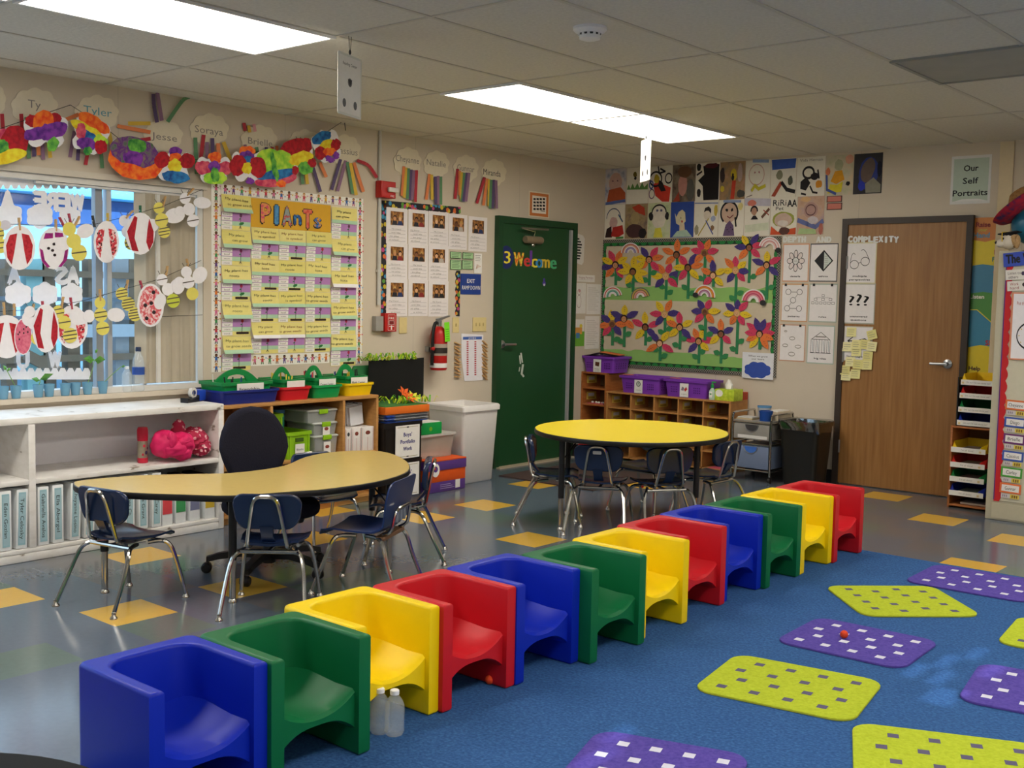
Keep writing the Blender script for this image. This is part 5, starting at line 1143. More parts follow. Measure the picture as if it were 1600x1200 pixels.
cols = [('#d8506a', '#e0904a'), ('#3f7fb0', '#4a90c0'), ('#c04a4a', '#8a9a9a'), ('#2f7fb8', '#1f4a8a'), ('#d84a3a', '#e07a5a'), ('#d89a3a', '#3a6ab0')]
for i, ch in enumerate('PlAnTs'):
    k = MB(); k.M = LMX; x = (i-2.5)*.088; y = .0-.004*i; h = .118 if ch in 'PATl' else .088
    ww = {'l': .022, 'n': .055, 's': .055}.get(ch, .066)
    k.text(ch if ch != 'l' else 'I', x, y, h*1.06, INK, .0042, w=ww+.008, bold=.085); k.text(ch if ch != 'l' else 'I', x, y+.003, h, noisemix('letter_'+ch, [(.42, cols[i][0]), (.5, cols[i][1])], 50, .6), .005, w=ww, bold=.055); k.build('letter', t)
FBY, FBG, FBP, FBS = [mat(c, .7) for c in ('#ecdf86', '#ede18e', '#e8dc7e')], mat('#b4d8b6', .7), mat('#b884c0', .7), mat('#f3efe9', .7)
ORD = ['top', 'second from the top', 'third from the top', 'second from the bottom', 'bottom']
CN = ['in the first column beside the window', 'in the second column', 'in the middle column', 'in the fourth column', 'in the last column nearest the fire strobe']
WORDS = [["My plant has", "is symbol"], ["My plant has", "roots"], ["My plant", "can grow"], ["My leaf has", "lots"], ["My plant has", "to grow seeds"]]
def flip_book(c, r_, u0, u1, v0, v1, rnd):
    w, h = u1-u0-.004, v0-v1-.003; t = thing('flip_book', f'layered plant flip book {CN[c]}, {ORD[r_]}', 'flip book', (.0, (u0+u1)/2+rnd.uniform(-.003, .003), v0), 0, 'plant flip books on the chart')
    Y = lambda f: -h*f
    def lay(name, f0, f1, z, m, word):
        k = MB(); k.M = LMX; k.prism(rrect(0, (Y(f0)+Y(f1))/2, w, (f1-f0)*h), z, z+.0012, m)
        if word: k.flat(rrect(-w*.31, (Y(f0)+Y(f1))/2, w*.36, (f1-f0)*h*.8), z+.0018, FBS); k.text(word, -w*.31, (Y(f0)+Y(f1))/2, h*.052, PENCIL, z+.0023, w=w*.05*len(word))
        return k
    st_ = mat(rnd.choice(['#3a2a3a', '#2a3a2a', '#3a3030']), .8); fc = mat(rnd.choice(['#a82a4a', '#7a2a5a', '#c03a3a', '#6a3a5a', '#b03030']), .8); gc = mat('#2f7a3f', .8); fx = w*rnd.uniform(.08, .2)
    k = lay('root', .86, 1, .0025, FBY[0], 'root')
    for s in (-1, 0, 1): k.flat([(fx-.002, Y(.87)), (fx+.002, Y(.87)), (fx+s*.012+.001, Y(.96)), (fx+s*.012-.001, Y(.96))], .0045, st_)
    if rnd.random() < .3: k.flat(rrect(fx+.005, Y(.92), w*.44, h*.07, .004), .0048, mat('#3a2a20', .9))
    k.build('root_page', t)
    k = lay('stem', .74, .87, .004, FBG, 'stem'); k.flat(rrect(fx, Y(.8), .004, h*.13), .006, st_)
    if rnd.random() < .4: k.flat(ellp(fx+.008, Y(.8), .02, .009, 10, .3), .0063, gc)
    k.build('stem_page', t)
    k = lay('leaf', .62, .745, .0055, FBP, 'leaf'); k.flat(rrect(fx, Y(.68), .004, h*.13), .0075, st_); k.flat(ellp(fx-.007, Y(.67), .008, .004, 8, .4), .0078, gc); k.build('leaf_page', t)
    k = lay('flower', .50, .625, .007, FBP, 'flower'); k.flat(ellp(fx, Y(.57), .011, .012, 10), .0092, fc); k.flat(rrect(fx, Y(.605), .003, h*.05), .009, st_); k.build('flower_page', t)
    k = MB(); k.M = LMX; lift = rnd.choice([.006, .010, .02, .03]); b0, b1 = Y(.0), Y(.5)
    ym = FBY[rnd.randrange(3)]
    def zc(f): return .0092+lift*f*f
    n = 5; f_ = .78
    for i in range(n): fa, fb = i/n*f_, (i+1)/n*f_; k.add([(-w/2, b0+(b1-b0)*fa, zc(fa)), (-w/2, b0+(b1-b0)*fb, zc(fb)), (w/2, b0+(b1-b0)*fb, zc(fb)), (w/2, b0+(b1-b0)*fa, zc(fa))], [(0, 1, 2, 3)], ym)
    k.add([(-w/2, b0+(b1-b0)*f_, zc(f_)), (-w/2, b1, zc(1)), (w/2, b1, zc(1)), (w/2, b0+(b1-b0)*f_, zc(f_))], [(0, 1, 2, 3)], FBG if rnd.random() < .8 else BUGW)
    wds = WORDS[rnd.randrange(5)]; ic = mat(rnd.choice(['#4a4230', '#5a3a2a', '#8a4a2a', '#3a3a3a', '#6a6a4a']), .8)
    for j, s in enumerate(wds): k.text(s, -w*.02+rnd.uniform(-.1, .1)*w*(j), b0+(b1-b0)*(.26+.3*j), h*.068, ic, zc(.3+.3*j)+.0012+lift*.25, rnd.uniform(-.05, .05), w=w*.066*len(s))
    k.build('cover_flap', t)
rnd = random.Random(21)
for c in range(5):
    n = 5 if c in (0, 4) else 4
    top = VT+.004 if c == 0 else VT-.012 if c == 4 else tv0; bot = VB-.028 if c in (0, 4) else VB+.077
    for r_ in range(n):
        h = (top-bot)/n; rr = r_ if n == 5 else [0, 1, 3, 4][r_]
        flip_book(c, rr if n == 5 else (r_ if r_ < 2 else r_+1), EX[c], EX[c+1], top-r_*h, top-(r_+1)*h, rnd)

# ================================================================ fire alarm, photo board, switches, extinguisher
RED = mat('#b8201c', .35, .05)
def wallbox(name, label, cat, x0, y0, x1, y1, d, m, r=.006):
    a = Art('L', (x0+x1)/2, (y0+y1)/2); xm, ym = (x0+x1)/2, (y0+y1)/2
    u0, u1, v1, v0 = a.px(x0, ym).x, a.px(x1, ym).x, a.px(xm, y0).y, a.px(xm, y1).y
    t = thing(name, label, cat, (0, a.o.x, a.o.y)); k = MB(); k.M = LMX; k.prism(rrect((u0+u1)/2, (v0+v1)/2, u1-u0, v1-v0), .001, d, m, r); k.build('housing', t); return t, a
t, a = wallbox('fire_strobe', 'red fire alarm strobe with a clear lens on the conduit', 'fire alarm', 586, 284, 609, 310, .07, RED, .01)
k = MB(); k.M = LMX; k.prism(rrect(.03, .0, .095, .034, .008), .0702, .095, mat('#d6d2cc', .15, .2), .006); k.build('lens', t)
k = MB(); k.M = LMX; k.text('FIRE', .035, -.045, .014, PAPER, .0706, w=.035); k.build('lettering', t)
t, a = wallbox('conduit_box', 'grey metal box at the foot of the conduit beside the red pull station', 'electrical box', 581, 494, 593, 517, .045, mat('#9a9690', .5), .004)
t, a = wallbox('fire_pull_station', 'red fire pull station with white lettering below the conduit', 'fire alarm', 594, 489, 612, 518, .055, RED, .006)
k = MB(); k.M = LMX; W_ = PAPER; k.text('FIRE', 0.004, .032, .018, W_, .0565, w=.055); k.flat(rrect(.004, -.002, .052, .032), .0562, W_); k.flat(rrect(.004, -.002, .047, .027), .0566, mat('#7a1414', .5)); k.flat(rrect(.004, -.038, .012, .03), .0565, W_); k.flat(rrect(.004, -.03, .05, .005), .0566, W_)
for q in ((.004, .056, .07, .002), (.004, -.058, .07, .002), (-.031, 0, .002, .114), (.039, 0, .002, .114)): k.flat(rrect(*q), .0564, W_)
k.build('face_plate', t)
# photo board: dotted border, sheets of writing with a photograph each
SPOT = bpy.data.materials.new('confetti_dots'); SPOT.use_nodes = True
N, L = SPOT.node_tree.nodes, SPOT.node_tree.links; b = N['Principled BSDF']; b.inputs['Roughness'].default_value = .7
vt = N.new('ShaderNodeTexVoronoi'); vt.inputs['Scale'].default_value = 27; tc = N.new('ShaderNodeTexCoord'); L.new(tc.outputs['Object'], vt.inputs['Vector'])
cr = N.new('ShaderNodeValToRGB'); cr.color_ramp.interpolation = 'CONSTANT'; e = cr.color_ramp.elements
while len(e) < 5: e.new(.5)
for i, (p, h) in enumerate(((0, '#c8b02a'), (.22, '#3a8ab0'), (.42, '#b8407a'), (.6, '#5a9a3a'), (.8, '#d86a2a'))): e[i].position = p; e[i].color = lin(h)
sx_ = N.new('ShaderNodeSeparateColor'); L.new(vt.outputs['Color'], sx_.inputs[0]); L.new(sx_.outputs[0], cr.inputs[0])
lt = N.new('ShaderNodeMath'); lt.operation = 'LESS_THAN'; lt.inputs[1].default_value = .46; L.new(vt.outputs['Distance'], lt.inputs[0])
mx = N.new('ShaderNodeMix'); mx.data_type = 'RGBA'; mx.inputs['A'].default_value = lin('#1c1820'); L.new(lt.outputs[0], mx.inputs['Factor']); L.new(cr.outputs[0], mx.inputs['B']); L.new(mx.outputs['Result'], b.inputs['Base Color'])
def dot_strip(P, label):
    a = Art('L', *P[0]); a.poly(P, SPOT, .001, .001); a.done('dotted_border', label, 'border strip', 'dotted border strips of the photo board')
def wavy(p, q, n, d):                                              # wavy inner edge from p to q, bumps towards d
    o = []
    for i in range(n): 
        for j in range(4): t = (i+j/4)/n; k_ = math.sin(PI*j/4); o.append((p[0]+(q[0]-p[0])*t+d[0]*k_, p[1]+(q[1]-p[1])*t+d[1]*k_))
    return o+[q]
dot_strip([(596, 314), (595, 494)]+wavy((602, 494), (603.5, 318), 16, (2, 0)), 'dotted border down the conduit side of the photo board')
dot_strip([(596, 313)]+[(719.5, 323.5)]+wavy((719.5, 333), (597, 322.5), 11, (0, 2)), 'dotted border along the top of the photo board')
dot_strip([(719, 423), (718, 494.5)]+wavy((712.5, 494), (713, 423), 6, (-2, 0)), 'dotted border down the door side of the photo board')
PHB = [noisemix('photo_%d' % i, [(.35, '#3a2418'), (.5, '#8a5a2a'), (.62, '#c08a4a')], 40, .35, 4) for i in range(3)]
def photo_sheet(x, y0, y1, lab, i):
    a = Art('L', x, (y0+y1)/2); w = 33.5 if x < 640 else 31.5 if x < 700 else 29.5
    a.unit(x-w/2, y0, x+w/2, y1); a.rect(0.01, 0, .99, 1, mat('#e9e3e2', .6), .002+.0006*(i % 3), .001)
    r2 = random.Random(i); LN = mat('#b9b2b4', .7)
    for j in range(4): a.rect(.1, .62+.1*j, .9, .625+.1*j+.004, LN, .005); a.txt(['My friend', 'and I like', 'to play', 'at school'][j], .4+r2.uniform(-.1, .1), .59+.1*j, .035, PENCIL, .0052, w=.42)
    o = a.done('photo_page', f'white page with a pasted photo, {lab} of the photo board', 'paper', 'pages with photos on the board')
    p = a.sub(); p.rect(.2, .1, .8, .48, PHB[i % 3], .0062, .0006)
    for s, c, q in ((-.12, SKIN[i % 5], '#22222e'), (.13, SKIN[(i+2) % 5], ['#2a3a6a', '#8a2a2a', '#2a2a2a', '#b8b0a8'][i % 4])):
        p.poly([(.5+s-.13, .478), (.5+s-.09, .36), (.5+s+.09, .36), (.5+s+.13, .478)], mat(q, .5), .0072); p.ell(.5+s, .285, .07, .075, mat(c, .6), .0076, n=10); p.poly([(.5+s-.075, .28), (.5+s-.05, .2), (.5+s+.05, .2), (.5+s+.075, .28), (.5+s, .24)], mat(['#2a1a14', '#c09a5a', '#4a2a1a'][(i+int(s*10)) % 3], .7), .008)
    p.build('photograph', o)
RN = ['top row', 'middle row', 'bottom row']; PN = ['first', 'second', 'third', 'fourth', 'fifth']
i = 0
for r_, (n, ys) in enumerate(((5, [(325, 381), (328, 383), (331, 384.5), (335, 390), (339, 393)]), (3, [(380, 436), (382, 437), (384, 439)]), (3, [(436, 494), (437, 494), (439, 494.5)]))):
    for c in range(n): photo_sheet((619.5, 653, 684.5, 715, 746)[c], *ys[c], f'{PN[c]} in the {RN[r_]}', i); i += 1
GC = mat('#a9cf9c', .7)
for x0, y0, x1, y1, lab in ((702.5, 393.5, 719.8, 404, 'upper, nearer the photo pages'), (722, 394.5, 738.5, 405, 'upper, nearer the door'), (702.5, 406, 719.8, 421.5, 'lower, nearer the photo pages'), (721, 406.5, 737.8, 421, 'lower, nearer the door')):
    a = Art('L', (x0+x1)/2, (y0+y1)/2); a.rect(x0, y0, x1, y1, mat('#2f5a34', .7), .006, .001); a.rect(x0+.7, y0+.7, x1-.7, y1-.7, GC, .0075)
    n = int((y1-y0)/2.6)
    for j in range(n): a.rect(x0+2.5, y0+2+j*2.4, x1-2.5-(j % 3), y0+2.7+j*2.4, mat('#4a6a48', .7), .008)
    a.done('note_card', f'green note card, {lab}, above the blue exit sign', 'card', 'green note cards')
a = Art('L', 746, 411); a.rect(740, 396, 752, 427, PAPER, .006, .001)
for j in range(4): a.rect(741.5, 399+j*2.6, 750-(j % 2), 399.8+j*2.6, PENCIL, .0075)
for j in range(4): a.line([(743+j*2, 420-j), (744.5+j*1.6, 413+j)], .8, mat('#b07a4a', .7), .0076)
a.done('note_paper', 'narrow white note paper beside the green cards', 'paper')
a = Art('L', 735, 444.5); a.rect(719, 428, 750.5, 460, mat('#22408f', .45), .003, .003); a.txt('EXIT', 735, 439, 6, PAPER, .0066, w=12, bold=.03); a.txt('RAMP DOWN', 735.3, 449.5, 6, PAPER, .0066, w=28, bold=.012); a.done('exit_sign', 'blue sign with white exit lettering beside the green door', 'sign')
ALM = mat('#dcc98e', .45)
def plate(label, x0, y0, x1, y1, n):
    t, a = wallbox('switch_plate', label, 'switch', x0, y0, x1, y1, .007, ALM, .003)
    w_ = a.px(x1, 500).x-a.px(x0, 500).x
    for i in range(n):
        k = MB(); k.M = LMX @ Matrix.Translation((((i+.5)/n-.5)*w_*.8, 0, 0)); k.prism(rrect(0, 0, .012, .026), .0072, .0085, mat('#b8a46c', .5)); k.prism(rrect(0, .004, .008, .012), .0086, .016, ALM, .002); k.build('toggle', t)
plate('blank almond wall plate below the photo board', 623, 496, 635, 521, 0); plate('single almond light switch beside the fire extinguisher', 706.5, 496, 716.5, 520, 1); plate('triple almond light switch beside the green door', 738, 496, 759, 518, 3)
# fire extinguisher
ey, ez = onL(685.5, 546, .1); t = thing('fire_extinguisher', 'red fire extinguisher with a green tag hanging on the wall', 'fire extinguisher', (.10, ey, ez))
h0, h1 = onL(686, 578, .1)[1]-ez, onL(686, 512, .1)[1]-ez
k = MB(); k.lathe([(0, h0), (.06, h0), (.066, h0+.012), (.066, h1-.05), (.058, h1-.02), (.036, h1), (.022, h1+.01), (0, h1+.012)], RED, 24); k.build('cylinder', t)
k = MB(); k.lathe([(.0672, -.045), (.0672, .045)], mat('#a69a8c', .5), 24, caps=False); k.lathe([(.0678, -.028), (.0678, .015)], mat('#2c2420', .5), 24, caps=False); k.lathe([(.0676, h0+.02), (.0676, h0+.055)], PAPER, 24, caps=False); k.build('label', t)
k = MB(); k.lathe([(0, h1+.008), (.02, h1+.008), (.022, h1+.05), (.014, h1+.06), (0, h1+.06)], STEEL, 14); k.build('valve', t)
k = MB(); k.prism([(-.03, h1+.045), (.11, h1+.085), (.11, h1+.095), (-.03, h1+.07)], -.012, .012, STEEL, .003)
for i, q in enumerate(k.v): k.v[i] = Vector((q.z*.9, q.x, q.y))
k.build('lever', t)
k = MB(); k.tube(spline([(.0, -.02, h1+.035), (.02, -.065, h1+.03), (.02, -.085, h1-.04), (.015, -.085, 0), (.01, -.082, h0+.04)], 6), .0135, BLACKP, 8); k.ball((.015, -.082, .01), .02, .018, .022, RED, 10, 6); k.build('hose', t)
k = MB(); k.M = Matrix(((0, 0, 1, .075), (1, 0, 0, .012), (0, 1, 0, h1-.03), (0, 0, 0, 1))) @ Matrix.Rotation(.08, 4, 'Z'); k.prism(rrect(0, 0, .055, .15), 0, .001, mat('#7fe02a', .5))
for j in range(5): k.flat(rrect(0, .02-.018*j, .035, .004), .0016, mat('#4a9a2a', .6))
k.build('tag_card', t)
k = MB(); k.box(-.1, -.06, -.05, .05, -.02, .02, STEEL); k.build('wall_bracket', t)
# number chart with clothespins
a = Art('L', 738, 558); a.poly([(720, 521), (754.5, 523), (753.5, 594), (725, 595.5), (720.5, 560)], mat('#eceaf0', .6), .004, .0012); a.rect(722.5, 526, 752, 530.5, mat('#3f62b0', .6), .006); a.txt('JOBS', 737, 528.2, 2.6, PAPER, .0066, w=12)
for c in range(2):
    for j in range(16): a.rect(728.3+c*12.2, 533+j*3.4, 731.2+c*12.2, 535.2+j*3.4, mat('#b8505a', .7), .006)
a.done('clip_chart', 'white chart with red marks and clothespins down both edges', 'chart')
g2 = 'clothespins on the chart edges'
for j in range(11): pin(715, 537+j*5.2, 'w', 1.25+.25*math.sin(j*2.1), 'wooden clothespin on the extinguisher side edge of the white chart', .012, g2)
for j in range(12): pin(757.5, 536+j*4.9, 'w', 1.0+.25*math.sin(j*1.7), 'wooden clothespin on the door side edge of the white chart', .012, g2)

# ================================================================ things on and around the green door
DO = .0305
t = Art('L', 791, 402, DO); t.ell(791, 402, 11.2, 18.2, mat('#1b2a66', .5), .001, 0, 28, .0015); o = t.done('number_disc', 'dark blue disc with a yellow number three on the green door', 'sign')
s = t.sub(); s.txt('3', 792, 402, 19, mat('#f0e040', .5), .0032, w=9.5); s.txt('3', 792.6, 402, 19, mat('#f0e040', .5), .0036, w=9.5); s.build('numeral', o)
for ch, x, y, h, c, lab in (('W', 810.5, 405, 22, '#e8a030', 'orange and yellow striped letter W'), ('e', 823.5, 409, 16, '#d03a3a', 'red letter e after the striped W'), ('l', 829.5, 403, 24, '#6a3a9a', 'purple letter l'), ('c', 834.5, 410.5, 16, '#f0dc40', 'yellow letter c'), ('o', 842.5, 411, 16, '#3a90d0', 'blue letter o'), ('m', 852.5, 411.5, 15.5, '#d8b838', 'yellow and green letter m'), ('e', 864.5, 412.5, 16.5, '#4ab07a', 'green letter e at the end of the word')):
    a = Art('L', x, y, DO); m = noisemix('letter_dye', [(.45, '#e06a2a'), (.55, '#f0d84a')], 40, .6) if ch == 'W' else mat(c, .6)
    for d in (-.8, 0, .8): a.txt(ch, x+d, y-(3 if ch in 'ecom' else 0), h*(1.3 if ch in 'ecom' else 1)*.98, m, .001+.0003*(d+1), w={'W': 15, 'e': 9, 'l': 2.4, 'c': 9, 'o': 10, 'm': 12}[ch])
    a.done('welcome_letter', lab+' on the green door', 'paper letter', 'welcome letters on the green door')
a = Art('L', 850, 440, DO); a.ell(850, 443, 2.6, 4, mat('#4a3aa0', .6), .001, 0, 12, .001); a.ell(850, 437, 1.6, 2.4, mat('#4a3aa0', .6), .001, 0, 10, .001); a.ell(850, 445, 1.5, 2, mat('#c8c0d8', .6), .0024); a.done('sticker', 'small purple sticker on the green door below the letters', 'sticker')
for y0, y1, lab in ((352, 376, 'upper'), (379, 392, 'lower')):
    a = Art('L', 782, (y0+y1)/2, DO); a.rect(779, y0, 785, y1, mat('#d9d4c8', .6), .001, .001)
    for j in range(int((y1-y0)/5)-1): a.rect(780, y0+7+j*4.6, 784, y0+10.4+j*4.6, mat('#b03a34', .6), .0025)
    a.done('warning_label', f'{lab} white label with red marks at the edge of the green door', 'sticker', 'labels on the green door')
a = Art('L', 842, 320); a.rect(826, 300, 858, 339.5, CREAM, .001, .0012); a.rect(827.5, 302, 856.5, 338, mat('#cf7a3e', .6), .0026); a.rect(831, 306.5, 853, 333.5, mat('#efe6d8', .6), .0032)
for j, (p, q) in enumerate(((.05, .9), (.02, .95), (.08, .85), (.05, .9))):
    for n_ in range(4): a.rect(833+n_*4.8, 309.5+j*5.2, 836.6+n_*4.8, 312.6+j*5.2, INK, .0038)
a.rect(844, 329, 851, 330.5, PENCIL, .0038); a.done('framed_saying', 'orange bordered saying above the green door', 'sign')
a = Art('L', 902, 388); u = [(895, 362), (910, 368), (913, 373), (911, 410), (908, 414), (893, 408), (892, 402), (893.5, 366)]
a.poly(u, mat('#e6e2dc', .35), .004, .002)
for j, w_ in enumerate((3, 6, 8, 7, 5, 7, 5, 4)): a.rect(902-w_, 372+j*4.4, 902+w_*.8, 374.4+j*4.4, INK, .0066)
a.done('laminated_card', 'tilted white laminated card beside the green door frame', 'sign')
def sheet(label, x0, y0, x1, y1, fn=None, m=None, z=.002, name='paper_sheet', cat='paper', wall='L', group=None):
    a = Art(wall, (x0+x1)/2, (y0+y1)/2).unit(x0, y0, x1, y1); a.rect(0, 0, 1, 1, m or PAPER, z, .001); a.z = z+.0016
    if fn: fn(a)
    return a.done(name, label, cat, group)
LNM = mat('#c3bcb8', .7)
def lines(n, w=.8, y0=.12, y1=.92):
    def f(a):
        for j in range(n): y = y0+(y1-y0)*j/n; a.rect(.1, y, .1+w*(.7+.3*((j*37) % 5)/4), y+.4*(y1-y0)/n*.5, LNM, a.z)
    return f
sheet('small title strip above the two papers right of the green door', 901.5, 429.5, 929, 440.5, lambda a: (a.txt('Singing Partners', .5, .38, .3, mat('#b08a90', .7), a.z, w=.8), a.rect(.1, .68, .9, .72, LNM, a.z)))
def bunny(a):
    for q in ((.4, .3, .16, .1), (.4, .6, .2, .22)): a.ring(q[0], q[1], q[2], q[3], .025, mat('#b9a5a5', .7), a.z)
    a.ell(.42, .26, .09, .05, mat('#d8a0a4', .7), a.z)
sheet('faint drawing on white paper beside the green door frame', 897, 442, 915, 490, bunny)
sheet('lined white paper next to the faint drawing', 916, 444, 938, 491, lines(12))
sheet('white paper of faint text below the lined one', 913.5, 494, 936, 545, lines(14))
def park(a):
    a.rect(0, .45, 1, 1, mat('#6fae3a', .7), a.z); a.rect(.1, .3, .8, .55, mat('#d89a4a', .7), a.z+.0004); a.ell(.7, .25, .12, .08, mat('#e0d040', .7), a.z); a.rect(.3, .5, .6, .7, mat('#4a7ab0', .7), a.z+.0008)
sheet('small colourful drawing low on the wall beside the green door', 894, 499, 912.5, 541, park)
# ================================================================ painted self portraits
def C_(h): return mat(h, .8, .18, 25)
def wash(i, a, b, c): return noisemix('wash_%d' % i, [(.3, a), (.5, b), (.7, c)], 14, .8, 4)
def painting(i, x0, y0, x1, y1, base, items, label):
    a = Art('B', (x0+x1)/2, (y0+y1)/2).unit(x0, y0, x1, y1)
    a.rect(.005, .005, .995, .995, base, .002, .001); z = .0035; r2 = random.Random(i)
    for it in items:
        z += .0004; k = it[0]
        if k == 'e': a.poly([(px+r2.uniform(-.012, .012), py+r2.uniform(-.012, .012)) for px, py in ellp(it[1], it[2], it[3], it[4], 14, it[6] if len(it) > 6 else 0)], C_(it[5]), z)
        elif k == 'l': a.line(it[1], it[2], C_(it[3]), z)
        elif k == 'p': a.poly(it[1], C_(it[2]), z)
        elif k == 'r': a.ring(it[1], it[2], it[3], it[4], it[5], C_(it[6]), z, *(it[7:9] if len(it) > 7 else (0, 360)))
        elif k == 't': a.txt(it[1], it[2], it[3], it[4], C_(it[5]), z, w=it[6])
    return a.done('portrait_painting', label, 'painting', 'painted self portraits on the wall')
PW = mat('#e4dfd2', .8, .05)
XS1 = [945, 979.5, 1014, 1051, 1087.5, 1125, 1165, 1204.5, 1245, 1290, 1334, 1379.5]
KEY = '#201c20'
def face(x, y, r, c, hair=None): 
    o = [('e', x, y, r, r*.9, c), ('e', x-r*.35, y-r*.15, r*.09, r*.09, KEY), ('e', x+r*.35, y-r*.15, r*.09, r*.09, KEY), ('l', [(x-r*.3, y+r*.4), (x, y+r*.5), (x+r*.3, y+r*.38)], .02, '#a04a4a')]
    return o
top = [
 (wash(1, '#7f8fb0', '#cfcad0', '#d8c9c0'), [('e', .5, .38, .3, .27, '#c9a49a'), ('e', .38, .34, .03, .025, '#6a4a5a'), ('e', .6, .34, .03, .025, '#6a4a5a'), ('p', [(.12, .95), (.22, .58), (.75, .52), (.97, .68), (.98, .95)], '#b0532f'), ('l', [(.1, .96), (.95, .9)], .08, '#5a6fae')], 'painting of a pink face in an orange top, next to the corner'),
 (PW, [('e', .38, .2, .09, .08, '#6a5a1a'), ('e', .4, .3, .06, .05, KEY), ('p', [(.02, .6), (.1, .46), (.18, .58), (.28, .44), (.38, .57), (.5, .43), (.6, .57), (.72, .42), (.82, .56), (.98, .45), (.98, .62)], '#5f8a4a')], 'mostly white painting with a row of green grass'),
 (PW, [('p', [(.2, .5), (.4, .35), (.6, .5), (.95, .6), (.9, .98), (.6, .97), (.3, .8)], '#c93a2a'), ('r', .3, .35, .28, .22, .05, KEY), ('r', .85, .35, .16, .15, .04, KEY), ('e', .34, .35, .12, .12, '#b8a02a'), ('p', [(.45, .38), (.6, .45), (.75, .68), (.55, .7), (.42, .55)], KEY), ('l', [(.4, .02), (.45, .2), (.7, .16), (.5, .08)], .05, KEY), ('r', .15, .75, .13, .14, .03, '#6a4a6a'), ('r', .12, .5, .1, .12, .04, '#3a4a8a')], 'painting with a big red shape and black looping lines'),
 (wash(4, '#4a3a34', '#7a6a5a', '#8a8270'), [('e', .45, .55, .2, .3, '#c08a80'), ('e', .52, .2, .3, .16, '#6a4a34'), ('p', [(.05, .98), (.3, .72), (.35, .98)], '#a0402f'), ('e', .8, .7, .16, .3, '#5a5a56')], 'painting of a face in muddy browns and greens'),
 (PW, [('p', [(.3, .08), (.6, .02), (.98, .05), (.98, .98), (.35, .98), (.3, .6), (.1, .45), (.35, .3)], '#171214'), ('e', .65, .08, .3, .07, '#4a1420'), ('e', .12, .1, .09, .1, KEY), ('e', .15, .78, .08, .12, KEY), ('l', [(.05, .3), (.25, .22)], .05, KEY)], 'painting of one huge black shape'),
 (wash(6, '#7a7264', '#a0805a', '#b08a72'), [('e', .1, .35, .1, .2, '#3a3030'), ('e', .55, .35, .12, .16, '#c8b030'), ('e', .52, .4, .05, .1, KEY), ('e', .8, .3, .1, .25, '#b09a94'), ('p', [(.45, .98), (.5, .5), (.65, .5), (.6, .98)], '#c0402a'), ('e', .85, .85, .16, .1, '#4a4a46'), ('e', .12, .7, .08, .08, '#d8c03a')], 'murky painting with a red stripe and yellow dabs'),
 (PW, [('r', .45, .38, .32, .28, .03, '#caa89a'), ('e', .38, .32, .03, .025, '#b07a7a'), ('e', .55, .32, .03, .025, '#b07a7a'), ('l', [(.28, .78), (.4, .66), (.55, .75), (.8, .68)], .09, '#c9c03a'), ('l', [(.3, .02), (.9, .05)], .08, '#8aa0c8'), ('l', [(.08, .95), (.3, .9)], .02, '#6a5a4a')], 'pale painting of a faint pink head and yellow collar'),
 (PW, [('p', [(.02, .02), (.98, .02), (.95, .26), (.05, .28)], '#3a5ab0'), ('e', .35, .42, .13, .12, '#8a8a70'), ('p', [(.05, .95), (.38, .58), (.5, .62), (.2, .97)], '#a84a34'), ('l', [(.45, .62), (.65, .8), (.95, .86)], .1, KEY), ('e', .78, .58, .1, .12, '#55584a')], 'painting with a wide blue sky and a small crossing figure'),
 (PW, [('t', 'Vida Hernan', .5, .08, .07, '#8a8480', .8), ('r', .42, .4, .22, .17, .06, KEY), ('p', [(.15, .62), (.35, .5), (.5, .66), (.35, .85), (.15, .8)], KEY), ('e', .65, .5, .14, .1, KEY), ('e', .8, .7, .12, .1, '#d8902a'), ('l', [(.5, .75), (.6, .9), (.75, .92)], .05, KEY), ('l', [(.2, .92), (.35, .95)], .05, KEY), ('l', [(.75, .35), (.8, .55)], .05, KEY)], 'black and white painted figure with an orange patch'),
 (wash(10, '#b8b894', '#c8c0a8', '#d8c0a0'), [('e', .85, .12, .15, .12, '#d8a08a'), ('e', .48, .25, .16, .14, '#a8a88a'), ('p', [(.2, .65), (.35, .4), (.6, .38), (.7, .62), (.4, .72)], '#d8981f'), ('p', [(.1, .95), (.18, .72), (.45, .74), (.65, .66), (.6, .92)], '#d8c832'), ('l', [(.05, .5), (.08, .85), (.4, .96)], .07, '#4a5aa0'), ('e', .83, .72, .08, .05, KEY), ('e', .1, .4, .08, .1, '#d8805a')], 'painting of a seated figure in orange and yellow'),
 (mat('#37363a', .8, .2, 12), [('e', .52, .5, .34, .42, '#2f3f8a', .3), ('e', .5, .42, .22, .32, '#6a5a54', .5), ('p', [(.45, .97), (.42, .75), (.7, .6), (.96, .78), (.96, .97)], '#8a887a'), ('e', .9, .4, .08, .2, '#1c1c2a'), ('e', .3, .8, .12, .12, '#2a3ab0')], 'dark painting of a hooded shape in blue, set apart at the end'),
]
for i, (b_, it, lab) in enumerate(top):
    x0, x1 = XS1[i], XS1[i+1]-.6; sl = -.061*((x0+x1)/2-945)
    y0, y1 = 264.5+sl, 264.5+sl+56.5+.0115*(x0-945)*1.6
    painting(i, x0, y0, x1, y1, b_, it, lab)
XS2 = [945, 977, 1012.5, 1048, 1085, 1123, 1163.5, 1204, 1246, 1288.5]
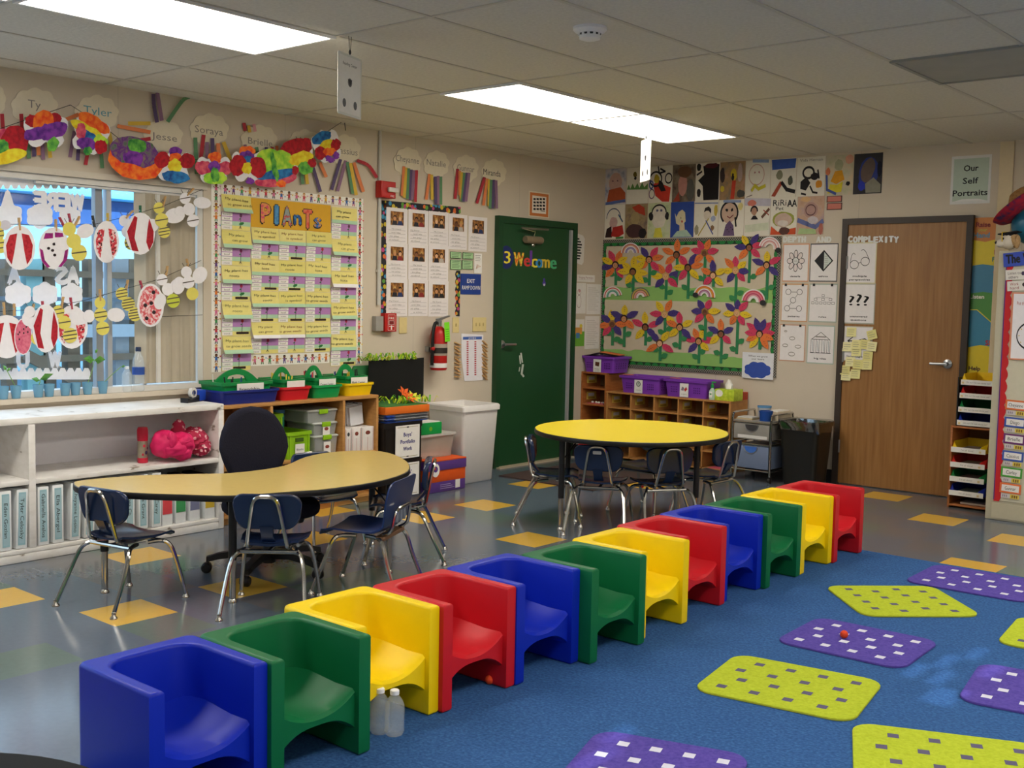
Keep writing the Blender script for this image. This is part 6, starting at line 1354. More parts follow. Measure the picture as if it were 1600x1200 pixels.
bot = [
 (PW, [('r', .45, .4, .36, .3, .03, '#3a4a6a', 180, 360), ('e', .45, .52, .2, .16, '#c9a8a4'), ('p', [(.05, .95), (.12, .7), (.35, .62), (.4, .95)], '#2a1416'), ('p', [(.35, .92), (.42, .66), (.9, .6), (.98, .85), (.7, .95)], '#b02a22'), ('l', [(.7, .3), (.9, .5)], .05, '#3a5a7a'), ('l', [(.6, .97), (.95, .96)], .06, '#4a8a4a')], 'lower row painting of red and black clothes next to the corner'),
 (wash(22, '#8a7a4a', '#a08a6a', '#7a6a60'), [('p', [(.3, .1), (.6, .02), (.85, .12), (.9, .35), (.5, .25)], '#b0402a'), ('e', .45, .42, .2, .2, '#a8946a'), ('e', .45, .78, .4, .2, '#4a3030'), ('e', .8, .85, .18, .14, KEY)], 'brown smeared painting with a red arc at its top'),
 (wash(23, '#a8b88a', '#c8cfa8', '#c8c8b8'), [('e', .5, .38, .33, .36, '#d8d0c4'), ('r', .5, .28, .34, .24, .05, KEY, 180, 360), ('e', .14, .38, .1, .12, KEY), ('e', .86, .38, .09, .11, KEY), ('e', .42, .22, .05, .04, '#5a5a7a'), ('e', .6, .22, .05, .04, '#5a5a7a'), ('p', [(.28, .98), (.35, .72), (.6, .7), (.7, .98)], '#d8cf4a')], 'painting of a pale face with black hair buns on light green'),
 (mat('#2f4a9a', .8, .15, 14), [('p', [(.18, .3), (.25, .42), (.35, .28), (.5, .22), (.62, .3), (.66, .55), (.45, .68), (.25, .6)], '#d2c8a8'), ('e', .45, .45, .02, .02, KEY), ('e', .5, .55, .04, .03, '#b03a3a'), ('p', [(.4, .6), (.6, .6), (.64, .8), (.4, .82)], '#d2c0a4'), ('p', [(.1, .98), (.3, .82), (.7, .78), (.95, .98)], '#a8c0b0')], 'painting of a crowned pale figure on solid blue'),
 (PW, [('e', .55, .38, .16, .16, '#d8ccbc'), ('p', [(.4, .32), (.45, .2), (.6, .16), (.7, .24), (.7, .36), (.6, .28), (.5, .28)], KEY), ('l', [(.2, .95), (.6, .5)], .04, '#b0a04a'), ('l', [(.5, .55), (.8, .92)], .04, '#4a5a9a'), ('e', .9, .28, .08, .16, '#c8b04a'), ('e', .12, .8, .09, .14, '#9a9478'), ('e', .78, .75, .07, .08, '#8a6a4a'), ('l', [(.02, .06), (.98, .08)], .03, '#7a8ab8'), ('e', .8, .5, .1, .08, '#a0aac8')], 'painting of a small figure with arms drawn in ochre and blue lines'),
 (PW, [('e', .42, .36, .31, .28, '#c8aa96'), ('r', .42, .36, .36, .33, .06, KEY, 130, 400), ('e', .32, .28, .05, .04, KEY), ('e', .53, .28, .05, .04, KEY), ('l', [(.35, .45), (.45, .5), (.58, .42)], .03, '#7a3a3a'), ('p', [(.2, .98), (.3, .68), (.45, .56), (.6, .7), (.65, .98)], '#6a5478'), ('l', [(.66, .5), (.7, .72)], .06, KEY), ('l', [(.2, .04), (.85, .06)], .07, '#8a9ac0'), ('e', .85, .2, .1, .1, '#d8cc8a')] + [('e', .3+.07*j, .75+.06*(j % 3), .02, .015, KEY) for j in range(5)], 'painting of a smiling girl with long black hair and purple dress'),
 (PW, [('l', [(.05, .08), (.95, .12)], .2, '#c0bccb'), ('e', .27, .12, .18, .08, '#d07a6a'), ('e', .38, .34, .12, .11, '#b48a72'), ('r', .38, .33, .15, .14, .05, KEY, 170, 370), ('p', [(.25, .56), (.35, .46), (.45, .46), (.55, .56)], KEY), ('l', [(.7, .5), (.95, .3)], .08, '#6a4a3a'), ('l', [(.75, .32), (.95, .45)], .03, '#a04a3a'), ('l', [(.1, .8), (.9, .75)], .2, '#cfd4bc')], 'painting of a little dark haired head under a pink cloud'),
 (PW, [('t', 'RiRi', .34, .14, .16, KEY, .5), ('t', 'AA', .8, .16, .18, KEY, .36), ('t', 'AA', .82, .17, .18, KEY, .34), ('t', 'Pet', .35, .29, .09, KEY, .3), ('e', .5, .58, .42, .2, '#9aa04a'), ('e', .5, .6, .34, .18, '#c8aea0'), ('p', [(.02, .98), (.05, .75), (.3, .9), (.98, .8), (.98, .98)], '#c8542f'), ('e', .55, .88, .2, .1, '#5a3a34'), ('e', .5, .68, .2, .08, '#d8cfc8')], 'painting with big black letters above a pale mound'),
 (wash(29, '#c09a80', '#c8a894', '#b8a0a0'), [('e', .5, .36, .26, .2, '#b5928a'), ('r', .5, .36, .2, .15, .03, '#6a4a4a'), ('l', [(.05, .62), (.4, .72), (.7, .8), (.95, .66)], .12, '#6a74a8'), ('e', .6, .62, .2, .1, '#c9c0c4'), ('p', [(.05, .98), (.1, .82), (.7, .86), (.75, .98)], '#a8c088'), ('e', .9, .85, .08, .15, '#b06a5a'), ('e', .3, .08, .2, .06, '#d8b080')], 'hazy pink painting over a blue wave, last of the lower row'),
]
for i, (b_, it, lab) in enumerate(bot):
    x0, x1 = XS2[i], XS2[i+1]-.6; xm = (x0+x1)/2
    painting(40+i, x0, 320.5-.044*(xm-945), x1, 374-.022*(xm-945), b_, it, lab)
for y0, y1, lab in ((306, 316, 'upper'), (317, 328, 'lower')):
    sheet(f'{lab} small red and copper card beside the painted portraits', 1292, y0, 1316, y1, lambda a: a.rect(.06, .1, .94, .88, mat('#c0604a', .35), a.z), mat('#4a2a24', .6), name='copper_card', cat='card', wall='B')
def osp(a):
    a.rect(.06, .06, .94, .94, mat('#b9c9ba', .6), a.z); a.poly([(.1, .94), (.3, .9), (.7, .9), (.92, .94)], mat('#e4e4e2', .6), a.z+.0004)
    for s, y, w_ in (('Our', .26, .36), ('Self', .52, .38), ('Portraits', .77, .86)): a.txt(s, .5, y, .12, INK, a.z+.0008, w=w_, bold=.03)
sheet('pale green sign about self portraits above the wood door', 1486, 243, 1548.5, 318.5, osp, mat('#dcdcda', .6), name='portrait_sign', cat='sign', wall='B')

# ================================================================ bulletin board of paper flowers
a = Art('B', 1080, 475); BO = [(941, 375), (1222, 369), (1215.5, 591), (937, 567)]
x0, z1 = onB(941, 375); x1, z0 = onB(1213.5, 590); uc, vc = (x0+x1)/2, (z0+z1)/2; W_, H_ = x1-x0, z1-z0
t = thing('bulletin_board', 'large bulletin board of paper flowers with a green scalloped border', 'bulletin board', (uc, 0, vc)); BMX = Matrix(((1, 0, 0, 0), (0, 0, -1, 0), (0, 1, 0, 0), (0, 0, 0, 1)))
k = MB(); k.M = BMX; k.prism(rrect(0, 0, W_, H_), .001, .012, mat('#cbbfa8', .8)); k.build('backing', t)
k = MB(); k.M = BMX; GB = mat('#8dbb68', .8, .1, 8); rs = random.Random(2)
for yb, yt in ((onB(1080, 471)[1]-vc, onB(1080, 449)[1]-vc), (-H_/2+.03, onB(1080, 553)[1]-vc)):
    P = [(-W_/2+.05, yb), (W_/2-.05, yb)]+[(W_/2-.05-(W_-.1)*i/24, yt+rs.uniform(-.012, .012)) for i in range(25)]
    k.flat(P, .0125, GB)
k.build('grass_band', t)
CHK = bpy.data.materials.new('checked_border'); CHK.use_nodes = True; N, L = CHK.node_tree.nodes, CHK.node_tree.links
ck = N.new('ShaderNodeTexChecker'); ck.inputs['Scale'].default_value = 90; ck.inputs[1].default_value = lin('#1c1c1c'); ck.inputs[2].default_value = lin('#8e8a80'); tc = N.new('ShaderNodeTexCoord'); L.new(tc.outputs['Object'], ck.inputs[0]); L.new(ck.outputs[0], N['Principled BSDF'].inputs['Base Color']); N['Principled BSDF'].inputs['Roughness'].default_value = .7
BG, BGD = mat('#1f7a3a', .7, .06), mat('#123a20', .7)
k = MB(); k.M = BMX; b_ = .03
for q in ((-W_/2, W_/2, H_/2-b_, H_/2), (-W_/2, W_/2, -H_/2, -H_/2+b_), (-W_/2, -W_/2+b_, -H_/2+b_, H_/2-b_), (W_/2-b_, W_/2, -H_/2+b_, H_/2-b_)): k.prism([(q[0], q[2]), (q[1], q[2]), (q[1], q[3]), (q[0], q[3])], .0122, .0145, CHK)
k.build('checked_edging', t)
k = MB(); k.M = BMX
def scal(x, y, dx, dy, r):
    n = 7; px, py = -dy, dx
    for rr, m_, z in ((r, BGD, .0127), (r*.9, BG, .0131)): k.flat([(x+dx*rr*math.cos(PI*j/n)*.98+px*rr*.8*math.sin(PI*j/n), y+dy*rr*math.cos(PI*j/n)*.98+py*rr*.8*math.sin(PI*j/n)) for j in range(n+1)], z, m_)
nx, ny = 22, 14
for q in ((-W_/2+b_, W_/2-b_, H_/2-b_-.03, H_/2-b_), (-W_/2+b_, W_/2-b_, -H_/2+b_, -H_/2+b_+.03), (-W_/2+b_, -W_/2+b_+.026, -H_/2+b_, H_/2-b_), (W_/2-b_-.026, W_/2-b_, -H_/2+b_, H_/2-b_)): k.flat([(q[0], q[2]), (q[1], q[2]), (q[1], q[3]), (q[0], q[3])], .0126, BGD)
for i in range(nx): x = -W_/2+b_+(W_-2*b_)*(i+.5)/nx; scal(x, H_/2-b_, -1, 0, (W_-2*b_)/nx/2); scal(x, -H_/2+b_, 1, 0, (W_-2*b_)/nx/2)
for i in range(ny): y = -H_/2+b_+(H_-2*b_)*(i+.5)/ny; scal(-W_/2+b_, y, 0, -1, (H_-2*b_)/ny/2); scal(W_/2-b_, y, 0, 1, (H_-2*b_)/ny/2)
k.build('scalloped_border', t)
FC = {'y': mat('#dcbc28', .7, .1), 'p': mat('#c93a5e', .7, .1), 'o': mat('#dd7638', .7, .1), 'v': mat('#44357a', .7, .1)}
STG, LFG = mat('#2f7f52', .75, .1), mat('#35844f', .75, .1)
HAIR = ['#2a1a16', '#1a1414', '#5a3a22', '#9a7040', '#c09a60', '#3a2418']
def leafp(x, y, l, w, a): 
    c, s = math.cos(a), math.sin(a); P = [(0, 0), (.25, .8), (.55, 1), (.8, .6), (1, 0), (.8, -.6), (.55, -1), (.25, -.8)]
    return [(x+p*l*c-q*w*s, y+p*l*s+q*w*c) for p, q in P]
def flower(cx, cy, pet, sy, label, hs, seed, R=17, leaf=2):
    R *= 1.2
    a = Art('B', cx, cy, .013); r2 = random.Random(seed); z = .004+.0022*(seed % 5)
    a.rect(cx-2.1, cy, cx+2.3, sy, STG, z-.003, .0008)
    o = a.done('paper_flower', label, 'paper flower', 'paper flowers with faces on the bulletin board')
    n = len(pet); a0 = r2.uniform(0, 6)
    for i, c in enumerate(pet):
        s = a.sub(); an = -PI/2+(i+.5-n/2)*(2*PI/n)*.93+r2.uniform(-.12, .12); R_ = R*r2.uniform(.9, 1.12); zz = z+.0012*(i % 3); P = leafp(cx+3*math.cos(an), cy+3*math.sin(an), R_, 5.2, an)
        s.poly(P, FC[c], zz, .0008)
        for j in (.45, .6, .75): s.ell(cx+(3+R_*j)*math.cos(an), cy+(3+R_*j)*math.sin(an), 1.0, .45, mat('#5a2a30' if c != 'v' else '#2a2050', .7), zz+.0011, r2.uniform(-.6, .6), 6)
        s.build('petal', o)
    s = a.sub(); hr = mat(HAIR[hs % 6], .8); s.ell(cx, cy, 5.4, 6.1, hr, z+.005, 0, 14, .0008); s.ell(cx, cy+1, 3.9, 4.5, mat(SKIN[hs % 5], .6), z+.0064, 0, 12)
    for sx in (-1.4, 1.4): s.ell(cx+sx, cy+.2, .55, .45, INK, z+.0068, 0, 6)
    s.line([(cx-1.2, cy+2.9), (cx+1.2, cy+2.9)], .6, mat('#a04a4a', .7), z+.0068); s.build('face_photo', o)
    for i in range(leaf):
        s = a.sub(); sd = 1 if (seed+i) % 2 else -1; y = sy-5-9*i-r2.uniform(0, 3); s.poly(leafp(cx+sd*1.5, y, 12, 4.4, -PI/2+sd*r2.uniform(.8, 1.2)), LFG, z-.001+.0008*i, .0008); s.build('leaf', o)
def fp(x, y): return 920+x/5, 360+y/5
FL = [((213, 270), 'ovypoyvp', 430, 'many coloured paper flower at the corner end of the upper row', 0, 1), ((352, 322), 'yyyyyyy', 480, 'all yellow paper flower in the upper row', 1, 4), ((477, 228), 'oyvpop', 430, 'paper flower with one purple petal up, third in the upper row', 0, 2),
      ((605, 358), 'vyopvp', 540, 'low paper flower of the upper row with a pale ring round its face', 4, 5), ((690, 190), 'ooooo', 430, 'all orange paper flower at the top of the board', 1, 6), ((780, 290), 'pypvoy', 535, 'pink and orange paper flower in the middle of the upper row', 1, 7),
      ((910, 175), 'oppopo', 420, 'pink and orange paper flower reaching above the top border', 3, 8), ((978, 350), 'povyy', 440, 'low paper flower with a single purple petal near the middle rainbow', 2, 9), ((1150, 312), 'vyopyvp', 580, 'paper flower with yellow and purple petals on a dark edged stem', 4, 10),
      ((1257, 132), 'ovyvpp', 410, 'paper flower with three purple petals touching the top border', 1, 11), ((1395, 270), 'ovypv', 540, 'paper flower overlapping the board edge beside the wall posters', 0, 12),
      ((190, 730), 'povyvov', 900, 'paper flower at the corner end of the lower row, above the purple basket', 3, 13), ((283, 688), 'vvyvo', 910, 'paper flower with long purple petals, second in the lower row', 0, 14), ((445, 755), 'ypypv', 900, 'pink and yellow paper flower, third in the lower row', 1, 15),
      ((597, 655), 'vpyovy', 850, 'yellow and pink paper flower, fourth in the lower row', 4, 16), ((560, 880), 'ovyp', 1020, 'low four petalled paper flower above the middle purple basket', 2, 17), ((717, 755), 'yopyv', 930, 'pink and orange paper flower in the middle of the lower row', 5, 18),
      ((915, 635), 'pvvpyo', 860, 'paper flower with purple petals up, under the orange rainbow', 3, 19), ((862, 865), 'vpoypy', 1040, 'low pink and purple paper flower above the basket at the tissue box', 0, 20), ((1037, 808), 'yvovp', 1040, 'paper flower with a black haired face and one orange petal up', 1, 21),
      ((1163, 645), 'oyvvpyp', 965, 'paper flower with two purple petals up, under the pink rainbow', 4, 22), ((1340, 808), 'yoppvvppoo', 930, 'large many petalled pink paper flower above the blue scribbled sign', 0, 23)]
for (p, pet, sy, lab, hs, sd) in FL:
    x, y = fp(*p); flower(x, y, pet, fp(0, sy)[1], lab, hs, sd, 17 if len(pet) < 9 else 19)
def rainbow(x, y, r, label, cols, rot=0, pot=None, seed=0):
    cx, cy = fp(x, y); a = Art('B', cx, cy, .013); R = r/5; bw = R*.11
    for i, c in enumerate(cols): a.ring(cx, cy+R*.35, R-bw*i, R*1.05-bw*i, bw*1.05, mat(c, .7), .0165+.0002*i, 180+rot, 360+rot, 16)
    if pot: q = math.radians(360+rot); q2 = math.radians(180+rot); qq = q if pot > 0 else q2; a.ell(cx+R*.8*math.cos(qq), cy+R*.35+R*.85*math.sin(qq), R*.26, R*.24, mat('#2a2a2c', .7), .018, 0, 10, .001)
    a.done('paper_rainbow', label, 'paper rainbow', 'paper rainbows on the bulletin board')
WR = '#e6e0e0'
rainbow(335, 150, 76, 'pale purple paper rainbow at the top corner end of the board', [WR, '#c06a5a', '#d8a080', WR, '#8a80b0', '#a8a0c0', WR])
rainbow(195, 490, 74, 'green and white paper rainbow at the corner edge of the board', [WR, '#c8543a', WR, '#8ab8a0', '#4a9a88', WR, WR], -8)
rainbow(412, 498, 74, 'tilted grey tipped paper rainbow beside the green and white one', ['#6a6a6a', '#c8b04a', '#8a6a4a', '#d8a090', '#c87a7a', WR, WR], -10)
rainbow(910, 485, 86, 'orange paper rainbow with a dark pot in the middle of the board', [WR, '#d8702a', '#d89a3a', WR, '#a85a80', '#b8a0b8', WR], 8, -1)
rainbow(1293, 525, 94, 'large pink paper rainbow with a dark pot at the posters end', [WR, '#c8485a', '#d87a8a', '#b8486a', '#d898a0', WR, WR], 6, 1)
rainbow(1420, 110, 86, 'pale pink paper rainbow with a dark pot over the top border corner', [WR, '#d8a0a0', WR, '#c88a8a', '#e0c0b8', WR], 12, 1)
def bluecl(a):
    a.txt('When we grow', .5, .13, .07, INK, a.z, w=.62); a.txt('our fears', .5, .24, .06, INK, a.z, w=.4)
    P = scallop([(.5+.4*math.cos(2*PI*k/8), .66+.28*math.sin(2*PI*k/8)) for k in range(8)], .07, 5); a.poly(P, mat('#3350a8', .7, .1), a.z)
sheet('white sign with a blue scribbled cloud at the lower corner of the bulletin board', 1161.5, 551, 1210.5, 592, bluecl, mat('#dfe0e6', .6), z=.0205, name='cloud_sign', cat='sign', wall='B')

# ================================================================ depth and complexity icons
def letters(word, x0, x1, y, h, off, pre):
    n = len(word); w_ = (x1-x0)/n
    for i, ch in enumerate(word):
        x = x0+w_*(i+.5); a = Art('B', x, y, off); m = mat('#dfe0dc', .5)
        for d in (-.5, 0, .5): a.txt(ch, x+d, y+(1.0 if (i % 2 and len(word) > 5) else 0), h, m, .006+.0003*(d+1), w=w_*(.74 if ch != 'I' else .2), bold=.07)
        a.done('cutout_letter', f'white cut-out letter {ch}, {["first", "second", "third", "fourth", "fifth", "sixth", "seventh", "eighth", "ninth", "last"][i]} of the word {pre}', 'paper letter', 'white cut-out letters')
letters('DEPTH', 1224, 1260, 374, 8.5, 0, 'over the details poster'); letters('AND', 1275.5, 1300, 374.3, 8.5, 0, 'over the diamond poster'); letters('COMPLEXITY', 1325, 1405, 373.5, 9, .022, 'across the wood door')
ED = ['#d89a74', '#4a4a50', '#d0a070', '#a8b4a8', '#c8987c', '#a8bcb0', '#d8d0a8', '#a8a89a', '#c8c4b8']
def icon(label, x0, y0, x1, y1, word, fn, i, off=0):
    a = Art('B', (x0+x1)/2, (y0+y1)/2, off).unit(x0, y0, x1, y1)
    a.rect(-.03, -.03, 1.03, 1.03, mat(ED[i], .7), .0015, .0008); a.rect(.0, .0, 1, 1, mat('#e6e2e2', .6), .0025, .001); a.z = .0042; fn(a)
    for j, w_ in enumerate(word): a.txt(w_, .5, .88+.07*(j-(len(word)-1)/2)*1.3, .042, INK, a.z, w=min(.8, .058*len(w_)), bold=.05)
    return a.done('icon_poster', label, 'poster', 'thinking icon posters')
def daisy(a):
    for j in range(8):
        q = 2*PI*j/8; P = ellp(.5+.24*math.sin(q), .45-.19*math.cos(q), .085, .12, 14, q); P2 = ellp(.5+.24*math.sin(q), .45-.19*math.cos(q), .067, .1, 14, q); a.poly(P, INK, a.z); a.poly(P2, mat('#e0d6d4', .6), a.z+.0004)
    a.ell(.5, .45, .125, .1, INK, a.z+.0006, n=18); a.ell(.5, .45, .11, .088, mat('#d8d8d6', .6), a.z+.001, n=18); a.txt('kids', .5, .45, .04, PENCIL, a.z+.0014, w=.14)
icon('icon poster of an outlined daisy beside the bulletin board', 1224.5, 382.5, 1263, 438.5, ['details'], daisy, 0)
def diamond(a):
    a.poly([(.5, .15), (.86, .45), (.5, .75), (.14, .45)], INK, a.z); a.poly([(.5, .2), (.8, .45), (.5, .7)], mat('#c9d2cc', .6), a.z+.0004); a.line([(.5, .16), (.5, .74)], .02, INK, a.z+.0008)
    for j in range(5): a.rect(.53, .32+.06*j, .66, .33+.06*j, PENCIL, a.z+.0008)
icon('icon poster of a half black diamond beside the wood door frame', 1267, 382, 1308, 438.5, ['ethics'], diamond, 1)
def dots(a):
    P = [(.25, .2), (.7, .2), (.45, .43), (.22, .66), (.7, .66)]
    for p, q in ((0, 1), (1, 2), (2, 3), (3, 4)): a.line([P[p], P[q]], .012, INK, a.z)
    for x, y in P: a.ell(x, y, .115, .085, INK, a.z+.0004, n=18); a.ell(x, y, .098, .072, mat('#e6e2e2', .6), a.z+.0008, n=18)
def clips(a):
    for x in (.14, .82): a.rect(x-.04, -.03, x+.04, .04, INK, a.z+.001, .004)
icon('icon poster of five linked circles held by two black clips', 1222, 445, 1261, 501, ['patterns'], lambda a: (dots(a), clips(a)), 2)
def org(a):
    def bx(x, y, w=.1): a.rect(x-w/2, y-.034, x+w/2, y+.034, INK, a.z); a.rect(x-w/2+.012, y-.024, x+w/2-.012, y+.024, mat('#e6e2e2', .6), a.z+.0004)
    bx(.5, .3); [bx(x, .4, .12) for x in (.22, .5, .78)]; [bx(.12+.152*j, .5, .11) for j in range(6)]
    a.rect(.22, .348, .78, .354, INK, a.z-.0002)
icon('icon poster of a tree of small boxes held by two black clips', 1265.5, 445, 1307, 502, ['rules'], lambda a: (org(a), clips(a)), 3)
def blankp(a):
    for x, y, w_, h_ in ((.22, .17, .12, .06), (.5, .37, .24, .11), (.22, .58, .24, .1), (.75, .6, .26, .11), (.5, .82, .28, .13)): a.ring(x, y, w_/2, h_/2, .02, PENCIL, a.z)
icon('nearly blank poster with faint drawn boxes held by two black clips', 1219, 508.5, 1257, 563, [], lambda a: (blankp(a), clips(a)), 4)
def temple(a):
    a.line([(.14, .36), (.5, .16), (.86, .36), (.14, .36)], .014, INK, a.z); a.rect(.3, .27, .7, .3, PENCIL, a.z)
    for x in (.17, .38, .6, .8): a.line([(x-.05, .37), (x-.05, .72), (x+.07, .72), (x+.07, .37)], .012, INK, a.z); a.line([(x, .4), (x+.03, .68)], .02, mat('#9aa8b0', .6), a.z)
    a.line([(.1, .73), (.9, .73)], .014, INK, a.z)
icon('icon poster of an outlined columned temple below the box tree', 1262.5, 510, 1302.5, 567, ['big idea'], temple, 5)
def specs(a):
    for x, y in ((.3, .54), (.66, .46)): a.ring(x, y, .15, .115, .016, INK, a.z, 0, 360, 22)
    a.line([(.44, .5), (.52, .49)], .014, INK, a.z); a.line([(.16, .5), (.2, .3), (.26, .24), (.32, .28)], .014, INK, a.z); a.line([(.8, .42), (.66, .2), (.58, .15), (.52, .18)], .014, INK, a.z)
icon('icon poster of outlined spectacles on the wood door', 1321.5, 380.5, 1368, 441.5, ['multiple', 'perspectives'], specs, 6, .0225)
def qm(a):
    for x, y, h in ((.25, .42, .25), (.5, .4, .3), (.74, .42, .25)):
        for d in (-.008, .008): a.txt('?', x+d, y, h, INK, a.z, w=.17)
icon('icon poster of three question marks on the wood door', 1319.5, 444.5, 1366, 504.5, ['unanswered', 'questions'], qm, 7, .0225)
def arrows(a):
    a.line([(.3, .3), (.12, .42), (.3, .56)], .03, INK, a.z); a.line([(.12, .42), (.4, .42)], .03, INK, a.z); a.line([(.55, .38), (.75, .34), (.9, .42)], .03, INK, a.z); a.txt('language of', .5, .88, .06, INK, a.z, w=.8)
icon('icon poster nearly covered by sticky notes on the wood door', 1320, 511.5, 1362, 563, [], arrows, 8, .0225)
STK = [mat('#e3dc9a', .7), mat('#ddd58c', .7), mat('#e8e2ac', .7)]
def sticky(cx, cy, w_, h_, rot, i, lab):
    x, y = 1200+cx/4.2875, 330+cy/4.2875; a = Art('B', x, y, .0225); r2 = random.Random(i); z = .0055+.0012*(i % 6)
    c, s = math.cos(rot), math.sin(rot); P = [(x+(p*c-q*s), y+(p*s+q*c)) for p, q in ((-w_/2, -h_/2), (w_/2, -h_/2), (w_/2, h_/2), (-w_/2, h_/2))]
    u = a.pts(P); a.add([(u[0][0], u[0][1], z), (u[1][0], u[1][1], z), (u[2][0], u[2][1], z+.008), (u[3][0], u[3][1], z+.008)], [(3, 2, 1, 0)], STK[i % 3])
    for j in range(3):
        q = -h_*.25+j*h_*.24; a.line([(x+(-w_*.35)*c-q*s, y+(-w_*.35)*s+q*c), (x+(w_*r2.uniform(.1, .35))*c-q*s, y+(w_*.3)*s+q*c)], .5, PENCIL, z+.006)
    a.done('sticky_note', lab, 'sticky note', 'yellow sticky notes on the wood door')
for i, (cx, cy, rot, pos) in enumerate([(562, 810, .02, 'top row, nearest the door frame'), (700, 828, -.25, 'tilted, at the top and farthest from the frame'), (535, 908, .05, 'second row, nearest the door frame'), (598, 893, .03, 'second row, over the arrows'), (655, 892, .1, 'second row, third from the frame'), (700, 905, .12, 'second row, farthest from the frame'), (595, 940, .02, 'middle of the cluster, below the arrows'),
                                        (672, 970, .06, 'third row, farthest from the frame'), (555, 1008, .05, 'over the end of the printed words'), (668, 1030, .02, 'fourth row, farthest from the frame'), (607, 1025, .08, 'large, in the middle of the lower cluster'), (528, 1102, .06, 'lowest, half covered'), (588, 1090, .05, 'lowest, farthest from the frame'), (520, 1063, .03, 'nearest the floor hinge side, on the lowest row')]):
    sticky(cx, cy, 15, 14.5, rot, i, f'yellow sticky note on the wood door, {pos}')

# behaviour poster strip beside the door (its cartoon characters are left out)
a = Art('B', 1540, 460); a.rect(1514.5, 340, 1562, 586, mat('#d0813a', .4), .002, .0015)
def bnd(P, c, z): a.poly(P, mat(c, .35, .05), z)
bnd([(1514, 374), (1540, 378), (1561, 373), (1561, 416), (1536, 413), (1513, 416)], '#dcc51e', .0042)
bnd([(1513, 416), (1536, 413), (1561, 416), (1559, 459), (1536, 456), (1512, 459)], '#3f7fa0', .0042)
bnd([(1512, 459), (1536, 456), (1559, 459), (1558, 500), (1552, 506), (1527, 484), (1512, 484)], '#4d8f3c', .0042)
bnd([(1512, 484), (1527, 484), (1552, 506), (1558, 500), (1556, 543), (1532, 539), (1510, 543)], '#3a86a8', .0042)
bnd([(1510, 543), (1532, 539), (1556, 543), (1555, 586), (1509, 586)], '#dcc51e', .0042)
for s, x, y, h, c, w_ in (('Raise', 1537, 351, 7, '#8a2a2a', 22), ('your', 1536, 359, 5, '#c8b84a', 14), ('Hand', 1534, 367.5, 7.5, '#6a9ab0', 25), ('Be', 1559, 394, 7, '#a83a2a', 10), ('Friendly', 1566, 405, 7, '#3a7a6a', 30), ('Wait', 1563, 428, 7, '#c03a5a', 22), ('but', 1560, 437, 6, '#2a3a5a', 12), ('Listen', 1527, 463.5, 6, '#e8e4d8', 22), ('Share', 1553, 536, 7.5, '#b02a3a', 26), ('Help', 1523, 575.5, 6, '#4a2a1a', 18)): a.txt(s, x, y, h, mat(c, .5), .006, w=w_, bold=.05)
a.line([(1511, 484), (1527, 484), (1552, 506), (1558, 500)], 1.6, mat('#e0d040', .5), .005)
a.done('behaviour_poster', 'tall poster strip of coloured bands with class rules beside the wood door', 'poster')
# ================================================================ cubbies along the back wall
CUB = noisemix('cubby_wood', [(.25, '#a8733e'), (.55, '#b98349'), (.8, '#c08e55')], 5, .5, 5, stretch=(14, 3, 3)); CUBR = noisemix('cubby_wood_red', [(.25, '#9a5a2c'), (.6, '#a96633'), (.8, '#b3713c')], 5, .5, 5, stretch=(3, 3, 14)); CBK = mat('#7d5a38', .7)
CY1, CY2 = -.30, -.015; tx0, tx1 = .0, .285; wx0, wx1 = .290, 1.545; TH, WH = .765, .605
STKR = mat('#d8c25a', .6)
def cell_card(t, x, y, z, i):
    k = MB(); k.M = Matrix(((0, 0, 1, x), (1, 0, 0, y), (0, 1, 0, z), (0, 0, 0, 1))); k.prism(rrect(-.02, 0, .15, .07), 0, .001, STKR); k.flat(rrect(-.025, .008, .09, .028), .0014, mat('#d8dce0', .6)); k.flat(rrect(-.02, -.022, .1, .012), .0014, mat('#a8862a', .6)); k.build('cell_label', t)
t = thing('tall_cubby', 'tall narrow wooden cubby in the corner under a purple basket', 'cubby', (0, 0, 0))
part('side_panel', t, CUBR, (tx0+.004, tx0+.02, CY1, CY2, .001, TH-.0165), r=.002); part('side_panel', t, CUBR, (tx1-.016, tx1, CY1, CY2, .001, TH-.0165), r=.002); part('top', t, CUBR, (tx0+.004, tx1, CY1, CY2, TH-.016, TH), r=.002); part('back_panel', t, CBK, (tx0+.021, tx1-.017, CY2-.008, CY2, .02, TH-.017), r=0)
for i, z in enumerate((.02, .30, .46, .61)): part('shelf_board', t, CUBR, (tx0+.021, tx1-.017, CY1+.003, CY2-.009, z, z+.014), r=.001)
for i, z in enumerate((.545, .695)): cell_card(t, tx0+.0205, -.14, z-.005, i)
t = thing('wide_cubby', 'wide wooden cubby of small open cells behind the yellow round table', 'cubby', (0, 0, 0))
part('side_panel', t, CUB, (wx0, wx0+.016, CY1, CY2, .001, WH-.0165), r=.002); part('side_panel', t, CUB, (wx1-.016, wx1, CY1, CY2, .001, WH-.0165), r=.002); part('top', t, CUB, (wx0, wx1, CY1-.004, CY2, WH-.016, WH), r=.002); part('back_panel', t, CBK, (wx0+.017, wx1-.017, CY2-.008, CY2, .02, WH-.017), r=0)
cw = (wx1-wx0-.032)/5
for i in range(1, 5): x = wx0+.016+cw*i; part('divider', t, CUB, (x-.006, x+.006, CY1+.003, CY2-.009, .035, WH-.0165), r=.001)
for j, z in enumerate((.02, .165, .31, .455)):
    for i in range(5): part('shelf_board', t, CUB, (wx0+.016+cw*i+.0065, wx0+.016+cw*(i+1)-.0065, CY1+.003, CY2-.009, z, z+.012), r=0)
    if j:
        for i in range(5): cell_card(t, wx0+.0165+cw*i+(.006 if i else 0), -.14, z+.075, i)
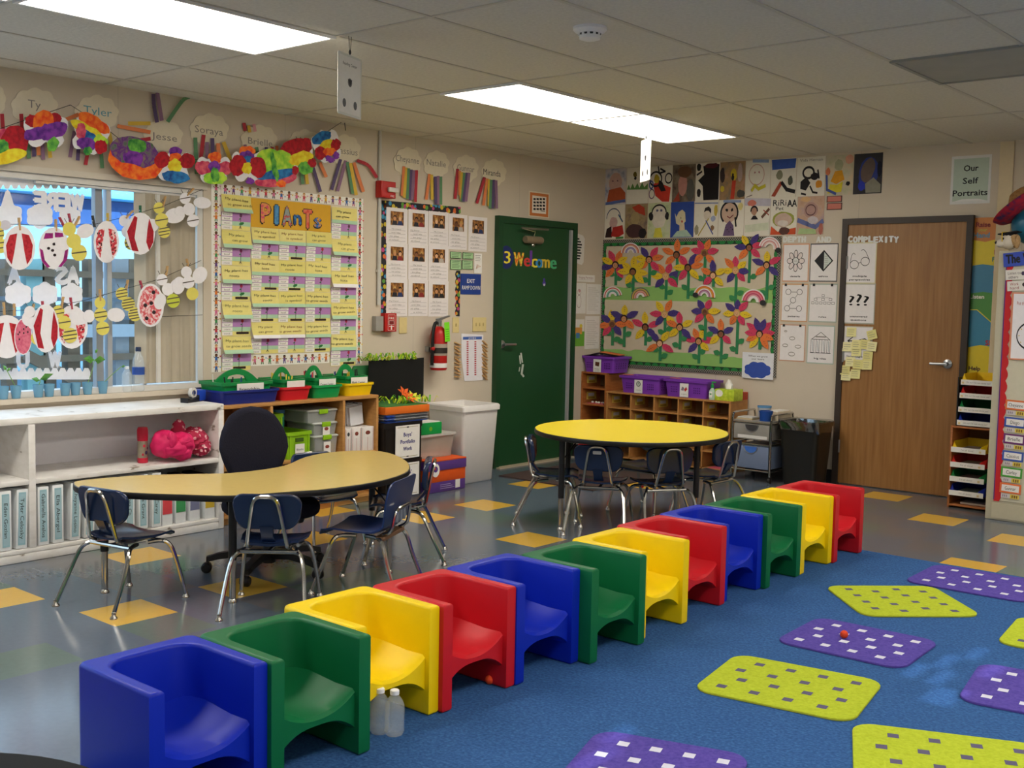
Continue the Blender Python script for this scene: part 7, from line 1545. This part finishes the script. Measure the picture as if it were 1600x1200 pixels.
def pk(label, x0, x1, z, y0, y1, h, pic, group='purple baskets on the cubbies', papers=None):
    t = thing('purple_basket', label, 'basket', ((x0+x1)/2, (y0+y1)/2, z), 0, group); m = mat('#7f3cb4', .4, .04); lx, ly = x1-x0, y1-y0; k = MB()
    R = lambda o, z_: [(x, y, z_) for x, y in rrect(0, 0, lx-2*o, ly-2*o, .02, 3)]
    k.loft([R(.022, 0), R(.008, h-.02), R(-.006, h-.02), R(-.008, h), R(.004, h), R(.014, h-.03), R(.026, .006)], m, True, True); k.build('body', t)
    k = MB(); hm = mat('#45186a', .6)
    for sx in (-1, 1):
        for i in range(4):
            for j in range(3): k.M = Matrix(((1, 0, 0, sx*(lx*.2+.018*i)-.0), (0, 0, -1, -ly/2+.0145-.0*j), (0, 1, 0, h*.3+.02*j), (0, 0, 0, 1))) @ Matrix.Rotation(.07, 4, 'X'); k.flat(rrect(0, 0, .009, .011, .003), .004-.0012*(2-j)+.002, hm)
    for i in range(5):
        for j in range(3): k.M = Matrix(((0, 0, 1, lx/2-.0135), (1, 0, 0, -ly*.3+.035*i), (0, 1, 0, h*.3+.02*j), (0, 0, 0, 1))); k.flat(rrect(0, 0, .012, .011, .003), .003+.0022*j, hm)
    k.build('perforations', t)
    k = MB(); k.M = Matrix(((1, 0, 0, -.005), (0, 0, -1, -ly/2-.0015), (0, 1, 0, h*.42), (0, 0, 0, 1))); k.prism(rrect(0, 0, .085, .115), 0, .0012, mat('#e6e4e0', .6))
    if pic == 'brown': k.flat([(-.022, .0), (.02, -.006), (.026, .032), (-.02, .036)], .0016, mat('#5a3018', .7)); k.text('Basket', 0, -.028, .012, PENCIL, .0016, w=.05); k.text('top table', 0, -.045, .01, PENCIL, .0016, w=.05)
    elif pic == 'clock': k.flat(ellp(0, .022, .023, .023, 18), .0016, INK); k.flat(ellp(0, .022, .018, .018, 18), .002, mat('#b8c0b8', .6)); k.flat(rrect(0, .03, .003, .014), .0024, INK); k.text('clocks', 0, -.03, .011, PENCIL, .0016, w=.05)
    else: k.flat([(-.03, .0), (-.005, -.005), (.002, .02), (-.02, .03)], .0016, mat('#8a7a8a', .7)); k.flat([(.0, .005), (.02, .03), (.032, .01), (.012, -.012)], .002, mat('#c0302a', .7)); k.text('erasers', 0, -.032, .012, PENCIL, .0016, w=.055)
    k.build('picture_card', t)
    return t
bx = [onB(x, 600, -.27)[0] for x in (1040, 1033, 966, 1134)]
pk('purple basket with a brown picture card on the tall cubby', .012, .365, TH+.0005, -.305, -.03, .145, 'brown')
pk('purple basket with a clock picture card on the wide cubby', onB(967, 600, -.3)[0], onB(1030, 600, -.3)[0], WH+.0005, -.295, -.03, .15, 'clock')
pk('purple basket with a red picture card on the wide cubby', onB(1036, 605, -.3)[0], onB(1104, 605, -.3)[0], WH+.0005, -.295, -.03, .15, 'red')
k = MB(); k.M = Matrix.Rotation(.1, 4, 'Z'); k.loft([[(-.15, y, .0+.012*math.sin(y*20)) for y in (-.1, 0, .1)]+[(-.15, .1, -.004), (-.15, -.1, -.004)], [(.0, y, .028) for y in (-.11, 0, .11)]+[(0, .11, .02), (0, -.11, .02)], [(.16, y, .008) for y in (-.09, 0, .09)]+[(.16, .09, .0), (.16, -.09, .0)]], mat('#241a22', .5), True, True, False)
tag(k.build('dark_folder', loc=(.16, -.17, TH+.152)), 'dark folder bulging out of the basket on the tall cubby', 'folder')
k = MB(); k.box(-.1, .1, -.07, .07, 0, .003, mat('#d9783a', .7)); o = k.build('orange_paper', loc=(.27, -.2, TH+.172)); o.rotation_euler = (0, .12, .2); tag(o, 'orange paper sheet lying on the basket of the tall cubby', 'paper')
for (px, py, lab) in ((982, 579, 'clock card'), (1056, 586, 'red card')):
    k = MB(); k.box(-.045, .045, -.02, .02, 0, .005, mat('#c86a62', .7)); x = onB(px, py, -.2)[0]; o = k.build('pink_eraser_strip', loc=(x, -.2, WH+.151)); o.rotation_euler = (0, 0, .2); tag(o, f'pink strip lying across the basket with the {lab}', 'paper strip', 'pink strips on the baskets')
# pump bottle, tissues, red box on the wide cubby
x = onB(1115, 610, -.25)[0]; t = thing('pump_bottle', 'clear hand gel bottle with a green cap on the wide cubby', 'bottle', (x+.0, -.27, WH+.0005))
k = MB(); k.lathe([(0, 0), (.024, 0), (.026, .006), (.026, .075), (.012, .095), (.012, .1), (0, .1)], mat('#b8d2c0', .2, .04), 16); k.build('body', t)
k = MB(); k.lathe([(0, .1), (.014, .1), (.014, .125), (.006, .13), (.006, .15), (0, .151)], mat('#1f9a4a', .4), 12); k.box(-.006, .03, -.006, .006, .143, .152, mat('#1f9a4a', .4), .002); k.build('pump_cap', t)
k = MB(); k.M = Matrix(((1, 0, 0, 0), (0, 0, -1, -.0262), (0, 1, 0, .045), (0, 0, 0, 1))); k.prism(rrect(0, 0, .028, .05), 0, .0012, PAPER); k.flat(rrect(0, .004, .018, .012), .0016, mat('#4aa060', .6)); k.build('label', t)
tx0_, tx1_ = onB(1121, 610, -.26)[0], onB(1144, 610, -.26)[0]
t = thing('tissue_box', 'lime green tissue box on the wide cubby', 'tissue box', ((tx0_+tx1_)/2+.006, -.2, WH+.0005)); LG = noisemix('tissue_print', [(.4, '#a9c22a'), (.6, '#c3d63e')], 40, .5)
w_ = (tx1_-tx0_)/2+.02; k = MB(); k.box(-w_, w_, -.075, .075, 0, .095, LG, .003); k.build('box_body', t)
k = MB(); k.loft([[(.03*math.cos(q), .03*math.sin(q), .094) for q in (2*PI*j/10 for j in range(10))], [(.028*math.cos(q)*(1+.3*(j % 2)), .02*math.sin(q), .12+.01*(j % 2)) for j, q in ((j, 2*PI*j/10) for j in range(10))], [(.012*math.cos(q), .006*math.sin(q), .15+.012*(j % 3)) for j, q in ((j, 2*PI*j/10) for j in range(10))]], mat('#efece6', .8)); k.build('tissue', t)
k = MB(); k.M = Matrix(((1, 0, 0, -w_*.55), (0, 0, -1, -.0755), (0, 1, 0, .06), (0, 0, 0, 1))); k.prism(ellp(0, 0, .035, .03, 14), 0, .001, PAPER); k.build('printed_spot', t)
k = MB(); k.box(-.03, .03, -.05, .05, 0, .065, mat('#b8442a', .6), .003); tag(k.build('red_box', loc=(1.513, -.062, WH+.0005)), 'small red box at the end of the wide cubby', 'box')
# odds and ends in the cells
k = MB(); k.box(-.09, .09, -.11, .02, 0, .006, mat('#c2626a', .7)); 
for i in range(4): k.ball((-.05+.035*i, -.08+.01*(i % 2), .014), .014, .012, .009, PAPER, 8, 5)
tag(k.build('pink_tray', loc=(.145, -.16, .4745)), 'pink paper tray of crumpled bits in the tall cubby', 'tray')
k = MB(); k.ball((0, 0, .075), .06, .06, .08, mat('#b5161c', .5, .1), 16, 10, .25, 2.5, 2); tag(k.build('red_bag', loc=(.10, -.36, .0)), 'red bag on the floor in front of the tall cubby', 'bag')
k = MB(); k.lathe([(0, 0), (.05, 0), (.078, .045), (.07, .045), (.045, .008), (0, .008)], mat('#1a2a9a', .4), 18); tag(k.build('blue_bowl', loc=(1.20, -.2, .3225)), 'dark blue bowl in a cell of the wide cubby', 'bowl')
k = MB(); k.box(-.07, .07, -.1, .1, 0, .004, mat('#d8617a', .7)); tag(k.build('pink_paper', loc=(1.42, -.19, .0335)), 'pink paper in the lowest end cell of the wide cubby', 'paper')
k = MB(); k.box(-.08, .08, -.1, .1, 0, .012, PAPER); tag(k.build('white_papers', loc=(.95, -.2, .0335)), 'stack of white papers in a lowest cell of the wide cubby', 'papers')

# ================================================================ drawer cart and black bin
DRW = mat('#8f8c86', .3, .05); DRW2 = mat('#6e7c98', .35, .05); CT = (1.665, 2.005, -.47, -.10); TZ = .47
t = thing('drawer_cart', 'chrome framed cart with a grey and a large blue drawer beside the black bin', 'cart', (0, 0, 0))
for y in (CT[2], CT[3]):
    k = MB(); P = [(CT[0], y, .045), (CT[0], y, TZ+.045), (CT[0]+.02, y, TZ+.07), (CT[1]-.02, y, TZ+.07), (CT[1], y, TZ+.045), (CT[1], y, .045)]
    if y == CT[2]: P = P[:2]+[(CT[0], y+.02, TZ+.065)]; k.tube([(CT[0], y, .045), (CT[0], y, TZ+.03)], .009, CHROME); k.tube([(CT[1], y, .045), (CT[1], y, TZ+.03)], .009, CHROME)
    else: k.tube([(CT[0], y, .045), (CT[0], y, TZ+.03)], .009, CHROME); k.tube([(CT[1], y, .045), (CT[1], y, TZ+.03)], .009, CHROME)
    k.build('frame_post', t)
for x in (CT[0], CT[1]):
    k = MB(); k.tube(spline([(x, CT[2], TZ+.03), (x, CT[2]+.01, TZ+.06), (x, CT[2]+.04, TZ+.072), (x, CT[3]-.04, TZ+.072), (x, CT[3]-.01, TZ+.06), (x, CT[3], TZ+.03)], 4), .009, CHROME); k.build('top_rail', t)
k = MB()
for z in (.09, .30, TZ): 
    k = MB()
    for y in (CT[2], CT[3]): k.tube([(CT[0]-.003, y, z), (CT[1]+.003, y, z)], .007, CHROME)
    for x in (CT[0], CT[1]): k.tube([(x, CT[2]-.003, z), (x, CT[3]+.003, z)], .007, CHROME)
    k.build('cross_bar', t)
k = MB(); k.box(CT[0]+.005, CT[1]-.005, CT[2]+.005, CT[3]-.005, TZ+.008, TZ+.016, DRW); k.build('top_tray', t)
for z0, z1, m, nm, hm in ((.335, TZ-.01, DRW, 'upper', '#3a3a3c'), (.105, .285, DRW2, 'lower', '#3a6ac0')):
    k = MB(); k.box(CT[0]+.014, CT[1]-.014, CT[2]-.002, CT[3]-.01, z0, z1, m, .006); d = k.build('drawer', t)
    k = MB(); k.M = Matrix(((1, 0, 0, (CT[0]+CT[1])/2), (0, 0, -1, CT[2]-.0025), (0, 1, 0, z1-.006), (0, 0, 0, 1))); k.prism([(.055*math.cos(PI+PI*j/12), .05*math.sin(PI+PI*j/12)) for j in range(13)], 0, .002, mat(hm, .4)); k.M = k.M @ Matrix.Translation((0, 0, .002)); k.tube([(.06*math.cos(PI+PI*j/12), .055*math.sin(PI+PI*j/12), .0) for j in range(13)], .004, STEEL, 6); k.build('cut_handle', d)
k = MB(); k.box(CT[0]+.05, CT[1]-.03, CT[2]-.0035, CT[2]-.003, .345, .37, mat('#d8d6d2', .5)); k.build('drawer_papers', t)
for x in (CT[0], CT[1]):
    for y in (CT[2], CT[3]):
        k = MB(); k.M = Matrix.Translation((x, y, .022)) @ Matrix.Rotation(PI/2, 4, 'Y'); k.lathe([(0, -.01), (.021, -.01), (.021, .01), (0, .01)], BLACKP, 12); k.M = Matrix.Translation((x, y, .04)); k.lathe([(0, 0), (.012, 0), (.012, .012), (0, .012)], BLACKP, 8); k.build('caster', t)
zt = TZ+.0165
k = MB(); k.lathe([(0, 0), (.05, 0), (.055, .085), (0, .086)], mat('#c9d2d8', .2, .05, alpha=.6), 18); k.lathe([(0, .085), (.058, .086), (.058, .1), (0, .102)], mat('#4a86b8', .4), 18); tag(k.build('lidded_tub', loc=(1.80, -.2, zt)), 'clear tub with a pale blue lid at the back of the drawer cart', 'tub')
k = MB(); k.lathe([(0, 0), (.048, 0), (.054, .07), (.056, .07), (.056, .082), (.048, .082), (.045, .02), (0, .02)], mat('#1f4a9a', .25, .05, alpha=.9), 18); tag(k.build('blue_tub', loc=(1.92, -.40, zt)), 'dark blue tub at the front of the drawer cart', 'tub')
k = MB(); k.box(-.05, .05, -.11, .11, 0, .07, mat('#c9bca4', .7), .003)
for j in range(7): k.box(-.045+.013*j, -.036+.013*j, -.1, .1, .07, .078, PAPER)
tag(k.build('card_file', loc=(1.945, -.23, zt)), 'open file of cards on top of the drawer cart', 'card file')
k = MB(); k.box(-.07, .07, -.07, .07, 0, .012, mat('#b8a888', .7)); k.box(-.065, .065, -.06, .06, .0125, .02, mat('#c8c8c4', .7)); tag(k.build('notepads', loc=(1.75, -.37, zt)), 'small stack of notepads on the drawer cart', 'notepads')
BIN = mat('#1b1a17', .35, .08); t = thing('black_bin', 'black waste bin with a clear liner between the cart and the wood door', 'bin', (2.205, -.27, .001))
bh_ = .50; R = lambda wx, wy, z_, r_=.04: [(x, y, z_) for x, y in rrect(0, 0, wx, wy, r_, 4)]
k = MB(); k.loft([R(.27, .24, 0), R(.33, .29, bh_-.03), R(.345, .305, bh_-.03), R(.345, .305, bh_), R(.325, .285, bh_), R(.27, .23, .03)], BIN); k.build('body', t)
k = MB(); LN = glassy('liner', (.85, .86, .86, 1), .5); rs = random.Random(5); ring = rrect(0, 0, .36, .32, .04, 6)
k.loft([[(x*1.0+rs.uniform(-.004, .004), y+rs.uniform(-.004, .004), bh_-.07+rs.uniform(-.015, .01)) for x, y in ring], [(x*.99, y*.99, bh_-.02) for x, y in ring], [(x*.98, y*.98, bh_+.006+rs.uniform(0, .008)) for x, y in ring], [(x*.88, y*.86, bh_+.002) for x, y in ring], [(x*.8, y*.78, bh_-.12) for x, y in ring]], LN, True, False); k.build('liner', t)

# ================================================================ paper tray tower
sx0, sx1, sy0, sy1 = onB(1482, 740, -.42)[0], 3.69, -.42, -.06; sz = .585
t = thing('paper_sorter', 'narrow wooden sorter cabinet holding the lower paper trays', 'sorter', (0, 0, 0))
part('side_panel', t, CUBR, (sx0, sx0+.014, sy0, sy1, .001, sz-.0145), r=.002); part('side_panel', t, CUBR, (sx1-.014, sx1, sy0, sy1, .001, sz-.0145), r=.002); part('top', t, CUBR, (sx0, sx1, sy0, sy1, sz-.014, sz), r=.002); part('back_panel', t, CBK, (sx0+.0145, sx1-.0145, sy1-.006, sy1, .02, sz-.0145), r=0); part('bottom_board', t, CUBR, (sx0+.0145, sx1-.0145, sy0, sy1-.007, .015, .03), r=.001)
k = MB(); k.box(-.09, .09, -.13, .13, 0, .012, mat('#b9a99a', .7)); tag(k.build('loose_papers', loc=((sx0+sx1)/2+.01, -.25, .0305)), 'loose papers on the floor of the wooden sorter', 'papers')
TC = {'yellow': '#e8c41a', 'red': '#c8201e', 'green': '#0d7a3a', 'blue': '#122f9a'}
def ptray(label, x0, x1, z, col, words, y0=-.425, y1=-.10, h=.07, flap=True):
    t = thing('paper_tray', label, 'paper tray', ((x0+x1)/2, 0, z), 0, 'coloured paper trays in the tower'); m = mat(TC[col], .4, .05); w = (x1-x0)/2; k = MB()
    k.box(-w, w, y0+.004, y1, 0, .004, m); k.box(-w, -w+.004, y0+.06, y1, .004, h, m); k.box(w-.004, w, y0+.06, y1, .004, h, m); k.box(-w, w, y1-.004, y1, .004, h, m)
    for s in (-1, 1): k.add([(s*w, y0+.004, .004), (s*w, y0+.06, .004), (s*w, y0+.06, h), (s*(w-.03), y0+.004, .045), (s*(w-.06), y0+.004, .004)], [(0, 1, 2, 3), (0, 3, 4)], m)
    k.build('tray_body', t)
    k = MB(); k.box(-w+.012, w-.012, y0+.02, y1-.01, .0045, .009 if len(words) < 15 else .006, mat('#cfcac4' if len(words) < 15 else TC[col], .7)); k.build('paper_stack', t)
    k = MB(); k.M = Matrix(((1, 0, 0, 0), (0, 0, -1, y0), (0, 1, 0, .014), (0, 0, 0, 1))); k.prism(rrect(0, 0, 2*w, .036), -.003, .0, mat('#e2ded6', .6)); k.text(words, -.005, 0, .012, PENCIL, .0006, w=.165 if len(words) > 14 else .085); k.flat(rrect(w*.7 if len(words) < 15 else -w*.88, -.004, .016, .014), .0006, mat('#d8c08a', .6)); k.build('front_label', t)
ux0, ux1 = onB(1500, 630, -.42)[0], onB(1500, 630, -.42)[0]+.25
for c, yp in (('yellow', 598), ('red', 619), ('green', 641), ('blue', 662)):
    z = onB(1520, yp, -.425)[1]-.014; ptray(f'{c} paper tray of unfinished work, in the upper stack on the sorter', ux0-.004*(yp-598)/20, ux1-.004, max(z, sz+.0006), c, "Oh no! I'm not done yet!", h=.072)
for c, yp in (('yellow', 703), ('red', 726.5), ('green', 749), ('blue', 771)):
    z = onB(1500, yp, -.445)[1]-.014; ptray(f'{c} paper tray of finished work, in the lower stack inside the sorter', sx0+.017, sx0+.017+.235, z, c, "I'm all done!", -.445, h=.068)
k = MB(); k.box(sx0+.02, sx0+.26, -.42, -.40, 0, 0.001, BLACKP) if False else None
t = thing('stacking_post', 'black upright holding the upper stack of paper trays', 'rack', (0, 0, 0))
k = MB(); k.box(ux0-.030, ux0-.022, -.40, -.12, sz+.0005, .93, BLACKP); k.build('side_plate', t); k = MB(); k.box(ux1+.004, ux1+.012, -.40, -.12, sz+.0005, .93, BLACKP); k.build('side_plate', t)

# ================================================================ cabinet with the job board on its face
KX, KY, KH = 3.712, -.66, 1.80
BEI = mat('#b9b39c', .6, .04)
t = thing('tall_cabinet', 'tall beige cabinet faced with a red scalloped display board', 'cabinet', (0, 0, 0))
k = MB(); k.box(KX, KX+1.2, KY, -.10, .001, KH, BEI, .006); k.build('cabinet_body', t)
k = MB(); k.M = Matrix(((1, 0, 0, KX), (0, 0, -1, KY), (0, 1, 0, 0), (0, 0, 0, 1)))
k.prism(rrect(.62, .945, 1.14, 1.62), .0005, .004, mat('#c9c4ae', .8)); k.build('display_panel', t)
k = MB(); k.M = Matrix(((1, 0, 0, KX), (0, 0, -1, KY), (0, 1, 0, 0), (0, 0, 0, 1))); RS = mat('#c01c22', .6, .08); P = [(.05, .13), (.05, 1.75)]
n = 20
for i in range(n):
    for j in range(5): q = (i+j/5)/n; P.append((.085+.014*math.sin(PI*j/5), 1.75-(1.75-.13)*q))
P.append((.085, .13)); k.prism(P, .0045, .007, RS); k.flat(rrect(.0525, .94, .007, 1.6), .0075, mat('#5a2a7a', .6)); k.build('scalloped_border', t)
k = MB(); k.M = Matrix(((1, 0, 0, KX), (0, 0, -1, KY), (0, 1, 0, 0), (0, 0, 0, 1))); k.prism(rrect(.62, .065, 1.16, .1), .0005, .006, mat('#b5ae96', .6)); k.build('lower_rail', t)
CO = .6685
def card(name, label, x0, y0, x1, y1, rot, fn, m, cat='card', group=None, z=.002):
    a = Art('B', (x0+x1)/2, (y0+y1)/2, CO).unit(x0, y0, x1, y1); a.rect(0, 0, 1, 1, m, z, .0012); a.z = z+.0018; fn(a); o = a.done(name, label, cat, group)
    if rot: o.matrix_local = a.frame() @ Matrix.Rotation(rot, 4, 'Z')
    return o
card('title_card', 'blue title card slanting at the top of the cabinet display', 1568, 393, 1625, 415, .10, lambda a: (a.txt('The', .27, .45, .62, INK, a.z, w=.38, bold=.05), a.txt('Way', .75, .45, .62, INK, a.z, w=.4, bold=.05)), mat('#3a52b8', .6))
card('rule_card', 'upper white rule card on the cabinet display', 1571.5, 421, 1612, 437, .06, lambda a: (a.txt('Listen to', .34, .32, .28, mat('#5a4a4a', .7), a.z, w=.5), a.txt('others', .3, .72, .28, mat('#5a4a4a', .7), a.z, w=.38), a.ell(.68, .4, .07, .2, mat('#4a3a5a', .7), a.z)), mat('#e4e0d8', .6), 'card', 'rule cards')
card('rule_card', 'lower white rule card on the cabinet display', 1574, 438.5, 1614, 454, .08, lambda a: (a.txt('Work', .28, .3, .28, mat('#a03a3a', .7), a.z, w=.34), a.txt('hard', .28, .7, .28, mat('#a03a3a', .7), a.z, w=.34), a.ell(.66, .42, .07, .2, mat('#4a3a3a', .7), a.z)), mat('#e4e0d8', .6), 'card', 'rule cards')
def clk(a):
    a.rect(.06, .02, .98, .98, mat('#e9e6ea', .6), a.z); a.ring(.72, .64, .52, .23, .03, INK, a.z+.0006, 0, 360, 36); a.txt('Put the', .3, .16, .05, mat('#b04a3a', .7), a.z+.0006, w=.26)
    for j in range(12): q = 2*PI*j/12; a.ell(.72+.44*math.sin(q), .64-.195*math.cos(q), .02, .009, mat('#c8b04a', .6), a.z+.0006, 0, 6)
card('clock_sheet', 'orange edged sheet with a drawn clock face on the cabinet display', 1578.5, 457, 1632, 563, .0, clk, mat('#d88a6a', .6), 'paper')
for nm, x, y, c, w1, lab in (('Cheyanne', 1571, 634, '#d8703a', 1.3, 'orange edged name card, topmost of the column'), ('Diego', 1569.5, 661, '#3a56a8', .9, 'blue edged name card, second from the top'), ('Brielle', 1568, 687, '#6a2a6a', .9, 'purple edged name card, third from the top'), ('Cassius', 1566, 713.5, '#3a56a8', .9, 'blue edged name card, third from the bottom'), ('Carley', 1564, 739, '#4a9a3a', .9, 'green edged name card, second from the bottom'), ('Gunnar', 1562, 764, '#e0703a', .9, 'orange edged name card, lowest of the column')):
    card('name_card', lab+' on the cabinet display', x, y-8.5, x+33.5, y+7, -.03, lambda a: (a.rect(.09, .17, .91, .83, mat('#e8e4e0', .6), a.z), a.txt(nm, .5, .5, .34, INK, a.z+.0006, w=.085*len(nm))), mat(c, .6), 'name card', 'name cards on the cabinet')
    card('number_strip', f'white and yellow number strip under the {lab.split(",")[0]}' + (' at the top' if y < 640 else ' at the bottom' if y > 760 else ' second from the top' if y < 670 else ' in the middle' if 700 < y < 720 else ''), x+2, y+8, x+31, y+15, -.03, lambda a: (a.rect(.5, .05, .98, .95, mat('#dcc64a', .6), a.z), [a.rect(.08+.1*j, .25, .13+.1*j, .75, mat('#8a7a8a', .7), a.z+.0006) for j in range(3)], [a.rect(.58+.12*j, .2, .66+.12*j, .8, mat('#7a5a2a', .7), a.z+.0006) for j in range(3)]), mat('#cfc8c8', .6), 'strip', 'number strips on the cabinet')

# plush toys on the cabinet
tp = onB(1582, 372, -.5); zc = KH
t = thing('plush_dog', 'plush dog head in a black cap peeking over the cabinet top', 'plush toy', (tp[0]-.0, -.56, zc+.012))
FURB, FURW = noisemix('plush_tan', [(.3, '#a8845a'), (.7, '#c8a678')], 80, .95, 4, bump=.4), mat('#d8cfc0', .95)
k = MB(); k.ball((0, 0, .055), .055, .06, .055, FURW, 18, 12, .06, 6); k.ball((.025, .005, .06), .042, .058, .05, FURB, 16, 10, .05, 6); k.ball((-.045, -.03, .04), .032, .035, .028, FURW, 14, 9); k.ball((-.07, -.045, .045), .012, .012, .01, INK, 10, 6); k.ball((-.028, -.048, .07), .008, .006, .009, INK, 8, 6); k.build('head', t)
k = MB(); k.ball((.055, -.02, .05), .018, .03, .045, FURB, 12, 8, .1); k.build('ear', t)
k = MB(); k.M = Matrix.Translation((.0, 0, .105)) @ Matrix.Rotation(-.15, 4, 'Y'); k.box(-.06, .06, -.06, .06, .0, .008, mat('#1c1a1c', .8)); k.lathe([(0, -.02), (.045, -.02), (.045, 0), (0, 0)], mat('#1c1a1c', .8), 14); k.tube([(0, 0, .01), (-.03, -.062, .012), (-.035, -.066, -.05)], .004, mat('#d8b030', .7), 6); k.build('cap', t)
gx, gz = onB(1614, 352, -.36)
t = thing('globe', 'teal globe standing on the cabinet under a straw hat', 'globe', (gx, -.36, zc+.001)); k = MB(); k.lathe([(0, 0), (.075, 0), (.07, .012), (.012, .02), (.012, .05), (0, .05)], mat('#4a3a2a', .5), 20); k.build('base', t)
k = MB(); gr = .135; k.ball((0, 0, .05+gr), gr, gr, gr, noisemix('globe_print', [(.45, '#1f6a8a'), (.52, '#2a86a0'), (.6, '#7a9a5a')], 3, .35, 5), 28, 18); k.build('sphere', t)
hz_ = zc+.05+gr*1.8
t = thing('straw_hat', 'tan straw hat with a red and purple woven brim perched on the globe', 'hat', (gx-.02, -.38, hz_)); STW = noisemix('straw', [(.3, '#8a6236'), (.7, '#a87c48')], 60, .8, 3, bump=.4); BRM = noisemix('woven_brim', [(.35, '#4a2a5a'), (.5, '#9a1c3a'), (.65, '#b8203a')], 22, .85, 3)
RT_ = Matrix.Rotation(-.62, 4, 'Y')
k = MB(); k.M = RT_; k.lathe([(.10, .0), (.10, .04), (.09, .11), (.06, .145), (0, .15)], STW, 24); k.build('crown', t)
k = MB(); k.M = RT_; k.lathe([(.09, .0), (.15, -.005), (.21, .02), (.235, .055), (.228, .06), (.2, .032), (.15, .012), (.09, .012)], BRM, 32, caps=False); k.build('brim', t)

# ================================================================ laminated sheets hung from the ceiling
def hung(px, yc, ytop, ybot, label, yaw, depth_z, w=.216, h=.28):
    p = onF(px, yc, H); d = ray(px, ytop); s_ = (p-CAM).xy.length/d.xy.length; z1 = (CAM+d*s_).z; t = thing('hanging_sheet', label, 'sign', (p.x, p.y, z1), yaw, 'laminated sheets hung from the ceiling')
    L_ = H-z1
    k = MB(); k.tube([(-.012, 0, L_), (-.004, 0, .02), (.004, 0, .02), (.012, 0, L_)], .0016, CORD, 5); k.ball((0, 0, .012), .007, .006, .012, CORD, 8, 5); k.build('string', t)
    k = MB(); k.M = Matrix(((1, 0, 0, 0), (0, 0, -1, 0), (0, 1, 0, 0), (0, 0, 0, 1)))
    k.prism(rrect(0, -h/2, w, h, .008), -.001, .001, mat('#e4e6de', .12, .02, spec=.6))
    for sd in (1, -1):
        z = .0013*sd; q = MB(); k.M = Matrix(((sd, 0, 0, 0), (0, 0, -sd, 0), (0, 1, 0, 0), (0, 0, 0, 1))); z = .0013
        k.flat(rrect(0, -h/2, w*.9, h*.92), z, mat('#f2f1ec', .12)); k.text('Reading Center', 0, -.045, .014, INK, z+.0004, w=w*.6); k.flat(ellp(0, -h*.45, .02, .02, 12), z+.0004, mat('#6a6a6a', .6)); k.flat([(-.02, -h*.4), (.02, -h*.4), (0, -h*.52)], z+.0006, INK)
        for s in (-1, 1): k.flat(ellp(s*.05, -h*.8, .016, .02, 12), z+.0004, mat('#4a4a4a', .6))
    k.build('laminated_page', t)
hung(547, 57, 86, 176, 'laminated sheet hanging from the ceiling on a dark string, nearer the window', 1.9, 0)
hung(1010.5, 190, 217, 280, 'laminated sheet hanging at a sharp angle below the far ceiling panels', -.67, 0)
